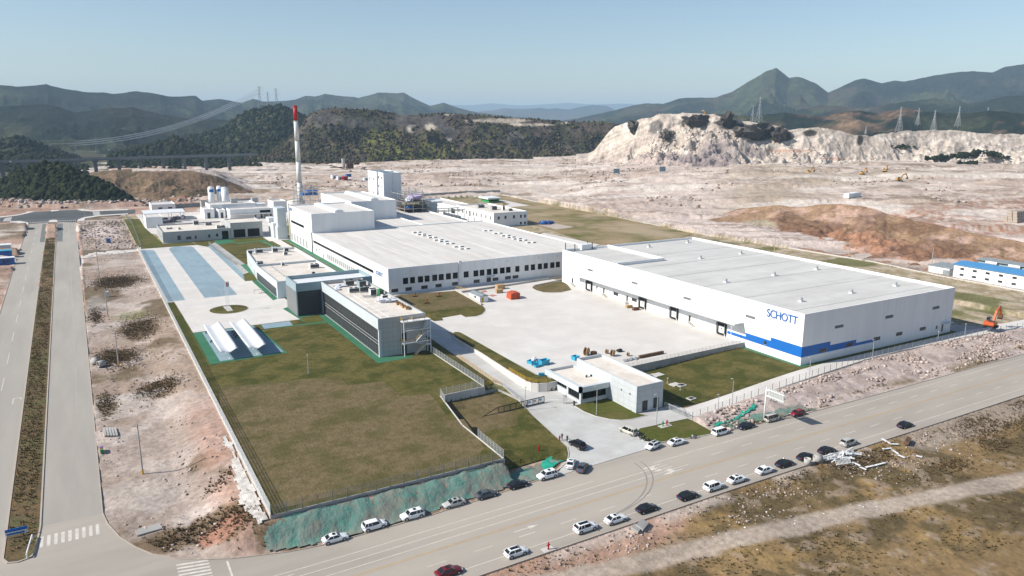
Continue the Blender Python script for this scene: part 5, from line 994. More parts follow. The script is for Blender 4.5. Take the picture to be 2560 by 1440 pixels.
# open shelter with curved roof and the white box under it
sh = empty('curved_shelter', (35.5, 580, 0), 'open sided shelter with curved white sheet roof', 'shelter'); s = MB(); n = 10
prof = [(579+24*i/n, 5.2+1.4*math.sin(R(20+150*i/n))) for i in range(n+1)]; P = [(35.2, y, z) for y, z in prof]+[(62, y, z) for y, z in prof]+[(35.2, y, z-.2) for y, z in prof]+[(62, y, z-.2) for y, z in prof]; k = n+1
s.add(P, [(i, i+1, k+i+1, k+i) for i in range(n)]+[(2*k+i, 3*k+i, 3*k+i+1, 2*k+i+1) for i in range(n)]+[(i, k+i, 3*k+i, 2*k+i) for i in (0, n)]+[(i, 2*k+i, 2*k+i+1, i+1) for i in range(n)]+[(k+i, k+i+1, 3*k+i+1, 3*k+i) for i in range(n)]); s.build('roof', M['whitemetal'], sh)
for x in (36, 44.5, 53, 61.3):
    for y in (580, 602): MB().cyl((x, y, 0), (x, y, 5.5), .15, None, 8).build('post', M['metal'], sh)
simple('water_store', 'white rounded store with shaded front beside the curved shelter', 34.3, 44.2, 545.3, 565, 7.0, par=0.3)
for i in range(9): pass
t = empty('scrap_heap', (52, 572, 0), 'heap of wrapped machine parts under the curved shelter', 'scrap heap'); s = MB()
rs = random.Random(4)
for i in range(26): s.lump((46.5+rs.random()*14, 566+rs.random()*9, .9+rs.random()*1.6), .9+rs.random(), 1, .4, (1.2, 1, .9), rs)
s.build('bundle', island_mat('scrap', (0.03, 0.03, 0.035), (0.3, 0.28, 0.33)), t)
simple('switch_house', 'plain white box with parapet behind the curved shelter', 45.4, 62.3, 644, 667, 5.2, S=[(50, 53, 1.5, 2.8, 'pane'), (57, 60, 1.5, 2.8, 'pane')])
# white annexes right of the hall
r = empty('laboratory_building', (236, 439, 0), 'white two storey block with small square windows and roof plant', 'building')
block(r, 236, 262, 439.5, 497, 0, 9.5, M['white'], M['rooflight'], W=[(y, y+1.5, 4.6, 7.0, 'pane') for y in (443, 450, 457, 463.5, 469, 480, 486, 492)]+[(474, 476, 3.5, 7.4, 'pane')], S=[(239, 240.6, 5.0, 7.0, 'pane'), (244.2, 245.8, 5.1, 7.2, 'pane'), (250.7, 252.3, 5.1, 7.2, 'pane'), (256.2, 257.7, 5.1, 7.2, 'pane'), (259.4, 260.9, 5.1, 7.2, 'pane'), (256.2, 257.7, .6, 2.4, 'pane'), (259.4, 260.9, .6, 2.4, 'pane')], par=.8)
r2 = simple('link_building', 'lower white wing with one dark gate behind the windowed block', 236.4, 252, 497.1, 560, 8.2, W=[(500, 507, 2.5, 6.0, 'dark'), (531, 534, 5, 6.4, 'pane')], par=.8)
simple('rear_gatehouse', 'tiny far gatehouse with flat white slab roof over green cladding', 304.3, 314.5, 575.6, 590, 3.0, 'green', 'roof', par=0.0, S=[(305, 313, 1.2, 2.5, 'bars')])
s = MB(); s.box(302.6, 574, 3.0, 316.2, 592, 4.2); o = s.build('roof_slab', M['whitemetal'], bpy.data.objects['rear_gatehouse'])
# steel rack with wrapped furnace parts by the tower
rk = empty('pipe_rack', (186, 470, 0), 'open steel pipe rack holding wrapped plant beside the tower', 'steel rack')
s = MB()
for x in (186, 192, 199, 205):
    for y in (472, 484, 496): MB().bar((x, y, 0), (x, y, 24 if x < 200 else 21), .35).build('post', M['metal'], rk)
for z in (11.5, 16, 21): 
    for y in (472, 484, 496): s.bar((186, y, z), (205, y, z), .3)
    for x in (186, 192, 199, 205): s.bar((x, 472, z), (x, 496, z), .3)
s.build('beam', M['metal'], rk); s = MB(); s.box(186, 472, 15.5, 205, 496, 15.7); s.box(186, 472, 11, 205, 496, 11.2); s.build('deck', M['rust'], rk); s = MB()
for x in (206.5, 214, 222, 229): s.bar((x, 470, 0), (x, 470, 9.5), .4); s.bar((x, 480, 0), (x, 480, 9.5), .4)
s.bar((206, 470, 9.5), (230, 470, 9.5), .5); s.bar((206, 480, 9.5), (230, 480, 9.5), .5); s.bar((206, 475, 8), (230, 475, 8), .5); s.build('pipe_bridge', M['metal'], rk)
for nm_, x, y, z, sq, m_, lb in (('furnace_part', 196, 478, 18.6, (5.5, 4, 2.2), 'tarpp', 'lilac wrapped plant lying on the upper rack deck'), ('wrapped_crate', 190.5, 476, 16.9, (2.4, 2, 1.6), 'tarpw', 'white wrapped crate at the lilac bundle end on the rack'), ('covered_crate', 191, 475, 12.3, (2.5, 2, 1.1), 'tarpb', 'blue covered crate on the lower rack deck')):
    s = MB(); s.lump((x, y, z), 1, 3, .25, sq); o = s.build(nm_, M[m_]); tag(o, lb, 'crate')
simple('silo_house', 'blue grey shed with white slab roof behind the steel rack', 208, 216, 486, 500, 13, 'fascia', 'white', par=0); s = MB(); s.box(206, 484, 13, 219, 502, 14.2); s.build('roof_slab', M['whitemetal'], bpy.data.objects['silo_house'])
s = MB(); rs = random.Random(8)
for i in range(9): s.lump((272+rs.random()*9, 434+rs.random()*5, .7+.8*rs.random()), 1.4, 2, .4, (1.4, 1, .9), rs)
o = s.build('blue_tarpaulin', M['tarpb']); tag(o, 'crumpled blue tarpaulin heap at the corner of the windowed block', 'tarpaulin')
# chimney and its platforms
cx, cy_ = 130.5, 525
ch = empty('chimney', (cx, cy_, 0), 'tall slim white chimney with a red top', 'chimney')
zs = [0, 14, 28, 42, 56, 69]; rad = lambda z: 1.85-(z/80)*.45
for i, (a, b) in enumerate(zip(zs, zs[1:])): s = MB(); s.cyl((cx, cy_, a), (cx, cy_, b), rad(a), rad(b), 20); s.build('section', M['concrete'] if False else mat('chimney_white', (0.66, 0.66, 0.62), (0.58, 0.58, 0.54), 0.4, 0.6), ch, True); s = MB(); s.cyl((cx, cy_, b-.25), (cx, cy_, b+.1), rad(b)+.2, rad(b)+.2, 20); s.build('ring', M['metal'], ch)
s = MB(); s.cyl((cx, cy_, 69.1), (cx, cy_, 78.4), rad(69), rad(78), 20); s.build('red_top', M['red'], ch, True); s = MB(); s.cyl((cx, cy_, 78), (cx, cy_, 79), rad(78)+.12, rad(78)+.12, 20); s.build('rim', M['red'], ch)
pl = empty('pipe_platform', (118, 505, 0), 'blue and grey pipework platform at the chimney foot', 'platform'); s = MB()
for x in (124, 129, 134.5, 138):
    for y in (507, 515): MB().bar((x, y, 0), (x, y, 25), .3).build('post', M['metal'], pl)
for z in (20, 22.5, 25): s.bar((124, 507, z), (138, 507, z), .25); s.bar((124, 515, z), (138, 515, z), .25); s.bar((124, 507, z), (124, 515, z), .2); s.bar((138, 507, z), (138, 515, z), .2)
s.build('beam', M['metal'], pl); s = MB(); s.box(128, 508, 20.2, 138, 514, 21.6); s.box(131, 508, 22.7, 138, 514, 23.3); s.build('duct', M['tarpb'], pl); s = MB(); s.cyl((127, 523, 0), (127, 523, 15.4), 6.2, 6.2, 32); s.cyl((127, 523, 15.4), (127, 523, 16.2), 6.2, 1, 32); s.build('drum', M['concrete'], pl, True)
s = MB()
for a, b in (((108, 452, 24), (112, 452, 24)), ((112, 452, 20.5), (112, 452, 24.5)), ((124, 452, 20.5), (124, 452, 24)), ((108, 452, 22.5), (126, 452, 22.5)), ((108, 452, 21.2), (108, 452, 24))): s.bar(a, b, .3)
s.build('pipe', M['metal'], pl)
fl = empty('filter_unit', (97, 452, 0), 'grey steel filter tower standing against the high block', 'filter tower'); s = MB(); s.box(98.6, 455, 0, 104.2, 468, 7.5); s.box(99.2, 456, 7.5, 104.2, 467, 18.5); s.build('casing', M['fascia'], fl); s = MB(); s.box(97.6, 462, 0, 99, 475, 9); s.box(96.5, 468, 9, 100, 476, 11.5); s.build('duct', M['whitemetal'], fl)
s = MB(); s.cyl((FX-.25, 447.5, 0), (FX-.25, 447.5, 22), .25, None, 8); s.build('downpipe', M['metal'], fa)
# --- roof plant of the offices
def ac(x, y, z, w_, d, h, lab, m='metal', grp=None, nm_='rooftop_unit'):
    t = empty(nm_, (x, y, z), lab, 'rooftop unit', grp); s = MB(); s.box(x-w_/2, y-d/2, z+.15, x+w_/2, y+d/2, z+h); s.build('casing', M[m], t)
    s = MB(); s.box(x-w_/2+.1, y-d/2-.02, z+.4, x+w_/2-.1, y-d/2-.005, z+h-.15); s.build('grille', M['darklouvre'], t)
    for (fx) in ((-.25, .25) if w_ > 2 else (0,)): MB().cyl((x+fx*w_, y, z+h), (x+fx*w_, y, z+h+.18), min(w_, d)*.3, None, 12).build('fan', M['frame'], t)
    for k in (-1, 1): MB().box(x+k*w_*.4-.06, y-d/2, z, x+k*w_*.4+.06, y+d/2, z+.15).build('foot', M['frame'], t)
    return t
OR = 10.9
for x, y, w_, d, h, lab, m in ((81.0, 262.5, 3.2, 2.4, 2.0, 'shiny steel unit furthest back on the office roof', 'metal'), (84.6, 259.0, 2.6, 3.0, 2.2, 'round topped grey unit by the rear parapet of office roof', 'teal'), (79.0, 251, 3.6, 1.6, 1.6, 'long slatted grey unit mid office roof', 'fascia'), (82.4, 250, 3.4, 1.8, 1.9, 'second slatted grey unit beside the long one', 'metal'), (83.2, 243, 2.2, 2.0, 2.4, 'tall pale unit with green side on office roof', 'whitemetal'), (85.5, 241.5, 1.6, 2.2, 2.2, 'narrow green sided unit by the office parapet', 'green'), (84.8, 236, 2.0, 1.6, 1.5, 'small white unit in front of the green sided one', 'whitemetal')): ac(x, y, OR, w_, d, h, lab, m)
s = MB(); rs = random.Random(3)
for y in (246, 247.2, 248.4): s.path([(79, y-6, OR+.5), (81.5, y-7, OR+.5), (84, y-3, OR+.5)], .12); 
for i in range(10): a = (80+rs.random()*5, 238+rs.random()*10); s.bar((*a, OR), (*a, OR+1.2), .08)
o = s.build('pipe_run', M['metal']); tag(o, 'loose silver pipe run among the units on office roof', 'pipework')
for nm_, x, y, lb, sq in (('tarpaulin', 84.5, 231.5, 'crumpled white and lilac tarpaulin on the office roof middle', (2.6, 1.6, .8)), ('tarpaulin', 82.4, 233.5, 'small white tarpaulin bundle next to the pale roof units', (1.2, 1.2, .8)), ('tarpaulin', 77.2, 262.5, 'dark spotted tarpaulin at far end of the office roof', (2.4, 1.8, .5)), ('tarpaulin', 75.2, 258, 'pale flat tarpaulin near the roof edge of the offices', (1.0, 1.8, .4))):
    s = MB(); s.lump((x, y, OR+sq[2]*.6), 1, 3, .45, sq); o = s.build(nm_, M['tarpw']); tag(o, lb, 'tarpaulin')
for i, (x, y, w_, lb) in enumerate(((86.0, 226.5, 1.5, 'largest plywood box in the row on office roof'), (86.2, 223.8, 1.1, 'second plywood box in the roof row, next to the largest'), (85.9, 221.6, 1.0, 'third plywood box in the roof row, half open'), (86.3, 219.3, 1.4, 'plywood box at the near end of the roof row'))):
    t = empty('plywood_box', (x, y, OR), lb, 'box', 'plywood boxes on the office roof'); s = MB(); s.box(x-w_/2, y-w_/2, OR, x+w_/2, y+w_/2, OR+.9); s.build('body', M['wood'], t); s = MB(); s.obox((x-w_*.2, y-w_*.5, OR+.95), (w_*1.1, w_*.8, .05), .1, .15); s.build('lid', M['darkwood'], t)
s = MB()
for x in (75.2, 77.4): s.box(x, 212, OR+.005, x+.18, 247, OR+.07)
for y in (214, 220, 225, 231): s.box(74, y, OR+.005, 80.4, y+.18, OR+.065)
s.build('roof_kerb', M['whitemetal'], of)
CR = 6.1
for x, y, w_, d, h, lb, m in ((67.6, 376, 2.0, 1.6, 1.8, 'white cube unit at the far corner of canteen roof', 'whitemetal'), (72, 377.5, 3.8, 1.8, 2.2, 'grey slatted air handler on the canteen roof', 'fascia'), (79.5, 376.0, 2.6, 1.6, 2.8, 'white framed unit with black screen on canteen roof', 'whitemetal'), (84.5, 374, 2.0, 1.8, 2.0, 'white unit with hood at the back of canteen roof', 'whitemetal'), (82.0, 365, 1.8, 1.6, 1.6, 'lone white cube vent behind the middle of canteen roof', 'whitemetal'), (74.5, 338, 1.3, 1.2, 1.3, 'small white vent box on the canteen roof centre', 'whitemetal'), (85.3, 326, 4.0, 2.0, 1.9, 'long white unit with side tank by the canteen parapet', 'whitemetal'), (66.2, 346, 2.6, 2.0, 1.3, 'grey lidded unit at the step of the canteen roof', 'fascia'), (81.2, 312, 1.2, 1.0, 1.0, 'dark little roof fan at the near end of canteen roof', 'darkmetal')): ac(x, y, CR, w_, d, h, lb, m)
s = MB(); s.path([(66, 374, CR+2.2), (70, 374, CR+2.4), (78, 374.5, CR+2.4), (86, 373, CR+2.2)], .3); s.path([(70, 374, CR+2.4), (70, 374, CR)], .25); s.path([(86, 373, CR+2.2), (86, 373, CR)], .25); o = s.build('air_duct', M['whitemetal']); tag(o, 'white air duct bridging the units on the canteen roof', 'air duct')
s = MB()
for i in range(8): y = 344-i*4.2; s.box(69.2, y-.3, CR, 69.8, y+.3, CR+.25)
s.bar((69.5, 344, CR+.3), (69.5, 314, CR+.3), .15); o = s.build('cable_tray', M['metal']); tag(o, 'thin cable tray running along the canteen roof', 'cable tray')
for x, y, w_, d, h, lb, m in ((59.5, 503, 3.0, 2.2, 2.4, 'white unit with dark panel on the workshop roof', 'whitemetal'), (66, 497, 3.6, 2, 1.5, 'row of pipes unit behind the workshop garage', 'metal'), (70.5, 480, 5, 3, 1.6, 'broad white hood against the garage wall', 'whitemetal'), (48, 485, 1.6, 1.6, 1.0, 'square white skylight box middle of workshop roof', 'whitemetal'), (43, 490, 3.5, 1.2, .9, 'low white duct at the near end of workshop roof', 'whitemetal')): ac(x, y, 5.7, w_, d, h, lb, m)
for x, y, w_, d, h, lb, m in ((248, 462, 4, 3, 2.6, 'grey chiller in the middle of the windowed block roof', 'metal'), (252.5, 456, 1.8, 1.2, 3.0, 'white stack unit with black face on windowed block', 'whitemetal'), (255, 451, 3, 2, 1.6, 'flat steel unit near the windowed block corner', 'metal'), (246, 478, 5, 3, 2, 'row of pipe manifolds at rear of the windowed block', 'metal')): ac(x, y, 8.7, w_, d, h, lb, m)
# --- retaining walls
def wall(name, pts, zt, zb, lab, m='concrete2', th=.3):
    mb = MB()
    for (a, b) in zip(pts, pts[1:]):
        d = Vector((b[0]-a[0], b[1]-a[1])).normalized(); n = Vector((-d.y, d.x))*th/2; a_ = (a[0]-d.x*th*.45, a[1]-d.y*th*.45); b_ = (b[0]+d.x*th*.45, b[1]+d.y*th*.45)
        za, zb_ = (zt(a), zt(b)) if callable(zt) else (zt, zt); ba, bb = (zb(a), zb(b)) if callable(zb) else (zb, zb)
        P = [(a_[0]+n.x, a_[1]+n.y, ba), (a_[0]-n.x, a_[1]-n.y, ba), (b_[0]-n.x, b_[1]-n.y, bb), (b_[0]+n.x, b_[1]+n.y, bb), (a_[0]+n.x, a_[1]+n.y, za), (a_[0]-n.x, a_[1]-n.y, za), (b_[0]-n.x, b_[1]-n.y, zb_), (b_[0]+n.x, b_[1]+n.y, zb_)]
        mb.add(P, [(0, 1, 2, 3), (7, 6, 5, 4), (0, 4, 5, 1), (1, 5, 6, 2), (2, 6, 7, 3), (3, 7, 4, 0)])
    return tag(mb.build(name, M[m]), lab, 'wall')
wall('retaining_wall', [(108.6, 164.2), (119.7, 164.0), (181, 165.8)], .12, -3.2, 'long concrete retaining wall between yard and front lawn')
cv = [(101.3, 217.5), (101.3, 199), (100.35, 176.5), (100.3, 168.2), (100.9, 166.4), (102.2, 165.0), (104.4, 164.2), (108.4, 164.2)]
wall('retaining_wall', cv, .16, -3.2, 'curved concrete retaining wall of the ramp below yellow railing', 'concrete')
wall('retaining_wall', [(88.45, 206), (88.4, 170.2), (75.2, 169.6), (71.8, 149.6), (71.55, 129.0)], .10, lambda p: -3.4, 'stepped concrete wall holding the big lawn above the sunken lawn', 'concrete')
wall('retaining_wall', [(75.6, 169.9), (92.8, 170.7), (94.2, 162), (93.2, 157)], lambda p: -.25 if p[0] < 90 else -1.6, -3.4, 'low concrete wall along the top of the sunken lawn')
wall('boundary_wall', [(23.45, 129.0), (71.4, 129.0)], .15, -1.6, 'grey base wall under the mesh fence above the teal bank')
wall('boundary_wall', [(23.45, 129.2), (23.45, 457)], .35, -1.6, 'long white base wall of the fence along the side road', 'kerbw')
wall('boundary_wall', [(125.8, 130.4), (143, 132.4), (175, 134.8), (202, 137.6), (220, 138.0), (251, 137.0), (283, 133.6), (300, 132.8)], lambda p: float(zlow(np.array(p[0]), np.array(p[1])))+.12, -3.2, 'low grey wall under the posts beside the fence path')
wall('retaining_wall', GP(0, (1140, 727.5), (1203, 763)), .9, -.2, 'white parapet wall of the small ramp by the brown lawn', 'kerbw')
wall('retaining_wall', GP(0, (1155, 732), (1262, 716), (1345, 703), (1405, 694)), .75, -.2, 'grey kerb wall of the raised walk before the production hall')
wall('retaining_wall', GP(0, (1337, 715), (1405, 701)), .5, -.2, 'short kerb wall behind the island lawn near the docks')
wall('rear_wall', GP(0, (440, 520), (555, 511), (625, 504)), 3.0, -.3, 'grey rear boundary wall behind the curved shelter')
wall('rear_wall', GP(0, (1040, 494), (1165, 486.5), (1250, 483)), 3.2, -.3, 'pale rear boundary wall behind the far lawn')
wall('rear_wall', GP(0, (1345, 470), (1500, 455), (1700, 447)), 2.6, -.3, 'long low grey wall crossing the bare works ground')
wall('boundary_wall', BACKFENCE, .5, -.6, 'pale kerb wall under the long back fence', 'kerbw')
# --- fences: posts, rails and wire, all real
def fence(name, pts, lab, zfun, h=1.9, sp=3.0, wire=.33, rails=5, m='metal', pt=.09, wt=.035, base=0.0):
    P = []
    for a, b in zip(pts, pts[1:]):
        L = math.hypot(b[0]-a[0], b[1]-a[1]); n = max(1, round(L/sp)); P += [(a[0]+(b[0]-a[0])*i/n, a[1]+(b[1]-a[1])*i/n) for i in range(n)]
    P.append(pts[-1]); zz = [zfun(p[0], p[1])+base if callable(zfun) else zfun+base for p in P]
    t = empty(name, (P[0][0], P[0][1], zz[0]), lab, 'fence'); po = None; extra = MB()
    order = sorted(range(len(P)), key=lambda i: P[i][0]**2+P[i][1]**2); keep = set(order[:100])
    for i, (p, z) in enumerate(zip(P, zz)):
        if i in keep:
            if po is None: s = MB(); s.box(p[0]-pt/2, p[1]-pt/2, z-.3, p[0]+pt/2, p[1]+pt/2, z+h+.08); po = s.build('post', M[m], t); p0 = Vector((p[0], p[1], z))
            else: c = po.copy(); link(c); c.parent = t; c.location = Vector((p[0], p[1], z))-p0
        else: extra.box(p[0]-pt/2, p[1]-pt/2, z-.3, p[0]+pt/2, p[1]+pt/2, z+h+.08)
    if extra.v: o = extra.build('post', M[m], t); o['kind'] = 'stuff'
    w_ = MB()
    for a, b, za, zb in zip(P, P[1:], zz, zz[1:]):
        for k in range(rails): q = .08+(h-.12)*k/(rails-1); w_.bar((*a, za+q), (*b, zb+q), wt)
        n = max(1, int(math.hypot(b[0]-a[0], b[1]-a[1])/wire))
        for i in range(1, n): f_ = i/n; x = a[0]+(b[0]-a[0])*f_; y = a[1]+(b[1]-a[1])*f_; z = za+(zb-za)*f_; w_.bar((x, y, z+.06), (x, y, z+h), wt*.8)
    w_.build('wire_mesh', M[m], t); return t
zlw = lambda x, y: float(zlow(np.array(x), np.array(y)))
fence('mesh_fence', [(23.45, 129.0), (71.55, 129.0)], 'grey wire mesh fence above the teal covered bank', .15, sp=2.85, m='postgrey', wt=.04, pt=.13)
fence('mesh_fence', [(23.45, 129.2), (23.45, 455)], 'long white mesh fence between side road verge and works', .35, sp=3.0, wire=.25, m='whitemetal', wt=.05, h=2.0)
fence('mesh_fence', [(71.6, 129.2), (71.8, 141.5)], 'short pale mesh fence on wall beside the entrance lawn', .1, sp=1.6, wire=.2, m='lightframe')
fence('mesh_fence', [(74.2, 164.5), (75.2, 169.6), (88.3, 170.2), (88.45, 205.5)], 'pale green mesh fence on the stepped lawn wall', .1, sp=2.0, wire=.22, m='lightframe')
fence('mesh_fence', [(125.9, 130.4), (143, 132.4), (175, 134.8), (202, 137.6), (220, 138.0), (251, 137.0), (283, 133.6), (300, 132.8)], 'long grey post and wire fence beside the concrete path', zlw, sp=3.0, wire=1.0, rails=4, wt=.018, base=.12, m='postgrey', pt=.11)
fence('mesh_fence', BACKFENCE, 'long back fence below the brown soil mound', .5, sp=5.0, wire=1.2, rails=4, wt=.03, h=2.4, m='postgrey')
fence('mesh_fence', [(59.6, 454), (60.5, 400), (61.6, 383)], 'pale mesh fence between parking and garden lawn', .1, sp=2.5, wire=.4, m='lightframe')
fence('mesh_fence', GP(0, (352, 618), (330, 560), (315, 540)), 'grey mesh fence along the dark side lawn', .1, sp=4, wire=.6)
fence('mesh_fence', GP(0, (1245, 482), (1360, 508), (1500, 535), (1600, 557)), 'thin far fence at the foot of white cut bank', .0, sp=6, wire=2, h=3.0)
def rails(name, pts, lab, z, m='yellowrail', h=1.05, t=.07):
    s = MB(); rail(s, [(p[0], p[1], zlw(*p)+.02 if z is None else (z(p) if callable(z) else z)) for p in pts], h, t, (.33, .66), 1.6); return tag(s.build(name, M[m]), lab, 'railing')
rails('guard_rail', [(100.4, 178), (100.4, 168.2), (101.0, 166.5), (102.3, 165.1), (104.4, 164.3)], 'yellow guard rail on the curved wall above the ramp', .16)
rails('guard_rail', [(94.7, 200), (94.9, 177), (95.6, 173.5)], 'yellow guard rail on the lawn side of the ramp', None)
rails('guard_rail', [(95.4, 172.6), (94.6, 163), (93.4, 157.5)], 'pale guard rail along the lower ramp edge', None, 'lightframe')
rails('guard_rail', [(88.7, 171.2), (92.6, 171.5)], 'short yellow rail at the corner of the lawn wall', -.3)
rails('guard_rail', GP(0, (1141, 726.5), (1168, 733)), 'short yellow rail on the parapet by the brown lawn', .9)
rails('guard_rail', [(126, 164.1), (152, 164.9), (180.3, 165.8)], 'thin pale handrail along the yard edge', .12, 'lightframe', 1.05, .05)
# gates
def sgate(x0, y0, x1, y1, z, h, lab, m='frame', tail=0, board=False):
    t = empty('sliding_gate', (x0, y0, z), lab, 'gate'); d = Vector((x1-x0, y1-y0, 0)); L = d.length; d.normalize(); a = Vector((x0, y0, z)); s = MB()
    for q in (.15, h): s.bar(a+d*0+Vector((0, 0, q)), a+d*L+Vector((0, 0, q)), .16)
    for i in range(int(L/1.6)+1): p = a+d*(L*i/int(L/1.6)); s.bar(p+Vector((0, 0, .15)), p+Vector((0, 0, h)), .12)
    if tail: s.bar(a+Vector((0, 0, h)), a-d*tail+Vector((0, 0, .15)), .14); s.bar(a+Vector((0, 0, .15)), a-d*tail+Vector((0, 0, .15)), .16)
    s.build('frame', M[m], t); s = MB(); n = int(L/.18)
    for i in range(n): p = a+d*(L*(i+.5)/n); s.bar(p+Vector((0, 0, .15)), p+Vector((0, 0, h)), .035)
    s.build('bars', M[m], t)
    if board:
        for i, mm in ((.66, 'cyan'), (.78, 'wood'), (.9, 'cyan')): p = a+d*(L*i); nn = Vector((d.y, -d.x, 0))*.1; s = MB(); c = p+nn+Vector((0, 0, h*.62)); s.obox(c, (1.0, .04, .8), math.atan2(d.y, d.x)); s.build('notice_board', M['whitemetal'], t); s = MB(); s.obox(c+nn*.3+Vector((0, 0, .1)), (.8, .02, .35), math.atan2(d.y, d.x)); s.build('notice', M[mm], t)
    return t
sgate(85.4, 157.0, 99.6, 157.8, zlw(95, 157), 1.7, 'dark sliding main gate with notice boards across the driveway', 'frame', 4.5, True)
sgate(125.0, 139.8, 125.6, 131.2, zlw(126, 135), 1.6, 'grey side gate between gatehouse and fence path', 'metal')
t = empty('turnstile', (105.2, 153.4, zlw(105, 153)), 'steel turnstile and barrier posts at the gatehouse corner', 'turnstile'); z = zlw(105, 153); s = MB()
for k in range(6): a = k*1.047; s.bar((103.9+.45*math.cos(a), 154.6+.45*math.sin(a), z), (103.9+.45*math.cos(a), 154.6+.45*math.sin(a), z+2.2), .09)
s.cyl((103.9, 154.6, z+2.1), (103.9, 154.6, z+2.3), .6); s.build('cage', M['metal'], t); s = MB(); s.box(105.1, 152.0, z, 105.45, 152.4, z+1.3); s.build('post', M['darkmetal'], t); s = MB(); s.bar((103.4, 155, z+1.0), (100.2, 157.5, z+1.0), .07); s.build('arm', M['whitemetal'], t)
# ---------------------------------------------------------------- vehicles
def paint(name, c, rough=.3): return mat(name, c, rough=rough, spec=.5)
PAINT = {'white': paint('car_white', (.78, .79, .80)), 'black': paint('car_black', (.010, .011, .013), .18), 'silver': paint('car_silver', (.42, .42, .40)), 'grey': paint('car_grey', (.075, .085, .095)), 'beige': paint('car_beige', (.50, .48, .42)), 'red': paint('car_red', (.20, .010, .015)), 'maroon': paint('car_dark_red', (.13, .010, .015))}
M['tyre'] = M['black']; M['rim'] = mat('alloy_rim', (.40, .41, .42), rough=.35, metal=.6); M['headlight'] = mat('headlight_lens', (.70, .72, .74), rough=.15); M['taillight'] = mat('tail_lens', (.35, .01, .015), rough=.2); M['plate'] = mat('blue_plate', (.03, .13, .42), rough=.4); M['carglass'] = mat('car_glass', (.010, .012, .014), rough=.07, spec=.6)
TYPES = {   # length, width, height, belt, hood height, tail height, cabin: base front/rear, roof front/rear (x, front positive)
 'sedan': (4.65, 1.80, 1.45, .93, .78, .95, 1.05, -1.75, .35, -1.05), 'suv': (4.60, 1.86, 1.68, 1.05, .98, 1.12, 1.15, -2.18, .55, -1.75), 'hatch': (4.25, 1.79, 1.47, .95, .82, 1.0, 1.10, -2.02, .40, -1.45), 'mpv': (4.75, 1.83, 1.75, 1.02, .92, 1.08, 1.60, -2.25, .85, -2.0), 'van': (4.10, 1.65, 1.88, 1.0, .95, 1.05, 1.85, -2.0, 1.35, -1.92)}
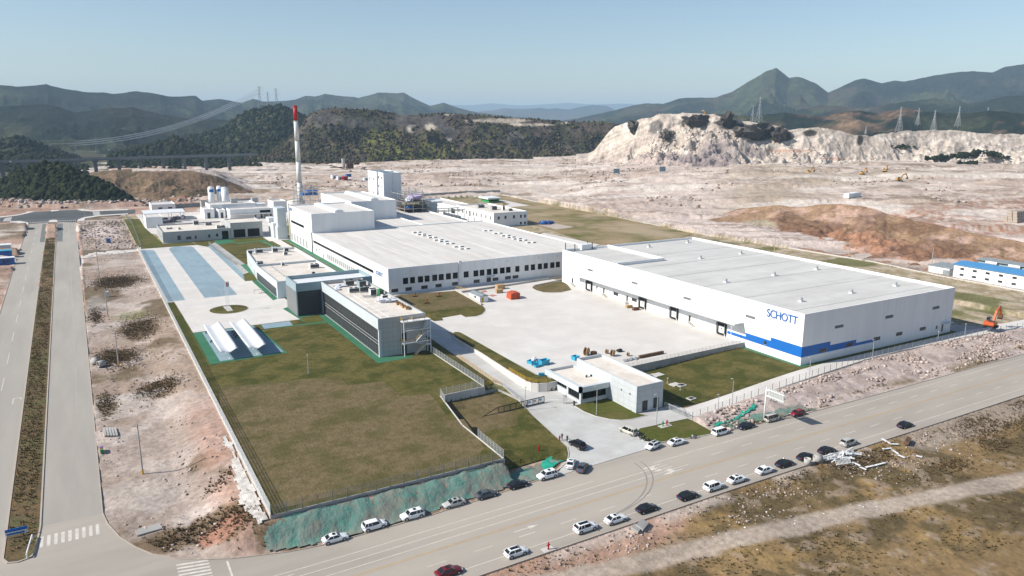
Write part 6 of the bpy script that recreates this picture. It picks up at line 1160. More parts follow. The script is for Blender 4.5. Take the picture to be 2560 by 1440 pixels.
def make_car(kind, sunroof=0):
    L, W, H, B, hh, th, cf, cr, rf, rr_ = TYPES[kind]; t = link(bpy.data.objects.new('car', None)); WLOC[t.name] = Vector((0, 0, 0)); hw = W/2; fx = L/2; P0 = PAINT['white']
    st = [(fx, .42, .62, .72), (fx-.12, .24, hh-.10, .86), (fx-.55, .22, hh-.01, .96), (cf+.25, .22, hh+.07, .99), (cf, .22, B, 1.0), (0, .21, B+.01, 1.0), (cr+.3, .22, B+.02, 1.0), (cr, .22, th+.02, .985), (-fx+.35, .24, th, .96), (-fx+.08, .28, th-.05, .90), (-fx, .42, th-.22, .80)]
    V = []; Fs = []
    for x, zb, zt, k in st:
        w_ = hw*k; zm = zb+(zt-zb)*.55
        V += [(x, -w_*.86, zb), (x, -w_*.985, zb+.12), (x, -w_, zm), (x, -w_*.95, zt-.05), (x, -w_*.84, zt), (x, w_*.84, zt), (x, w_*.95, zt-.05), (x, w_, zm), (x, w_*.985, zb+.12), (x, w_*.86, zb)]
    m_ = 10
    for i in range(len(st)-1):
        for j in range(m_): a = i*m_+j; b = i*m_+(j+1) % m_; Fs.append((a, b, b+m_, a+m_))
    Fs.append(tuple(range(m_-1, -1, -1))); e = (len(st)-1)*m_; Fs.append(tuple(range(e, e+m_)))
    b = MB().add(V, Fs); body = b.build('body', P0, t, True, world=False)
    for p in body.data.polygons: p.use_smooth = p.area < 4
    bw, tw_ = hw*.90, hw*.70; bz = B-.02; A = [(cf, -bw, bz-.02), (cf, bw, bz-.02), (cr, bw, bz), (cr, -bw, bz)]; T_ = [(rf, -tw_, H-.05), (rf, tw_, H-.05), (rr_, tw_, H-.06), (rr_, -tw_, H-.06)]
    for nm_, q in (('windscreen', (A[0], A[1], T_[1], T_[0])), ('rear_window', (A[2], A[3], T_[3], T_[2])), ('side_window', (A[1], A[2], T_[2], T_[1])), ('side_window', (A[3], A[0], T_[0], T_[3]))): MB().quad(*q).build(nm_, M['carglass'], t, world=False)
    s = MB(); xm = (rf+rr_)/2; ring = []
    for (x, wk, z) in ((rf+.10, .93, H-.10), (rf-.12, 1.03, H-.025), (xm, 1.04, H), (rr_+.15, 1.03, H-.03), (rr_-.08, .93, H-.11)): ring.append([(x, -tw_*wk, z-.05), (x, -tw_*wk*.8, z), (x, tw_*wk*.8, z), (x, tw_*wk, z-.05)])
    for a, c in zip(ring, ring[1:]):
        for j in range(3): s.quad(a[j], c[j], c[j+1], a[j+1])
    roof = s.build('roof', P0, t, True, world=False)
    if sunroof: s = MB(); x0, x1 = (xm+.45, xm-.15) if sunroof == 1 else (rf-.05, rr_+.25); s.quad((x1, -tw_*.6, H+.012), (x0, -tw_*.6, H+.004), (x0, tw_*.6, H+.004), (x1, tw_*.6, H+.012)); s.build('sunroof', M['carglass'], roof, world=False)
    for sy in (-1, 1):
        for a, c in (((cf, sy*bw, bz), (rf, sy*tw_, H-.05)), ((cr, sy*bw, bz), (rr_, sy*tw_, H-.06)), (((cf+cr)/2-.1, sy*bw*1.005, bz), ((rf+rr_)/2-.1, sy*tw_*1.01, H-.05))): MB().bar(a, c, .075).build('pillar', P0, t, world=False)
        if kind in ('suv', 'mpv', 'van'): MB().bar((cr+.75, sy*bw*1.005, bz), (rr_+.5, sy*tw_*1.01, H-.05), .075).build('pillar', P0, t, world=False)
    wr = .33 if kind != 'suv' else .36; wx = (fx-.85, -fx+.82)
    for x in wx:
        for sy in (-1, 1):
            s = MB(); s.cyl((x, sy*(hw-.20), wr), (x, sy*(hw+.012), wr), wr, None, 16); wo = s.build('wheel', M['tyre'], t, world=False); s = MB(); s.cyl((x, sy*(hw+.012), wr), (x, sy*(hw+.024), wr), wr*.62, wr*.5, 12); s.build('rim', M['rim'], wo, world=False)
            s = MB(); n = 10; P = [(x+math.cos(math.pi*i/n)*(wr+.07), sy*(hw+.004), wr+math.sin(math.pi*i/n)*(wr+.05)) for i in range(n+1)]; s.add(P, [tuple(range(n+1))]); s.build('wheel_arch', M['black'], t, world=False)
    for sy in (-1, 1):
        s = MB(); s.obox((fx-.16, sy*hw*.62, hh-.16), (.22, .34, .13), sy*-.25); s.build('headlight', M['headlight'], t, world=False); s = MB(); s.obox((-fx+.07, sy*hw*.66, th-.16), (.16, .36, .15), sy*.2); s.build('taillight', M['taillight'], t, world=False)
        s = MB(); s.obox((cf-.35, sy*(hw+.06), B+.06), (.12, .18, .12)); s.build('mirror', P0, t, world=False)
    s = MB(); s.box(-fx-.015, -.24, .58, -fx+.03, .24, .72); s.box(fx-.03, -.24, .40, fx+.015, .24, .53); s.build('number_plate', M['plate'], t, world=False); s = MB(); s.box(fx-.05, -hw*.55, .30, fx+.008, hw*.55, .385); s.build('grille', M['black'], t, world=False)
    return t
protos = {}
def place_car(px, py, kind, col, hd, lab, group='cars parked along the front road', sunroof=0, roofcol=None, name='car', cat='car', z=None):
    k = (kind, sunroof)
    if k not in protos: protos[k] = make_car(kind, sunroof); protos[k]['used'] = False; o = protos[k]; first = True
    else: first = False
    o = protos[k] if first else copy_tree(protos[k])
    if 'used' in o: del o['used']
    p = at(px, py) if z is None else Vector((px, py, z)); o.location = p; o.rotation_euler = (0, 0, R(hd)); tag(o, lab, cat, group)
    for c in o.children:
        if c.name.split('.')[0] in ('body', 'roof', 'pillar', 'mirror'):
            c.material_slots[0].link = 'OBJECT'; c.material_slots[0].material = PAINT[roofcol or col] if c.name.startswith('roof') and roofcol else PAINT[col]
    return o
CARS = [(838, 1352, 'sedan', 'white', 0, 'white sedan with small sunroof, nearest the zebra crossing in the kerb row', 1), (936, 1320, 'suv', 'white', 0, 'white car with black tail, second from the crossing in the kerb row', 0), (1031, 1294, 'suv', 'white', 180, 'white SUV with sunroof below the middle of the teal bank', 1), (1135, 1264, 'sedan', 'silver', 180, 'beige silver sedan parked below the teal bank', 1), (1216, 1242, 'sedan', 'grey', 0, 'slate grey sedan between beige and black cars at the teal bank', 0), (1295, 1217, 'sedan', 'black', 0, 'black sedan at the end of the teal bank row', 0), (1368, 1194, 'suv', 'white', 180, 'white SUV with black sunroof where kerb curves into the gate', 1),
 (1427, 1164, 'sedan', 'white', 48, 'white sedan parked askew at the gate mouth', 1), (1456, 1174, 'sedan', 'grey', 40, 'dark grey sedan parked askew beside a white one at gate', 0), (1443, 1119, 'suv', 'black', 97, 'black car stopped in the gate driveway near two men', 0), (1571, 1083, 'mpv', 'beige', 100, 'beige people carrier parked by the hydrants in gate driveway', 0),
 (1632, 1120, 'hatch', 'white', 192, 'white hatchback with black roof glass right of the gate mouth', 2), (1692, 1110, 'sedan', 'white', 0, 'white sedan with sunroof between hatchback and grey scooter', 1), (1801, 1085, 'mpv', 'white', 0, 'white people carrier at the end of the small verge lawn', 0), (1864, 1070, 'sedan', 'black', 180, 'black sedan facing the gate below green net strip', 0), (1928, 1052, 'van', 'beige', 0, 'beige minivan beside the white sign mast', 0), (1993, 1038, 'hatch', 'red', 180, 'bright red car beyond the sign mast', 0),
 (2262, 1067, 'sedan', 'black', 0, 'black sedan far ahead alone on the field side', 0), (2121, 1112, 'suv', 'silver', 0, 'silver SUV ahead of the black sedans on the field side', 0), (2066, 1131, 'sedan', 'black', 0, 'black sedan next to the heap of white scrap metal', 0), (2014, 1147, 'sedan', 'black', 0, 'black sedan beside the two concrete rings', 0), (1961, 1164, 'sedan', 'black', 0, 'black sedan last in the trio behind the concrete rings', 0), (1912, 1181, 'sedan', 'white', 0, 'white sedan right behind the trio of black sedans', 0), (1842, 1204, 'sedan', 'white', 0, 'white sedan with sunroof between white car and white SUV', 1), (1784, 1222, 'suv', 'white', 0, 'white SUV with dark roof rails ahead of lone black sedan', 0), (1719, 1245, 'sedan', 'black', 0, 'black sedan on field side facing the pale soil patch', 0), (1617, 1277, 'sedan', 'black', 0, 'black sedan nearest the grey concrete slabs', 0), (1539, 1304, 'sedan', 'white', 0, 'white sedan with sunroof just behind the slabs', 1), (1463, 1326, 'suv', 'white', 0, 'white SUV with all black roof on the field side', 2), (1290, 1387, 'hatch', 'white', 0, 'white hatchback beside the lone red hydrant', 2), (1122, 1436, 'sedan', 'maroon', 0, 'dark red sedan at the bottom edge of the road', 1)]
for c in CARS: place_car(*c[:6], sunroof=c[6], group=None if c[3] in ('red', 'maroon') else 'cars parked along the front road')
for i, (x, dx) in enumerate(((155, 0), (165.5, 0))): p = G(x, 522, .05); place_car(p[0], p[1], 'van', 'silver' if i else 'grey', 90, ('grey' if not i else 'pale')+' van standing beyond the far junction', 'vans beyond the junction', z=.05)
# two wheelers
def make_bike(scooter=False, col='black'):
    t = link(bpy.data.objects.new('motorcycle' if not scooter else 'scooter', None)); WLOC[t.name] = Vector((0, 0, 0))
    for x in (-.62, .62):
        s = MB(); n = 14; V = []; Fs = []
        for i in range(n):
            a = 2*math.pi*i/n
            for j in range(6): b = 2*math.pi*j/6; r_ = .25+.06*math.cos(b); V.append((x+r_*math.cos(a), .06*math.sin(b), .31+r_*math.sin(a)))
        for i in range(n):
            for j in range(6): Fs.append((i*6+j, ((i+1) % n)*6+j, ((i+1) % n)*6+(j+1) % 6, i*6+(j+1) % 6))
        w_ = s.add(V, Fs).build('wheel', M['tyre'], t, world=False); s = MB(); s.cyl((x, -.03, .31), (x, .03, .31), .16, None, 10); s.build('rim', M['rim'], w_, world=False)
    s = MB(); s.obox((-.1, 0, .55), (.75, .22, .28)); s.cyl((.55, 0, .45), (.35, 0, .98), .05); s.cyl((-.62, .1, .31), (-.1, .1, .5), .04); s.lump((.12, 0, .74), .22, 2, .05, (1.1, .7, .7))
    if scooter: s.obox((.42, 0, .62), (.1, .38, .6), 0, 0); s.obox((.1, 0, .34), (.5, .3, .06))
    s.build('frame', PAINT[col], t, world=False); s = MB(); s.obox((-.38, 0, .78), (.62, .26, .1)); s.build('seat', M['black'], t, world=False); s = MB(); s.bar((.36, -.34, 1.02), (.36, .34, 1.02), .04); s.build('handlebar', M['darkmetal'], t, world=False); s = MB(); s.lump((.52, 0, .9), .09, 1, .02); s.build('headlight', M['headlight'], t, world=False); return t
mb0 = make_bike()
for i, (px, py, hd, lab) in enumerate(((1601, 1092, 120, 'black motorcycle nearest the green hydrant'), (1606, 1101, 100, 'black motorcycle in the middle of three at the kerb'), (1622, 1105, 75, 'black motorcycle closest to the white hatchback'))):
    o = mb0 if not i else copy_tree(mb0); o.location = at(px, py); o.rotation_euler = (0, 0, R(hd)); tag(o, lab, 'motorcycle', 'motorcycles at the gate kerb')
sc0 = make_bike(True, 'silver'); sc0.location = at(1734, 1096); sc0.rotation_euler = (0, 0, R(175)); tag(sc0, 'pale grey scooter parked at the verge lawn kerb', 'scooter')
for i, (px, py, lab) in enumerate(((520, 833, 'dark scooter at the edge of first bicycle shelter'), (532, 856, 'dark scooter further along under the first bicycle shelter'), (584, 832, 'scooter at far end under the second bicycle shelter'), (588, 838, 'second scooter from far end under the second shelter'), (592, 844, 'third scooter from far end under the second shelter'))):
    o = copy_tree(mb0); o.name = 'scooter'; p = G(px, py, .06); o.location = (*p, .06); o.rotation_euler = (0, 0, R(10+i*7)); tag(o, lab, 'scooter', 'scooters under the shelters')
# ---------------------------------------------------------------- people
def person(px, py, hd, lab, arm, pants, top):
    p = at(px, py); pts = {'pel': (0, 0, .95), 'sp': (0, 0, 1.2), 'ch': (0, 0, 1.42), 'nk': (.01, 0, 1.54), 'hd': (.02, 0, 1.66), 'tp': (.02, 0, 1.76), 'hl': (0, .10, .92), 'kl': (.03, .11, .5), 'al': (0, .12, .09), 'tl': (.14, .13, .04), 'hr': (0, -.10, .92), 'kr': (.0, -.11, .5), 'ar': (-.06, -.12, .09), 'tr': (.08, -.13, .04), 'sl': (0, .19, 1.42), 'el': (-.03, .26, 1.14), 'wl': (.05, .27, .88), 'ml': (.07, .27, .79), 'sr': (0, -.19, 1.42), 'er': (arm[0], -.27, arm[1]), 'wr': (arm[2], -.24, arm[3]), 'mr': (arm[2]+.06, -.23, arm[3]-.04)}
    rad_ = {'pel': .15, 'sp': .14, 'ch': .16, 'nk': .06, 'hd': .10, 'tp': .07, 'hl': .10, 'kl': .065, 'al': .05, 'tl': .045, 'hr': .10, 'kr': .065, 'ar': .05, 'tr': .045, 'sl': .07, 'el': .05, 'wl': .035, 'ml': .03, 'sr': .07, 'er': .05, 'wr': .035, 'mr': .03}
    ed = [('pel', 'sp'), ('sp', 'ch'), ('ch', 'nk'), ('nk', 'hd'), ('hd', 'tp'), ('pel', 'hl'), ('hl', 'kl'), ('kl', 'al'), ('al', 'tl'), ('pel', 'hr'), ('hr', 'kr'), ('kr', 'ar'), ('ar', 'tr'), ('ch', 'sl'), ('sl', 'el'), ('el', 'wl'), ('wl', 'ml'), ('ch', 'sr'), ('sr', 'er'), ('er', 'wr'), ('wr', 'mr')]
    ks = list(pts); me = bpy.data.meshes.new('person'); me.from_pydata([pts[k] for k in ks], [(ks.index(a), ks.index(b)) for a, b in ed], []); o = link(bpy.data.objects.new('person', me)); o.modifiers.new('skin', 'SKIN'); o.modifiers.new('sub', 'SUBSURF').levels = 1
    for i, k in enumerate(ks): me.skin_vertices[0].data[i].radius = (rad_[k], rad_[k]*.9); me.skin_vertices[0].data[i].use_root = (k == 'pel')
    bpy.context.view_layer.update(); dm = bpy.data.meshes.new_from_object(o.evaluated_get(bpy.context.evaluated_depsgraph_get())); o.modifiers.clear(); o.data = dm
    ms = [mat('skin', (.42, .25, .17), rough=.6), mat('trousers', pants), mat('jacket', top), mat('hair', (.012, .010, .009)), M['black']]; dm.materials.clear()
    for m_ in ms: dm.materials.append(m_)
    for f in dm.polygons:
        c = f.center; f.use_smooth = True; hand = abs(c.y) > .2 and c.z < 1.0 and (c - Vector(pts['wl'])).length < .12 or (c-Vector(pts['mr'])).length < .08
        f.material_index = 0 if hand else 4 if c.z < .1 else 1 if c.z < .98 and abs(c.y) < .22 else 2 if c.z < 1.53 else 3 if (c.z > 1.72 or c.x < -.03) else 0
    fc_ = MB(); fc_.lump((.125, 0, 1.655), .018, 1, 0, (1, .8, 1.3)); n_ = fc_.build('nose', ms[0], o, world=False)
    for y in (-.035, .035): MB().lump((.11, y, 1.685), .012, 1, 0).build('eye', M['black'], o, world=False)
    o.location = p; o.rotation_euler = (0, 0, R(hd)); return tag(o, lab, 'person')
person(1405, 1100, 20, 'person in dark jacket with black trousers next to the red hydrant', (.05, 1.16, .22, 1.08), (.018, .018, .02), (.03, .022, .02)); person(1418, 1105, 200, 'person in black jacket standing at kerb of the driveway', (-.02, 1.14, .06, .9), (.015, .016, .02), (.02, .02, .024))
# ---------------------------------------------------------------- bicycle shelters, flags
def shelter(x0, x1, xr, y0, y1, lab):
    t = empty('bicycle_shelter', ((x0+x1)/2, y0, 0), lab, 'shelter', 'bicycle shelters by the plaza'); prof = [(x0, 3.0), (x0+.8, 2.75), (xr-1.0, 2.42), (xr-.1, 2.35), (xr+.2, 2.45), (xr+1.2, 2.95), (x1-.8, 3.25), (x1, 3.3)]; s = MB(); ny = 8
    for i in range(ny+1): y = y0+(y1-y0)*i/ny; k = 1.0-.06*abs(2*i/ny-1)**4; s.v += [(xr+(a-xr)*k, y, b) for a, b in prof]
    n = len(prof); s.f = [(i*n+j, i*n+j+1, (i+1)*n+j+1, (i+1)*n+j) for i in range(ny) for j in range(n-1)]; o = s.build('membrane_roof', M['whitemetal'], t, True); md = o.modifiers.new('t', 'SOLIDIFY'); md.thickness = .08
    for i in range(6):
        y = y0+1.5+(y1-y0-3)*i/5; s = MB(); s.cyl((xr, y, 0), (xr, y, 2.4), .13, .11, 10); s.box(xr-.3, y-.3, 0, xr+.3, y+.3, .08); po = s.build('post', M['whitemetal'], t); s = MB(); s.bar((xr, y, 2.1), (x0+.5, y, 2.78), .12); s.bar((xr, y, 2.1), (x1-.5, y, 3.12), .12); s.build('arm', M['whitemetal'], po)
shelter(30.3, 35.7, 33.2, 227.8, 262, 'white winged bicycle shelter closest to the boundary fence'); shelter(38.5, 43.9, 41.3, 227.8, 262, 'white winged bicycle shelter on the lawn side')
for i, (px, py, lab, m_) in enumerate(((570, 777, 'flagpole with red flag on the round lawn', 'red'), (573.5, 775, 'second flagpole with pale blue flag on round lawn', 'bluepad'), (566.5, 774, 'bare third flagpole at back of the round lawn', None))):
    x, y = G(px, py, .12); t = empty('flagpole', (x, y, .12), lab, 'flagpole'); s = MB(); s.cyl((x, y, .12), (x, y, 11.4), .09, .05, 8); s.build('pole', M['whitemetal'], t)
    if m_:
        s = MB(); n = 7
        for k in range(n+1): q = k/n; s.v += [(x+.1+q*.5, y-.12*math.sin(q*6), 11.2-.5*q), (x+.1+q*.42, y-.12*math.sin(q*6+.6), 9.4-.35*q)]
        s.f = [(2*k, 2*k+2, 2*k+3, 2*k+1) for k in range(n)]; s.build('flag', M[m_], t)
t = empty('bench_table', (*G(645, 733), .03), 'thin metal table frame on the plaza by the canteen', 'table'); x, y = G(645, 733); s = MB(); s.box(x-1.6, y-.6, 1.5, x+1.6, y+.6, 1.6); s.build('top', M['lightframe'], t)
for a in (-1.5, 1.5):
    for b in (-.5, .5): MB().bar((x+a, y+b, .02), (x+a, y+b, 1.5), .07).build('leg', M['lightframe'], t)
# ---------------------------------------------------------------- lamps and poles
def lamp(px, py, h, lab, arm=(1.1, 0), name='street_lamp', cat='street lamp', z=None, m='metal', grp=None):
    p = at(px, py) if z is None else Vector((*G(px, py, z), z)); t = empty(name, p, lab, cat, grp); s = MB(); s.cyl((0, 0, 0), (0, 0, h*.9), .10, .07, 8); k = 6; pts = [(arm[0]*(1-math.cos(R(90*i/k))), arm[1]*(1-math.cos(R(90*i/k))), h*.9+.1*h*math.sin(R(90*i/k))) for i in range(k+1)] if arm else [(0, 0, h*.9), (0, 0, h)]
    s.path([Vector(q) for q in pts], .06, 6); s.box(-.2, -.2, 0, .2, .2, .12); s.build('pole', M[m], t, world=False); s = MB(); e = pts[-1]; s.obox((e[0]+(.25 if arm else 0), e[1], e[2]), (.7, .25, .1) if arm else (.4, .4, .12), math.atan2(arm[1], arm[0]) if arm else 0); s.build('lamp_head', M['lightframe'], t, world=False); return t
lamp(1491, 1036, 7.6, 'slim street lamp in front of the gatehouse window', (-.9, 0)); lamp(1641, 1062, 8.0, 'curved street lamp before the gatehouse doors', (-.9, 0)); lamp(1830, 1010, 7.0, 'curved street lamp standing inside the middle of fence path', (-.8, 0)); lamp(2022, 951, 6.8, 'curved street lamp near the warehouse corner', (-.8, 0)); lamp(2181, 893, 5.6, 'street lamp on the path before the warehouse side', (-.7, 0)); lamp(2411, 842, 4.5, 'straight pole beside the digger shadow', None, 'pole', 'pole')
lamp(1795, 1023, 4.0, 'short camera mast left of the curved path lamp', (-.5, 0), 'camera_mast', 'camera mast'); lamp(2344, 853, 3.4, 'short lamp with square head before warehouse door', None); lamp(771, 933, 5.4, 'thin lamp post alone on the big lawn', None, z=0); lamp(1669, 958, 1.5, 'tiny lawn lamp by the white slabs', None, 'lawn_lamp', 'lamp'); lamp(1701, 975, 1.2, 'tiny lawn lamp beside the lower slabs', None, 'lawn_lamp', 'lamp'); lamp(1420, 1012, 7.8, 'thin flagless mast beside the main gate', None, 'mast', 'mast') if False else None
lamp(1313, 1026, 6.2, 'tall thin mast at the dark main gate', None, 'mast', 'mast'); lamp(213, 549, 9.0, 'thin street lamp at the far junction corner', None, z=0)
def pole(px, py, h, lab, grp='utility poles on the verge', cross=True, z=None):
    p = onground(px, py) if z is None else Vector((*G(px, py, z), z)); t = empty('utility_pole', p, lab, 'utility pole', grp); s = MB(); s.cyl((0, 0, -.4), (0, 0, h), .19, .12, 8); s.build('pole', M['concrete2'], t, world=False)
    if cross: s = MB(); s.bar((-.8, 0, h-.6), (.8, 0, h-.6), .12); s.build('crossarm', M['metal'], t, world=False)
    s = MB(); s.cyl((0, 0, .1), (0, 0, 1.1), .215, .205, 8); s.build('band', M['yellowrail'], t, world=False); return t
for px, py, h, lab in ((357, 1185, 11.5, 'nearest utility pole, on the bare verge above the crossing'), (297, 915, 10.8, 'utility pole next to the concrete rings on the verge'), (270, 793, 10.5, 'utility pole by the tarred patch on the verge'), (250, 705, 10.5, 'utility pole where the dark weeds begin on the verge'), (243, 648, 10.5, 'utility pole at the pale path into the parking'), (232, 600, 10, 'farthest verge utility pole before the junction')): pole(px, py, h, lab)
for px, py, h, lab in ((1936, 628, 9, 'leaning utility pole on the back fence line'), (2122, 640, 8, 'thin utility pole at the foot of the soil mound'), (2328, 668, 9.5, 'utility pole with pink box near the site cabins'), (1686, 520, 10, 'thin lone mast on the bare ground right of the far lawn') if False else (1240, 600, 3, 'x')): pole(px, py, h, lab, 'utility poles behind the works', False, .2) if lab != 'x' else None
for px, py, h, lab in ((402, 492, 14, 'slim mast on the brown cut bank'),): pole(px, py, h, lab, None, False, 2)
# sign mast over the right part of the road
gx, gy = 140.9, 121.2; gzv = float(zroad(140.9, 119.2)); t = empty('sign_gantry', (gx, gy, gzv), 'white road sign mast with blank board reaching over the road', 'road sign'); s = MB(); s.cyl((gx, gy, gzv-.6), (gx, gy, 6.3), .22, .16, 12); s.build('mast', M['whitemetal'], t, True)
for zz in (5.6, 4.0): s = MB(); s.cyl((gx, gy, zz), (gx+.2, gy-5.4, zz), .13, .10, 8); s.build('arm', M['whitemetal'], t)
s = MB(); s.box(gx+.22, gy-5.3, 3.5, gx+.32, gy-.5, 6.1); bo = s.build('board', M['lightframe'], t); s = MB()
for y in np.arange(gy-5.1, gy-.6, .5): s.bar((gx+.18, y, 3.5), (gx+.18, y, 6.1), .06)
s.build('rib', M['metal'], bo)
p = at(43, 1342); t = empty('median_sign', p, 'blue and white banner sign at the median tip', 'sign'); s = MB(); s.box(p.x-1.7, p.y-.04, p.z+.5, p.x+1.7, p.y+.04, p.z+1.2); s.build('board', M['whitemetal'], t); s = MB(); s.box(p.x-1.7, p.y-.06, p.z+1.2, p.x+1.7, p.y+.06, p.z+1.75); s.build('header', M['blue'], t); s = MB(); s.box(p.x-1.5, p.y-.05, p.z+.62, p.x+1.2, p.y-.042, p.z+.95); s.build('stripe', M['blue'], t)
for a in (-1.5, 1.5): MB().bar((p.x+a, p.y, p.z-.2), (p.x+a, p.y, p.z+.5), .1).build('leg', M['metal'], t)
a = at(68, 1396); b = at(82, 1348); s = MB(); s.path([(a.x, a.y, a.z), (a.x, a.y, a.z+.9), (b.x, b.y, b.z+.9), (b.x, b.y, b.z)], .13, 8); tag(s.build('guard_rail', M['whitemetal']), 'white pipe rail at the median tip', 'railing')
# hydrants
def hydrant(px, py, lab, m='red', h=1.5):
    p = at(px, py); t = empty('hydrant', p, lab, 'hydrant', 'hydrants near the gate'); s = MB(); s.cyl((0, 0, 0), (0, 0, h*.8), .16, .14, 10); s.cyl((0, 0, h*.8), (0, 0, h), .18, .06, 10); s.build('body', M[m], t, world=False)
    for a in (-1, 1): MB().cyl((0, 0, h*.6), (a*.32, 0, h*.6), .09, .09, 8).build('outlet', M[m], t, world=False)
    MB().box(-1.1, -.8, -.12, 1.1, .8, .05).build('pad', M['kerbw'], t, world=False)
hydrant(1399, 1103, 'red hydrant next to two men at the gate lawn'); hydrant(1346, 1129, 'red hydrant above the bright teal net'); hydrant(1657, 1066, 'green hydrant on the pad by the beige people carrier', 'green'); hydrant(1667, 1063, 'thin red hydrant beside the green one'); hydrant(1371, 1374, 'lone red hydrant on the field side of the road')
for px, py, lab in ((1039, 741, 'red hydrant nearest the hall corner on brown lawn'), (1098, 741, 'red hydrant in the middle of the brown lawn edge'), (1068, 758, 'red hydrant on the pad closest to the yard')): hydrant(px, py, lab, h=1.9)
# ---------------------------------------------------------------- goods in the yard
def crate(px, py, w_, d, h, lab, m='wood', z=0.0, name='crate', cat='crate', rz=0.0, grp=None):
    p = Vector((*G(px, py, z), z)); t = empty(name, p, lab, cat, grp, rz); s = MB(); s.box(-w_/2, -d/2, .1, w_/2, d/2, h); s.build('body', M[m], t, world=False); s = MB()
    for x in (-w_*.4, 0, w_*.4): s.box(x-.06, -d/2-.03, 0, x+.06, d/2+.03, .1)
    for x in (-w_/2, w_/2-.08): s.box(x-.02, -d/2-.03, .1, x+.1, -d/2-.001, h+.02)
    s.box(-w_/2-.02, -d/2-.03, h*.9, w_/2+.02, -d/2-.002, h); s.build('batten', M[m], t, world=False); return t
t = empty('tarp_stack', (146, 256, 0), 'orange tarp covered stack standing in the yard', 'stack'); s = MB(); s.add([(143.9, 253.6, 0), (148.2, 253.6, 0), (148.6, 258.2, 0), (144.3, 258.2, 0), (144.0, 253.7, 2.35), (146.1, 253.8, 2.75), (148.1, 253.7, 2.4), (148.5, 258.0, 2.4), (146.5, 258.0, 2.8), (144.4, 258.0, 2.4)], [(0, 1, 6, 5, 4), (1, 2, 7, 6), (2, 3, 9, 8, 7), (3, 0, 4, 9), (4, 5, 8, 9), (5, 6, 7, 8)]); s.build('tarp', M['orange'], t); s = MB()
for x in (144.9, 147.1): s.box(x, 253.52, .1, x+.07, 253.6, 2.5)
s.build('strap', M['red'], t)
t = empty('site_cabin', (130.8, 255.4, 0), 'white site cabin with grey pitched roof beside the ramp', 'cabin'); s = MB(); s.box(130.8, 255.4, 0, 134.6, 264.5, 2.5); s.build('wall', M['white'], t); s = MB(); s.add([(130.5, 255.1, 2.5), (134.9, 255.1, 2.5), (134.9, 264.8, 2.5), (130.5, 264.8, 2.5), (132.7, 255.1, 3.0), (132.7, 264.8, 3.0)], [(0, 1, 4), (2, 3, 5), (1, 2, 5, 4), (3, 0, 4, 5), (0, 3, 2, 1)]); s.build('roof', M['greyroof'], t); s = MB(); s.box(130.74, 258.5, 1.2, 130.8, 260, 2.0); s.build('window', M['winglass'], t); s = MB(); s.box(131.6, 255.34, 0, 132.5, 255.4, 2.0); s.build('door', M['yellowrail'], t)
crate(1250, 722, 3.6, 2.4, 1.9, 'large plywood crate by the ramp wall'); crate(1247.5, 732, 3.0, 1.6, 1.5, 'smaller plywood crate in front of the large one')
for px, py, w_, d, h, lab, z, rz in ((1360, 911, 3.0, 1.8, 1.5, 'largest cyan tub at the yard edge', 0, .1), (1327, 908, 2.0, 1.6, .9, 'flat cyan tub at the far end of the tub group', 0, .4), (1335, 912, 1.9, 1.2, .8, 'cyan tub lying in the middle of the group', 0, -.2), (1343, 917, 2.0, 1.1, .7, 'long cyan tub closest to the ramp', 0, .15), (1438, 899, 2.0, 1.7, 1.2, 'cyan tub behind the gatehouse roof corner', 0, .2), (1354, 939, 1.7, .9, .7, 'small cyan box by the yellow rail end', .05, -.4)):
    p = Vector((*G(px, py, z), z)); t = empty('plastic_tub', p, lab, 'tub', 'cyan tubs in the yard', rz); s = MB(); a, b = w_/2, d/2; s.add([(-a*.92, -b*.92, 0), (a*.92, -b*.92, 0), (a*.92, b*.92, 0), (-a*.92, b*.92, 0), (-a, -b, h), (a, -b, h), (a, b, h), (-a, b, h), (-a*.9, -b*.88, h), (a*.9, -b*.88, h), (a*.9, b*.88, h), (-a*.9, b*.88, h), (-a*.85, -b*.82, h*.6), (a*.85, -b*.82, h*.6), (a*.85, b*.82, h*.6), (-a*.85, b*.82, h*.6)], [(3, 2, 1, 0)]+[(i, (i+1) % 4, 4+(i+1) % 4, 4+i) for i in range(4)]+[(4+i, 4+(i+1) % 4, 8+(i+1) % 4, 8+i) for i in range(4)]+[(8+i, 8+(i+1) % 4, 12+(i+1) % 4, 12+i) for i in range(4)]+[(12, 13, 14, 15)]); s.build('body', M['cyan'], t, world=False); s = MB(); s.box(-a-.06, -b-.06, h*.86, a+.06, -b-.0, h); s.box(-a-.06, b, h*.86, a+.06, b+.06, h); s.build('rim', M['cyan'], t, world=False)
x, y = G(1338, 906); s = MB(); s.lump((x, y, .7), 1.1, 3, .35, (1, .9, .8)); tag(s.build('plastic_bundle', M['tarpw']), 'white plastic bundle on the cyan tubs', 'bundle')
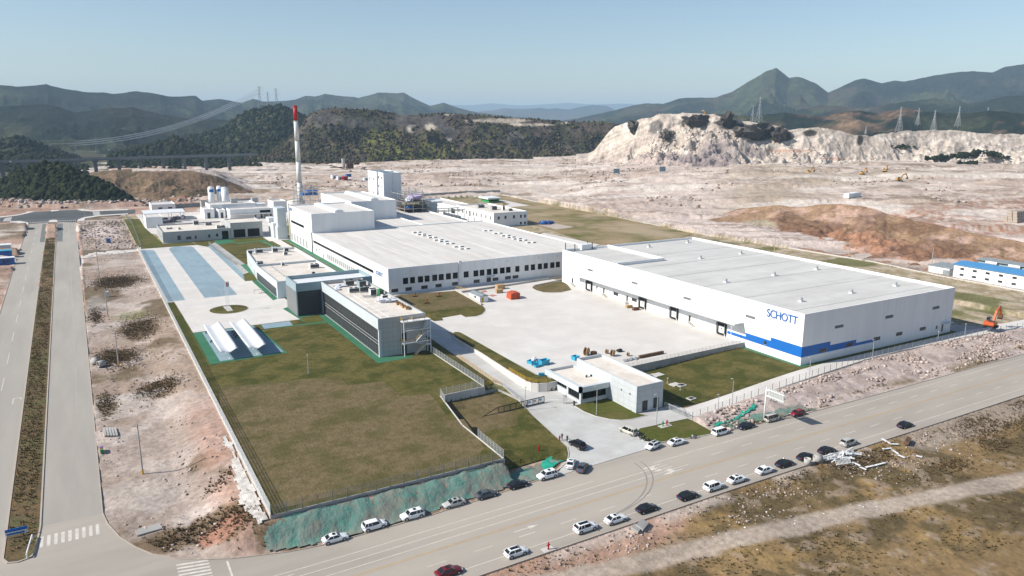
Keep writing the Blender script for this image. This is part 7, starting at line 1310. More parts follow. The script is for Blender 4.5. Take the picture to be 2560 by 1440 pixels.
for px, py, r_, lab, st_ in ((1466, 888, 1.25, 'largest wooden cable reel behind the gatehouse', 1), (1531, 890, 1.0, 'upright cable reel at the yard edge wall', 1), (1517, 884, .7, 'small dark cable reel next to the upright one', 1), (1570, 890, .6, 'pale cable drum close to the wall', 1), (1533, 878, .55, 'flat lying reel furthest in the yard', 0)):
    p = Vector((*G(px, py, 0), 0)); t = empty('cable_reel', p, lab, 'cable reel', 'cable reels in the yard', .5); ax = Vector((0, 1, 0)) if st_ else Vector((0, 0, 1)); c = Vector((0, 0, r_ if st_ else .1)); s = MB(); s.cyl(c-ax*.45*r_, c-ax*.36*r_, r_, None, 18); s.build('flange', M['wood'], t, world=False); s = MB(); s.cyl(c+ax*.36*r_, c+ax*.45*r_, r_, None, 18); s.build('flange', M['wood'], t, world=False); s = MB(); s.cyl(c-ax*.36*r_, c+ax*.36*r_, r_*.45, None, 14); s.build('hub', M['darkwood'], t, world=False)
crate(1484, 887, 1.6, 1.2, 1.1, 'dark broken crate beside the largest cable reel', 'darkwood', 0, 'crate'); 
p = at(1549, 879); s = MB(); s.lump((p.x, p.y, .35), 1.0, 2, .2, (1, .9, .6)); tag(s.build('tar_heap', M['black']), 'small black heap alone on the yard', 'heap')
a = G(1606, 896, 0); s = MB(); s.obox((*(Vector(G(1628, 890))), .45), (9.5, .7, .9), .02); tag(s.build('timber_stack', M['darkwood']), 'long dark timber stack on the yard wall', 'timber')
for i, (px, py, lab) in enumerate(((1566, 903, 'grey plate leaning by the yard wall, nearest gatehouse'), (1578, 900, 'second grey plate by the yard wall'), (1590, 898, 'third grey plate next to the timber stack'))): p = G(px, py); s = MB(); s.obox((*p, .3), (2.2, 1.1, .12), .3*i, .3); s.obox((p[0]+.3, p[1]+.3, .55), (1.6, .2, .2), 1.1); tag(s.build('steel_plate', M['metal']), lab, 'plate', 'plates by the yard wall')
for px, py, lab in ((1572, 769, 'wooden pallet crate at the dock stair, left one'), (1589, 775, 'wooden pallet crate nearest the second dock')): crate(px, py, 2.6, 1.3, 1.0, lab, 'darkwood' if px > 1580 else 'wood', 0, 'pallet_crate', 'pallet')
for i, (px, py, w_, d, lab) in enumerate(((1644, 938, 3.4, 2.4, 'white concrete slab beside the gatehouse back lawn'), (1632, 939, 2.4, 2.0, 'smaller white slab next to the big one on lawn'), (1687, 962, 2.8, 2.2, 'square white slab lower on the front lawn'), (1703, 964, 2.6, 2.0, 'open white pit frame on the front lawn'), (1728, 997, 2.2, 1.8, 'pinkish pit cover near the gatehouse shadow'))):
    p = at(px, py); t = empty('pit_cover', p, lab, 'pit cover', 'pit covers on the front lawn', .1); s = MB(); s.box(-w_/2, -d/2, 0, w_/2, d/2, .22); s.build('slab', M['kerbw'], t, world=False)
    if i in (1, 3, 4): s = MB(); s.box(-w_/2+.3, -d/2+.3, .225, w_/2-.3, d/2-.3, .235); s.build('opening', M['frame'], t, world=False)
# ---------------------------------------------------------------- diggers
def make_digger(m, boom=((.7, 1.9), (2.6, 4.9), (5.4, 5.6), (7.0, 3.0), (7.3, 1.0))):
    t = link(bpy.data.objects.new('excavator', None)); WLOC[t.name] = Vector((0, 0, 0))
    for sy in (-1, 1):
        s = MB(); prof = [(-2.0, .45), (-1.75, .12), (1.75, .12), (2.0, .45), (1.8, .85), (-1.8, .85)]; P = [(x, sy*1.3-.3, z) for x, z in prof]+[(x, sy*1.3+.3, z) for x, z in prof]; s.add(P, [tuple(range(5, -1, -1)), tuple(range(6, 12))]+[(i, (i+1) % 6, 6+(i+1) % 6, 6+i) for i in range(6)]); s.build('track', M['black'], t, world=False)
    s = MB(); s.cyl((0, 0, .8), (0, 0, 1.1), .8, None, 14); s.box(-.9, -1, .45, .9, 1, .8); s.build('undercarriage', M['darkmetal'], t, world=False)
    s = MB(); prof = [(-2.5, 1.15), (-2.6, 1.5), (-2.5, 2.2), (-1.2, 2.3), (.0, 2.1), (1.3, 1.75), (1.3, 1.15)]; P = [(x, -1.35, z) for x, z in prof]+[(x, 1.35, z) for x, z in prof]; n = 7; s.add(P, [tuple(range(n)), tuple(range(2*n-1, n-1, -1))]+[(i, n+i, n+(i+1) % n, (i+1) % n) for i in range(n)]); s.build('body', m, t, world=False)
    s = MB(); s.box(-.1, .35, 1.8, 1.35, 1.3, 3.0); cb = s.build('cab', M['carglass'], t, world=False); s = MB(); s.box(-.15, .3, 3.0, 1.4, 1.35, 3.1); s.build('cab_roof', M['darkmetal'], cb, world=False); s = MB(); s.box(-2.0, -1.2, 2.3, -.4, .2, 2.45); s.build('engine_cover', M['darkmetal'], t, world=False)
    b = [Vector((x, -.35, z)) for x, z in boom]
    def limb(p, q, t0, t1, nm, mm): s = MB(); d = (q-p).normalized(); u = Vector((-d.z, 0, d.x)); y = Vector((0, .26, 0)); P = [p+u*t0/2-y, p-u*t0/2-y, p-u*t0/2+y, p+u*t0/2+y, q+u*t1/2-y, q-u*t1/2-y, q-u*t1/2+y, q+u*t1/2+y]; s.add(P, [(0, 1, 2, 3), (7, 6, 5, 4), (0, 4, 5, 1), (1, 5, 6, 2), (2, 6, 7, 3), (3, 7, 4, 0)]); return s.build(nm, mm, t, world=False)
    limb(b[0], b[1], .75, .7, 'boom', m); limb(b[1]-Vector((.1, 0, 0)), b[2], .72, .5, 'boom', m); limb(b[2]+Vector((-.3, 0, .35)), b[3], .65, .35, 'stick', m)
    for a, c in ((Vector((1.0, -.35, 1.4)), (b[0]+b[1])/2+Vector((.3, 0, -.1))), ((b[1]+b[2])/2+Vector((0, 0, .5)), b[2]+Vector((-.2, 0, .6)))): MB().cyl(a, c, .09).build('ram', M['metal'], t, world=False)
    s = MB(); c = b[3]; prof = [(0, .1), (.35, -.5), (.1, -1.2), (-.6, -1.35), (-.95, -.8), (-.35, -.2)]; P = [(c.x+x, -.95, c.z+z) for x, z in prof]+[(c.x+x, .25, c.z+z) for x, z in prof]; n = 6; s.add(P, [tuple(range(n)), tuple(range(2*n-1, n-1, -1))]+[(i, n+i, n+(i+1) % n, (i+1) % n) for i in range(n)]); s.build('bucket', M['rust'], t, world=False); return t
d1 = make_digger(M['digger']); x, y = G(2476, 820, 0); d1.location = (x, y, .05); d1.rotation_euler = (0, 0, R(12)); d1.scale = (1.15, 1.15, 1.15); tag(d1, 'orange excavator parked by the warehouse shadow', 'excavator')
dy = make_digger(M['diggery'])
for i, (px, py, hd, sc_, lab) in enumerate(((2248, 447, -15, 1.25, 'yellow excavator closest to camera on the quarry floor'), (2156, 437, 10, 1.15, 'yellow excavator with arm stretched before quarry slope'), (2212, 430, 20, 1.1, 'yellow excavator hard against the quarry slope'), (2022, 434, 5, 1.2, 'rusty yellow excavator at the foot of the white quarry'), (1762, 283, 90, .9, 'small red brown digger on top of the quarry'))):
    o = dy if not i else copy_tree(dy)
    if i < 4: p = onground(px, py)
    else:
        dd = 1000; r_ = ray(px, 285); hh_ = math.hypot(r_[0], r_[1]); p = Vector((r_[0]/hh_*dd, r_[1]/hh_*dd, CAM_H+r_[2]/hh_*dd-.4))
    o.location = p; o.rotation_euler = (0, 0, R(hd)); o.scale = (sc_,)*3; tag(o, lab, 'excavator', 'excavators at the quarry')
# ---------------------------------------------------------------- site cabins beyond the back fence
cb = empty('cabin_block', (343.5, 196, 0), 'long white two storey site cabin block with blue roof', 'cabin block'); cy0, cy1 = 120.0, 194.5
mbw = MB(); hol = []
for i in range(12):
    y = 190.6-i*5.6
    for z in (1.2, 3.9): hol.append((cy1-y-.9, cy1-y+.9, z, z+1.0, 'window'))
a = facade(mbw, (343.6, cy1), (343.6, cy0), 0, 5.9, hol, .12); mbw.box(343.75, cy0, 0, 350, cy1-.01, 5.85); mbw.build('wall', M['whitemetal'], cb); windows(cb, *a, hol, .12)
s = MB(); s.add([(343.1, cy0-.4, 5.95), (350.6, cy0-.4, 7.0), (350.6, cy1+.4, 7.0), (343.1, cy1+.4, 5.95), (343.1, cy0-.4, 6.2), (350.6, cy0-.4, 7.25), (350.6, cy1+.4, 7.25), (343.1, cy1+.4, 6.2)], [(0, 3, 2, 1), (4, 5, 6, 7), (0, 1, 5, 4), (1, 2, 6, 5), (2, 3, 7, 6), (3, 0, 4, 7)]); s.build('roof', M['blueroof'], cb)
for i in range(13): y = cy1-.02-i*5.6-1.0 if i else cy1-.05; MB().box(343.5, y-.06, 0, 343.6, y+.06, 5.9).build('joint', M['lightframe'], cb)
r = empty('cabin_shed', (344, 205, 0), 'low white shed with grey roof at the end of the cabins', 'shed'); s = MB(); s.box(344, 196.5, 0, 352, 206.5, 3.6); s.build('wall', M['whitemetal'], r); s = MB(); s.box(343.6, 195.2, 3.62, 356, 207, 3.85); s.build('roof', M['greyroof'], r); s = MB(); s.box(343.9, 196.6, 0, 344, 199.5, 2.6); s.build('gate', M['greyroof'], r)
r = empty('cabin_row', (362, 195, 0), 'second cabin row with grey roof and white tanks behind', 'cabin block'); s = MB(); s.box(362, 125, 0, 369, 194, 6.6); s.build('wall', M['teal'], r); s = MB(); s.box(361, 124, 6.62, 370, 194.6, 6.9); s.build('roof', M['greyroof'], r)
for i in range(6): y = 190-i*10; s = MB(); s.cyl((361.2, y, 6.1), (361.2, y-5, 6.1), .75, None, 10); s.build('tank', M['whitemetal'], r)
for px, py, lab in ((2123, 496, 'white container on the far ground, front one'), (2138, 492, 'pale blue container behind the white one')): p = onground(px, py); t = empty('container', p, lab, 'container', 'containers on the far ground', .1); s = MB(); s.box(-4.5, -2.2, 0, 4.5, 2.2, 3.6); s.build('body', M['whitemetal'], t, world=False); s = MB(); s.box(-4.5, -2.28, .2, -4.4, -2.2, 3.4); s.box(4.4, -2.28, .2, 4.5, -2.2, 3.4); s.build('corner_post', M['fascia'], t, world=False) if False else None
for px, py, m_, lab in ((835, 446, 'whitemetal', 'pale container in the far works, end of a trio'), (849, 447, 'tarpw', 'white container in the middle of the far trio'), (862, 446, 'red', 'dark red container in the far trio'), (871, 443, 'tarpb', 'blue container standing apart in the far works'), (915, 453, 'fascia', 'grey hut beside the tower in the far works')): p = onground(px, py); t = empty('container', p, lab, 'container', None, .2); s = MB(); s.box(-3, -2, 0, 3, 2, 4); s.build('body', M[m_], t, world=False); s = MB(); s.box(-.8, -2.05, .2, .8, -2.0, 2.6); s.build('door', M['frame'], t, world=False)
p = onground(859, 419); s = MB(); s.cyl(p, p+Vector((0, 0, 13)), 2.7, None, 14); tag(s.build('silo', M['concrete2']), 'lone grey silo before the wooded ridge', 'silo')
p = onground(860, 427); t = empty('stone_crusher', p, 'rusty stone crusher with sloping conveyors in the far works', 'crusher'); s = MB(); s.box(4, -3, 2, 13, 3, 10); s.box(15, -2, 8, 22, 2, 11); s.build('hopper', M['rust'], t, world=False); s = MB(); s.obox((-6, 0, 5), (26, 1.6, 1), 0); s.bar((-20, 0, 8), (6, 0, 1.5), 1.2); s.bar((8, 0, 6), (24, 0, 13), 1.2); s.build('conveyor', M['rust'], t, world=False)
p = onground(2545, 556); s = MB(); rs = random.Random(5)
for k in range(4):
    for j in range(5):
        for i in range(3-k//2): s.obox((p.x+j*3.2+rs.random()*.4-3, p.y+i*3+k*.3, p.z+.9+k*1.85), (2.9, 2.6, 1.75), rs.random()*.1)
tag(s.build('block_stack', M['brick']), 'stack of big stone blocks at the right of the far ground', 'stack')
for px, py, lab in ((1541, 439, 'small blue notice board on far ground'), (1656, 431, 'tiny pale blue board near the quarry foot')): p = onground(px, py); s = MB(); s.box(p.x-4, p.y-.1, p.z+1, p.x+4, p.y+.1, p.z+6); s.bar((p.x-3, p.y, p.z-1), (p.x-3, p.y, p.z+1), .3); s.bar((p.x+3, p.y, p.z-1), (p.x+3, p.y, p.z+1), .3); tag(s.build('notice_board', M['bluepad']), lab, 'notice board')
# left edge sheds
for px, py, w_, d, h, m_, lab in ((14, 626, 7.5, 6, 3.2, 'whitemetal', 'white container shed beyond the far side of side road'), (20, 640, 5, 4, 3.0, 'tarpb', 'blue canopy stall beside the side road'), (18, 660, 9, 4, 3.2, 'tarpb', 'blue site hut with windows beside the side road')):
    p = onground(px, py); t = empty('site_hut', p, lab, 'hut'); s = MB(); s.box(-w_, -d/2, 0, w_*.35, d/2, h); s.build('wall', M[m_], t, world=False); s = MB(); s.box(-w_-.3, -d/2-.3, h, w_*.35+.3, d/2+.3, h+.2); s.build('roof', M['whitemetal'] if m_ != 'tarpb' or px == 18 else M['cyan'], t, world=False)
    if px == 18:
        for x in (-3.5, -1.0, .8): s = MB(); s.box(x-.7, -d/2-.05, 1.2, x+.7, -d/2, 2.3); s.build('window', M['winglass'], t, world=False)
# verge objects
for i, (dx, m_, lab) in enumerate(((0, 'green', 'green wheelie bin at the verge kerb'), (.75, 'red', 'red wheelie bin in the middle of three'), (1.5, 'tarpb', 'blue wheelie bin furthest of three'))): p = onground(258, 1134); p = p+Vector((-.2, dx, 0)); t = empty('wheelie_bin', p, lab, 'bin', 'bins on the verge'); s = MB(); s.add([(-.25, -.25, .1), (.25, -.25, .1), (.25, .25, .1), (-.25, .25, .1), (-.32, -.32, 1.0), (.32, -.32, 1.0), (.32, .32, 1.0), (-.32, .32, 1.0)], [(3, 2, 1, 0), (4, 5, 6, 7)]+[(k, (k+1) % 4, 4+(k+1) % 4, 4+k) for k in range(4)]); s.build('body', M[m_], t, world=False); s = MB(); s.obox((0, 0, 1.05), (.7, .7, .08)); s.build('lid', M[m_], t, world=False); s = MB(); s.cyl((-.3, .2, .1), (.3, .2, .1), .1); s.build('wheel', M['black'], t, world=False)
for i in range(5): p = onground(262+i*7, 1082); s = MB(); s.obox((p.x, p.y, p.z+.2), (.45, 5.5, .4), .04); tag(s.build('concrete_beam', M['concrete2']), 'grey concrete beam laid side by side on the verge', 'beam', 'concrete beams on the verge')
def ring(px, py, r_, L, rz, lab, up=False, z0=None):
    p = onground(px, py); t = empty('concrete_ring', p, lab, 'concrete pipe', None, rz); s = MB(); n = 18; V = []
    for e in (0, L):
        for k in (r_, r_*.78):
            for i in range(n): a = 2*math.pi*i/n; V.append((k*math.cos(a), e-L/2, k*math.sin(a)+r_) if not up else (k*math.cos(a), k*math.sin(a), e))
    Fs = []
    for i in range(n): j = (i+1) % n; Fs += [(i, j, 2*n+j, 2*n+i), (n+i, 3*n+i, 3*n+j, n+j), (i, n+i, n+j, j), (2*n+i, 2*n+j, 3*n+j, 3*n+i)]
    s.add(V, Fs).build('shell', M['concrete2'], t, True, world=False); return t
ring(240, 911, .9, 2.0, .9, 'concrete ring on the verge lying furthest left'); ring(254, 917, 1.0, 2.0, 2.0, 'dark mouthed concrete ring nearest the pole on verge'); ring(238, 906, .8, 1.6, 1.4, 'small concrete ring behind the other two on verge')
ring(2018, 1162, .75, 1.5, 0, 'upright concrete ring with hole beside the black sedan', True); ring(2044, 1156, .85, 1.7, 1.0, 'lying concrete ring next to white scrap metal')
p = onground(268, 742); s = MB(); s.box(p.x-.6, p.y-.6, p.z, p.x+.6, p.y+.6, p.z+2.2); s.box(p.x-.7, p.y-.7, p.z+2.2, p.x+.7, p.y+.7, p.z+2.35); tag(s.build('portable_toilet', M['whitemetal']), 'white portable toilet in the dark weeds of verge', 'toilet')
p = onground(272, 607); s = MB(); s.box(p.x-1, p.y-.8, p.z, p.x+1, p.y+.8, p.z+2.3); s.box(p.x-1.1, p.y-.9, p.z+2.3, p.x+1.1, p.y+.9, p.z+2.45); tag(s.build('blue_cabin', M['tarpb']), 'small blue cabin on the rubble by the junction', 'cabin')
p = onground(372, 1326); s = MB(); s.obox((p.x, p.y, p.z+.15), (4.2, 2.2, .3), .1); tag(s.build('concrete_slab', M['concrete2']), 'broad grey slab sunk in the corner verge', 'slab')
for px, py, lab in ((1605, 1318, 'largest tilted concrete slab on the field edge'), (1590, 1327, 'small concrete slab fallen in front of the largest')): p = onground(px, py); s = MB(); s.obox((p.x, p.y, p.z+.5), (2.6 if px > 1600 else 1.5, 1.5, .5), .5, .35); s.obox((p.x+.4, p.y+.5, p.z+.3), (1.2, 1.0, .5), 1.2, -.3); tag(s.build('concrete_slab', M['concrete2']), lab, 'slab', None)
p = onground(676, 1380) if False else onground(1363, 1377)
# scrap metal heap on the field side
t = empty('scrap_metal', onground(2085, 1152), 'heap of white scrap metal frames beside parked black sedans', 'scrap metal'); rs = random.Random(12)
for i in range(34):
    s = MB(); x = (rs.random()-.3)*9; y = (rs.random()-.5)*2.4-.4*x*.15; L = 1.5+rs.random()*3.2; a = rs.gauss(-.25, .5); q = Vector((math.cos(a)*L/2, math.sin(a)*L/2, rs.gauss(0, .18))); c = Vector((x, y, .25+rs.random()*.9)); s.bar(c-q, c+q, .10+.16*rs.random()); s.build('bar', M['whitemetal'], t, world=False)
s = MB()
for k in range(12): s.bar((-1.6+k*.32, -1.9-.08*k, .2), (-1.6+k*.32, -1.5-.08*k, 1.0), .09)
s.bar((-1.7, -1.9, .2), (2.2, -2.8, .2), .14); s.bar((-1.7, -1.5, 1.0), (2.2, -2.4, 1.0), .14); s.build('frame', M['whitemetal'], t, world=False)
for i, (pts, lab) in enumerate(((((2128, 1155), (2150, 1170), (2165, 1178)), 'bent white gutter trailing down from the scrap heap'), (((2165, 1172), (2190, 1166), (2213, 1160)), 'white metal strip end pointing right in the weeds'), (((2205, 1100), (2225, 1112), (2245, 1115)), 'broad white metal sheet near the kerb'), (((2206, 1126), (2228, 1124), (2245, 1140), (2262, 1148)), 'kinked long white gutter in the dry weeds'), (((2290, 1142), (2305, 1146)), 'short white strip on the far weeds'))):
    P = [onground(*q)+Vector((0, 0, .35)) for q in pts]; s = MB()
    for a, b in zip(P, P[1:]): d = (b-a); s.obox((a+b)/2, (d.length*1.03, .45, .12), math.atan2(d.y, d.x))
    tag(s.build('metal_gutter', M['whitemetal']), lab, 'gutter')
p = onground(2268, 1108); s = MB(); s.obox((p.x, p.y, p.z+.6), (3.2, 1.0, .8), .4, .4); tag(s.build('broken_box', M['darkwood']), 'dark broken box tipped over among the weeds', 'box')
# ---------------------------------------------------------------- viaduct, pylons, wires
vd = empty('viaduct', (*G(300, 400, 18), 0), 'long grey road viaduct crossing the valley behind the near hill', 'viaduct'); VD = [(-200, 1000), (0, 1000), (350, 1050), (640, 1130)]; pts = []
for px, py in ((-260, 413), (-100, 408), (21, 403), (190, 398), (352, 393), (500, 389), (640, 385)):
    d_ = 1000+.2*max(0, px); r_ = ray(px, py); q = math.hypot(r_[0], r_[1]); pts.append(Vector((r_[0]/q*d_, r_[1]/q*d_, CAM_H+r_[2]/q*d_)))
s = MB(); rl2 = MB()
for a, b in zip(pts, pts[1:]):
    d = b-a; c = (a+b)/2; L = d.length; ang = math.atan2(d.y, d.x); pit = math.atan2(d.z, math.hypot(d.x, d.y)); n = Vector((-d.y, d.x, 0)).normalized()
    for o_, h0, h1, mb in ((5.5, -2.2, 0, s),): P = [a+n*o_+Vector((0, 0, h0)), a-n*o_+Vector((0, 0, h0)), b-n*o_+Vector((0, 0, h0)), b+n*o_+Vector((0, 0, h0)), a+n*o_, a-n*o_, b-n*o_, b+n*o_]; mb.add(P, [(0, 1, 2, 3), (7, 6, 5, 4), (0, 4, 5, 1), (1, 5, 6, 2), (2, 6, 7, 3), (3, 7, 4, 0)])
    for sg in (5.4, -5.4): rl2.bar(a+n*sg+Vector((0, 0, .6)), b+n*sg+Vector((0, 0, .6)), .9)
s.build('deck', M['viaduct'], vd); rl2.build('parapet', M['viaduct'], vd)
for px in (3, 57, 117, 175, 235, 293, 349, 405, 458, 513, 570):
    x = np.interp(px, (-260, -100, 21, 190, 352, 500, 640), range(7)); i = int(min(5, x)); a, b = pts[i], pts[i+1]; c = a+(b-a)*(x-i); s = MB(); s.box(c.x-2, c.y-1.4, -3, c.x+2, c.y+1.4, c.z-2.4); s.box(c.x-3.4, c.y-1.6, c.z-4, c.x+3.4, c.y+1.6, c.z-2.2); s.build('pier', M['viaduct'], vd)
def pylon(px, pyb, pyt, d_, lab, arms=3, grp='transmission towers'):
    r_ = ray(px, pyb); q = math.hypot(r_[0], r_[1]); b = Vector((r_[0]/q*d_, r_[1]/q*d_, CAM_H+r_[2]/q*d_)); h = (pyb-pyt)/F*d_*1.0; t = empty('transmission_tower', b, lab, 'pylon', grp); w0 = h*.11; th = max(.16, d_*.00016); s = MB(); nlev = 7; zs = [h*(i/nlev)**.9 for i in range(nlev+1)]; W_ = lambda z: w0*(1-.86*min(1, z/(h*.72))) if z < h*.72 else w0*.14
    for a, c in zip(zs, zs[1:]):
        A = [Vector((sx*W_(a), sy*W_(a), a)) for sx, sy in ((-1, -1), (1, -1), (1, 1), (-1, 1))]; C_ = [Vector((sx*W_(c), sy*W_(c), c)) for sx, sy in ((-1, -1), (1, -1), (1, 1), (-1, 1))]
        for i in range(4): j = (i+1) % 4; s.bar(A[i], C_[i], th); s.bar(A[i], C_[j], th*.6); s.bar(A[j], C_[i], th*.6)
    s.bar((0, 0, -h*.1), (0, 0, 1), th); s.build('tower', M['metal'], t, world=False)
    for k in range(arms): z = h*(.66+.15*k); L = h*(.19-.03*k); s = MB(); s.bar((-L, 0, z), (L, 0, z), th*.8); s.bar((-L, 0, z), (0, 0, z+h*.06), th*.6); s.bar((L, 0, z), (0, 0, z+h*.06), th*.6); s.build('crossarm', M['metal'], t, world=False)
    return t, b, h
L1 = pylon(192, 389, 357, 1600, 'pylon in the valley where the wires leave for hill', 3); L2 = pylon(651, 275, 222, 1745, 'tallest pylon on the wooded hill top', 3)
for a in (((671, 272, 234, 1800, 'middle pylon of three on the wooded hill')), ((692, 268, 226, 1850, 'third pylon on the wooded hill, nearest the chimney')), ((152, 373, 340, 2300, 'faint pylon before the blue mountain, left one')), ((244, 386, 350, 1500, 'pylon in the valley beside the wires')), ((92, 356, 330, 2400, 'faint pylon above the rounded hill')),
          ((1897, 306, 249, 1600, 'tall slim tower behind the quarry top')), ((1881, 304, 268, 1900, 'thin tower paired with the taller one behind quarry')), ((2247, 330, 277, 1300, 'pylon nearest to view above the white quarry')), ((2294, 312, 277, 1700, 'pylon second in line above the white quarry')), ((2333, 326, 284, 1400, 'pylon third in line above the white quarry')), ((2394, 316, 275, 1700, 'pylon with wide arms right of the quarry crest')), ((2466, 308, 276, 2000, 'farthest faint pylon in the line above quarry')), ((2164, 334, 318, 1500, 'short stub pylon just behind the quarry edge'))): pylon(*a)
# three bundles of wire from the valley up to the hill
for k, (dz, dx) in enumerate(((.66, -1), (.81, 0), (.95, 1))):
    a = L1[1]+Vector((dx*6, 0, L1[2]*dz)); b = L2[1]+Vector((dx*6, 0, L2[2]*dz)); s = MB()
    for off in (-3.2, 3.2):
        P = [a+(b-a)*t+Vector((off, 0, -22*4*t*(1-t))) for t in np.linspace(0, 1, 24)]; s.path(P, .38, 4)
    tag(s.build('power_line', M['whitemetal']), ('lowest', 'middle', 'highest')[k]+' bundle of wires climbing to the hill pylons', 'power line')
s = MB(); a = L1[1]+Vector((0, 0, L1[2]*.8))
for off in (-4, 4): P = [a+Vector((off, 0, 0))+(Vector((-700, 250, 60))-Vector((0, 0, 0)))*t+Vector((0, 0, -20*4*t*(1-t))) for t in np.linspace(0, 1, 20)]; s.path(P, .22, 4)
tag(s.build('power_line', M['whitemetal']), 'faint wires leaving the valley pylon to the left', 'power line')
# ---------------------------------------------------------------- nets, rubble, weeds
def drape(name, poly, m, lift=.12, res=.5, amp=.25, lab='', cat='net', up=None, seed=0):
    poly = [P2(p) for p in poly]; xs = [p[0] for p in poly]; ys = [p[1] for p in poly]; nx = int((max(xs)-min(xs))/res)+2; ny = int((max(ys)-min(ys))/res)+2
    X, Y = np.meshgrid(np.linspace(min(xs), max(xs), nx), np.linspace(min(ys), max(ys), ny)); nzz = fbm(X, Y, 2.2, 4, ox=seed); Zz = np.array([gz(a, b) for a, b in zip(X.ravel(), Y.ravel())]).reshape(X.shape)+lift+amp*(nzz-.4)
    jx = X+2.2*(fbm(X, Y, 3, 3, ox=seed+5)-.5); jy = Y+1.3*(fbm(X, Y, 3, 3, ox=seed+9)-.5); ins = inpoly(jx, jy, poly); id_ = np.arange(nx*ny).reshape(ny, nx); fm = ins[:-1, :-1] & ins[1:, :-1] & ins[:-1, 1:] & ins[1:, 1:]
    Fq = np.stack([id_[:-1, :-1][fm], id_[:-1, 1:][fm], id_[1:, 1:][fm], id_[1:, :-1][fm]], 1); used = np.unique(Fq); mp = np.full(nx*ny, -1); mp[used] = np.arange(len(used)); o = npmesh(name, np.stack([X, Y, Zz], -1).reshape(-1, 3)[used], mp[Fq], m, None, True); return tag(o, lab, cat)
kb = lambda a, b, n, o_: [(x, float(kerbY(np.array(x)))+o_) for x in np.linspace(a, b, n)]
drape('debris_net', kb(21.5, 84, 24, .6)+[(86.5, 127), (84, 129.2), (72, 128.7), (23.6, 128.75), (21.2, 127.2), (20.2, 125.4)], M['netteal'], .13, .45, .75, 'faded teal net sheet covering the bank below the mesh fence', 'net', None, 1)
drape('debris_net', kb(79.5, 84, 5, .9)+[(86.6, 127.3), (88, 129.8), (84, 130.8), (80.5, 129.4), (78.8, 126)], M['netbright'], .24, .4, .5, 'bright teal net bunched at the gate kerb end', 'net', None, 2)
drape('debris_net', kb(126, 160, 14, .5)+[(157, 124.5), (150, 124.2), (140, 124.6), (127, 124.6)], M['netteal'], .13, .45, .4, 'faded teal net right of the verge lawn', 'net', None, 3); drape('debris_net', [(126.5, 124.6), (133, 125.2), (142, 127.2), (146, 128.6), (143.5, 126.2), (138, 124.9), (132, 124.0), (127, 123.4)], M['netbright'], .30, .4, .35, 'bright teal net strip across the pale rubble', 'net', None, 4)
drape('slope_cloth', [(20.6, 127.5), (23.1, 128.4), (23.2, 176), (22.3, 172), (21.4, 166), (21.8, 158), (20.2, 152), (20.9, 146), (19.2, 139), (19.8, 134)], M['cloth'], .16, .4, .6, 'white sprayed crust running down the slope under fence', 'slope lining', None, 6)
def scatter(name, n, area, r0, r1, m, sub=1, jit=.35, flat=.7, lab=None, dens=None, seed=1, sink=.25, kind='stuff', zfun=gz, pw=2.2):
    rg = np.random.default_rng(seed); V0 = np.array(ICO[sub][0]); F0 = np.array(ICO[sub][1]); Vs = []; Fs = []; k = 0; xs = [p[0] for p in area]; ys = [p[1] for p in area]; c = 0
    while len(Vs) < n and c < n*40:
        c += 1; x = min(xs)+rg.random()*(max(xs)-min(xs)); y = min(ys)+rg.random()*(max(ys)-min(ys))
        if not inpoly(np.array(x), np.array(y), area): continue
        if dens is not None and rg.random() > dens(x, y): continue
        r = r0+(r1-r0)*rg.random()**pw; q = V0*(1+jit*2*(rg.random((len(V0), 1))-.5))*np.array([r*(.7+.6*rg.random()), r*(.7+.6*rg.random()), r*flat*(.6+.8*rg.random())]); a = rg.random()*6.28; ca, sa = math.cos(a), math.sin(a); q = q @ np.array([[ca, -sa, 0], [sa, ca, 0], [0, 0, 1]]); q += np.array([x, y, zfun(x, y)+r*flat*(1-sink)*.6]); Vs.append(q); Fs.append(F0+k); k += len(V0)
    o = npmesh(name, np.concatenate(Vs), np.concatenate(Fs), m); o['kind'] = kind
    if lab: o['label'] = lab
    return o
def tufts(name, n, area, h0, h1, m, lab, dens=None, seed=1, blades=7, spread=.5, zfun=gz):
    rg = np.random.default_rng(seed); Vs = []; Fs = []; k = 0; xs = [p[0] for p in area]; ys = [p[1] for p in area]; c = 0; m_ = 0
    while m_ < n and c < n*40:
        c += 1; x = min(xs)+rg.random()*(max(xs)-min(xs)); y = min(ys)+rg.random()*(max(ys)-min(ys))
        if not inpoly(np.array(x), np.array(y), area): continue
        if dens is not None and rg.random() > dens(x, y): continue
        z = zfun(x, y)-.05; h = h0+(h1-h0)*rg.random()**1.8; m_ += 1; ids = []; V = [(x, y, z)]
        for b in range(blades):
            a = rg.random()*6.28; t = spread*h*(.4+rg.random()); w_ = .10*h+.03; px_, py_ = -math.sin(a)*w_, math.cos(a)*w_; i = len(V); V += [(x+px_, y+py_, z+h*.15*rg.random()), (x-px_, y-py_, z+h*.15*rg.random()), (x+math.cos(a)*t, y+math.sin(a)*t, z+h*(.5+.5*rg.random()))]; ids.append((i, i+1, i+2))
        Vs += V; Fs += [tuple(j+k for j in f) for f in ids]; k += len(V)
    o = npmesh(name, np.array(Vs), np.array(Fs), m); o['kind'] = 'stuff'; o['label'] = lab; return o
band = [(125.5, 121), (300, 120.2), (300, 132), (251, 136), (220, 137), (202, 136.6), (175, 133.6), (143, 131.2), (126, 129.4)]
scatter('rubble', 2600, band, .10, .62, M['rock'], 1, .38, .75, 'broken stones on the bank below the fence path', lambda x, y: max(0, vnoise(x/8., y/3.)-.38)*1.9, 11, pw=3.0)
vg = [(-2.5, 155), (0, 144), (6, 133), (14, 127.5), (22, 125), (22.8, 129), (22.8, 600), (-5, 600)]
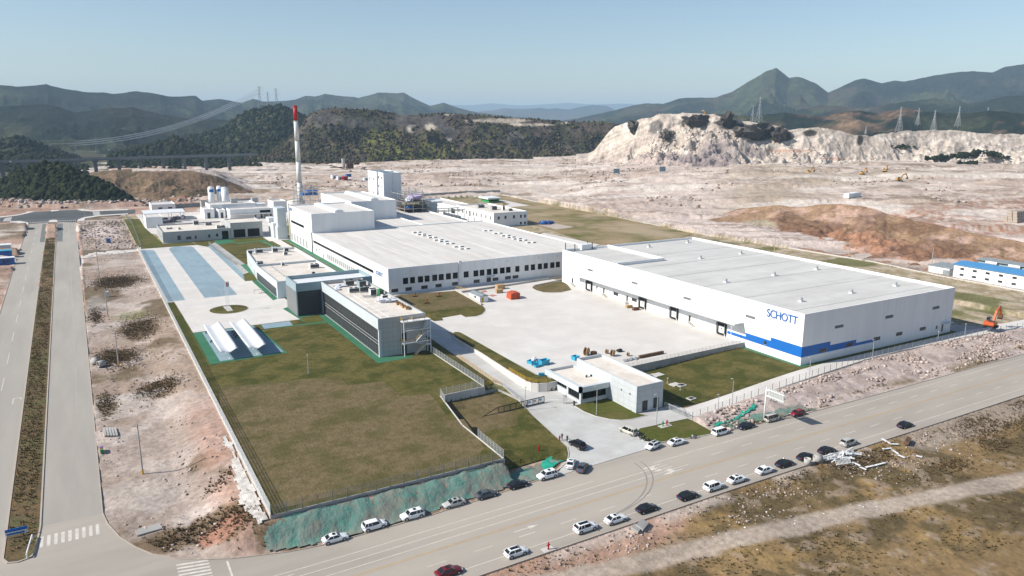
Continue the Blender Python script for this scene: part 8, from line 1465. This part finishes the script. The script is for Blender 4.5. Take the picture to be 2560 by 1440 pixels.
scatter('rubble', 1500, vg, .07, .42, M['rock'], 1, .4, .6, 'stones strewn over the bare verge', lambda x, y: max(0, vnoise(x/7.+3, y/9.)-.45)*1.6*(1 if y < 330 else .7), 12, pw=3)
scatter('rubble', 800, [(-4, 470), (23, 462), (23, 600), (-5, 605)], .2, .9, M['rock'], 1, .4, .6, 'pale rubble field beside the far junction', lambda x, y: .3+.7*vnoise(x/6., y/9.), 13, pw=2.5)
PA_ = [Vector((p.x, p.y)) for p in pa]
def offpath(x, y):
    p = Vector((x, y)); return 0.0 if min((p-(a+(b-a)*max(0, min(1, (p-a).dot(b-a)/(b-a).length_squared)))).length for a, b in zip(PA_, PA_[1:])) < 2.6 else 1.0
fld = [(15, 98.6), (330, 98.6), (330, 40), (180, 55), (60, 72), (15, 80)]
scatter('rubble', 1100, [(30, 98.4), (175, 98.4), (175, 90), (30, 84)], .06, .32, M['rock'], 1, .4, .6, 'stones and clods on the field edge', lambda x, y: offpath(x, y)*max(0, vnoise(x/6.+9, y/4.)-.35)*1.6, 14, pw=3)
scatter('litter', 230, [(85, 97), (190, 97.5), (210, 88), (100, 78)], .05, .2, M['litter'], 1, .4, .4, 'scattered white litter in the weeds', lambda x, y: max(0, vnoise(x/8.+2, y/5.+3)-.45)*2.2, 15)
tufts('dry_grass', 11000, fld, .15, .75, M['dry'], 'dry tufts over the rough field', lambda x, y: offpath(x, y)*(.12+.9*max(0, vnoise(x/11.+5, y/6.)-.3)), 16)
def shrubby(spots):
    Q = [(*at(px, py)[:2], rx, ry) for px, py, rx, ry in spots]
    return lambda x, y: max(math.exp(-1.2*(((x-a)/c)**2+((y-b)/d)**2)) for a, b, c, d in Q)
tufts('undergrowth', 9000, vg, .15, .75, M['shrub'], 'dead brushwood in dark patches on the verge', shrubby(((290, 705, 8, 12), (350, 820, 5, 11), (290, 895, 6, 8), (400, 970, 5, 6), (265, 1010, 2.5, 8), (500, 1330, 11, 3.5), (620, 1290, 4, 4), (570, 1180, 1.6, 1.6), (545, 1210, 2, 2), (240, 790, 2, 10))), 17, 7, .7)
mdp = [(-18, 146), (-14, 146), (-17.2, 560), (-21.8, 560)]; tufts('dry_grass', 6000, mdp, .2, .8, M['dry'], 'dry weeds on the median strip', lambda x, y: .1+.9*vnoise(x/3., y/7.), 18, 7, .5, lambda x, y: float(zl(y))+.05)
tufts('undergrowth', 3600, [(120, 97.8), (240, 97.8), (260, 90), (150, 82)], .15, .7, M['shrub'], 'dark dead weeds beside the field edge', lambda x, y: max(0, vnoise(x/10.+8, y/5.+1)-.4)*1.7, 19, 8)
tufts('undergrowth', 1500, [(126, 120.4), (300, 120.2), (300, 124), (126, 124)], .2, .8, M['dry'], 'dry weeds along the foot of the rubble bank', lambda x, y: max(0, vnoise(x/9., y/3.)-.5)*2, 20, 7)
# far works: boulders and loose heaps, bushes under the quarry
fw = GP(0, (520, 470), (700, 425), (1000, 418), (1500, 412), (1900, 440), (2560, 470), (2560, 560), (2200, 520), (1800, 500), (1720, 545), (1480, 510), (1270, 478), (1000, 470), (800, 480), (560, 500))
scatter('boulders', 2600, fw, .4, 2.0, M['rock'], 1, .38, .6, 'boulders and spoil lumps over the far works', lambda x, y: max(0, vnoise(x/38.+4, y/38.)-.5)*2.2, 21, pw=3)
scatter('boulders', 330, GP(0, (0, 512), (500, 500), (500, 512), (0, 524)), .6, 2.2, M['rock'], 1, .38, .8, 'row of dumped stones beyond the junction', None, 22)
def onhill(P, px, py):
    X_, Y_ = proj(P); i, j = np.unravel_index(np.argmin((X_-px)**2+(Y_-py)**2), X_.shape); return Vector(P[i, j])
for i, (px, py, n, r_, lab) in enumerate(((2345, 398, 12, 3.2, 'dark bushes at the foot of the pale slope, left clump'), (2395, 396, 14, 3.6, 'widest clump of dark bushes under the pale slope'), (2440, 388, 10, 4.0, 'tallest dark bushes under the pale slope'), (2415, 415, 10, 3.0, 'dark bushes at the edge of the quarry floor'), (2476, 390, 6, 3.0, 'lone bush high on the pale slope'), (2250, 372, 5, 2.4, 'small bush in the middle of the white slope'), (2500, 398, 4, 2.2, 'small bush at right of the pale slope'))):
    c = onhill(PQ_, px, py); t = empty('bush', c, lab, 'bush', 'bushes below the quarry'); s = MB(); rs = random.Random(40+i)
    for k in range(n*3): s.lump((c.x+rs.gauss(0, 9), c.y+rs.gauss(0, 4)-3, c.z+1+rs.random()*3), r_*(.5+.7*rs.random()), 1, .5, (1, 1, .9), rs)
    s.build('crown', M['forest'], t); s = MB(); s.cyl(c-Vector((0, 0, 2)), c+Vector((0, 0, 3)), .4, .2); s.build('stem', M['darkwood'], t)
qs = [(p[0], p[1]) for p in (PQ_[8, 60], PQ_[8, 400], PQ_[8, 640], PQ_[70, 640], PQ_[70, 400], PQ_[70, 120])]
from mathutils.kdtree import KDTree
kd = KDTree(PQ_.shape[0]*PQ_.shape[1]); fl_ = PQ_.reshape(-1, 3)
for i, v in enumerate(fl_): kd.insert((v[0], v[1], 0), i)
kd.balance()
scatter('boulders', 3600, qs, .4, 2.0, M['whiterock'], 1, .4, .75, 'loose white blocks on the quarry slopes', lambda x, y: .2+1.2*max(0, vnoise(x/30., y/30.)-.35), 23, zfun=lambda x, y: fl_[kd.find((x, y, 0))[1]][2], pw=3)
for px, py, rr0, lab in ((1585, 315, 9, 'dark crag at the left shoulder of quarry'), (1640, 318, 9, 'rounded dark crag left of the quarry top'), (1668, 342, 7, 'grey egg shaped boulder in the pale scree'), (1735, 303, 14, 'broad grey cliff just under the quarry top'), (1890, 328, 15, 'black cliff with bushes at the right shoulder'), (1955, 338, 11, 'black crag at the right end of the cliff'), (1815, 303, 9, 'thin dark ledge under the quarry top')):
    c = onhill(PQ_, px, py); s = MB(); rs = random.Random(px); sx = 1.5 if rr0 > 13 else 1.0; q_ = math.hypot(c.x, c.y); c = c-Vector((c.x/q_, c.y/q_, 0))*rr0*.25
    for k in range(8): s.lump((c.x+rs.gauss(0, rr0*.5*sx), c.y+rs.gauss(0, 2), c.z+rs.gauss(0, 2)), rr0*(.45+.35*rs.random()), 2, .55, (sx, .7, .95 if rr0 < 14 else .7), rs)
    tag(s.build('crag', M['darkrock']), lab, 'crag', 'crags on the quarry')
# ---------------------------------------------------------------- the air: far things fade to blue
s = MB(); s.box(-9000, -9000, -60, 26000, 26000, 560); hz = s.build('haze', M['white']); hz['kind'] = 'stuff'; hz['label'] = 'thin blue winter haze over the valley'
hm = bpy.data.materials.new('haze_air'); hm.use_nodes = True; n = hm.node_tree.nodes; n.clear(); o = n.new('ShaderNodeOutputMaterial'); v = n.new('ShaderNodeVolumePrincipled')
v.inputs['Color'].default_value = (0.57, 0.79, 1.0, 1); v.inputs['Density'].default_value = 0.00008; v.inputs['Anisotropy'].default_value = 0.0
hm.node_tree.links.new(v.outputs[0], o.inputs['Volume']); hz.data.materials.clear(); hz.data.materials.append(hm)
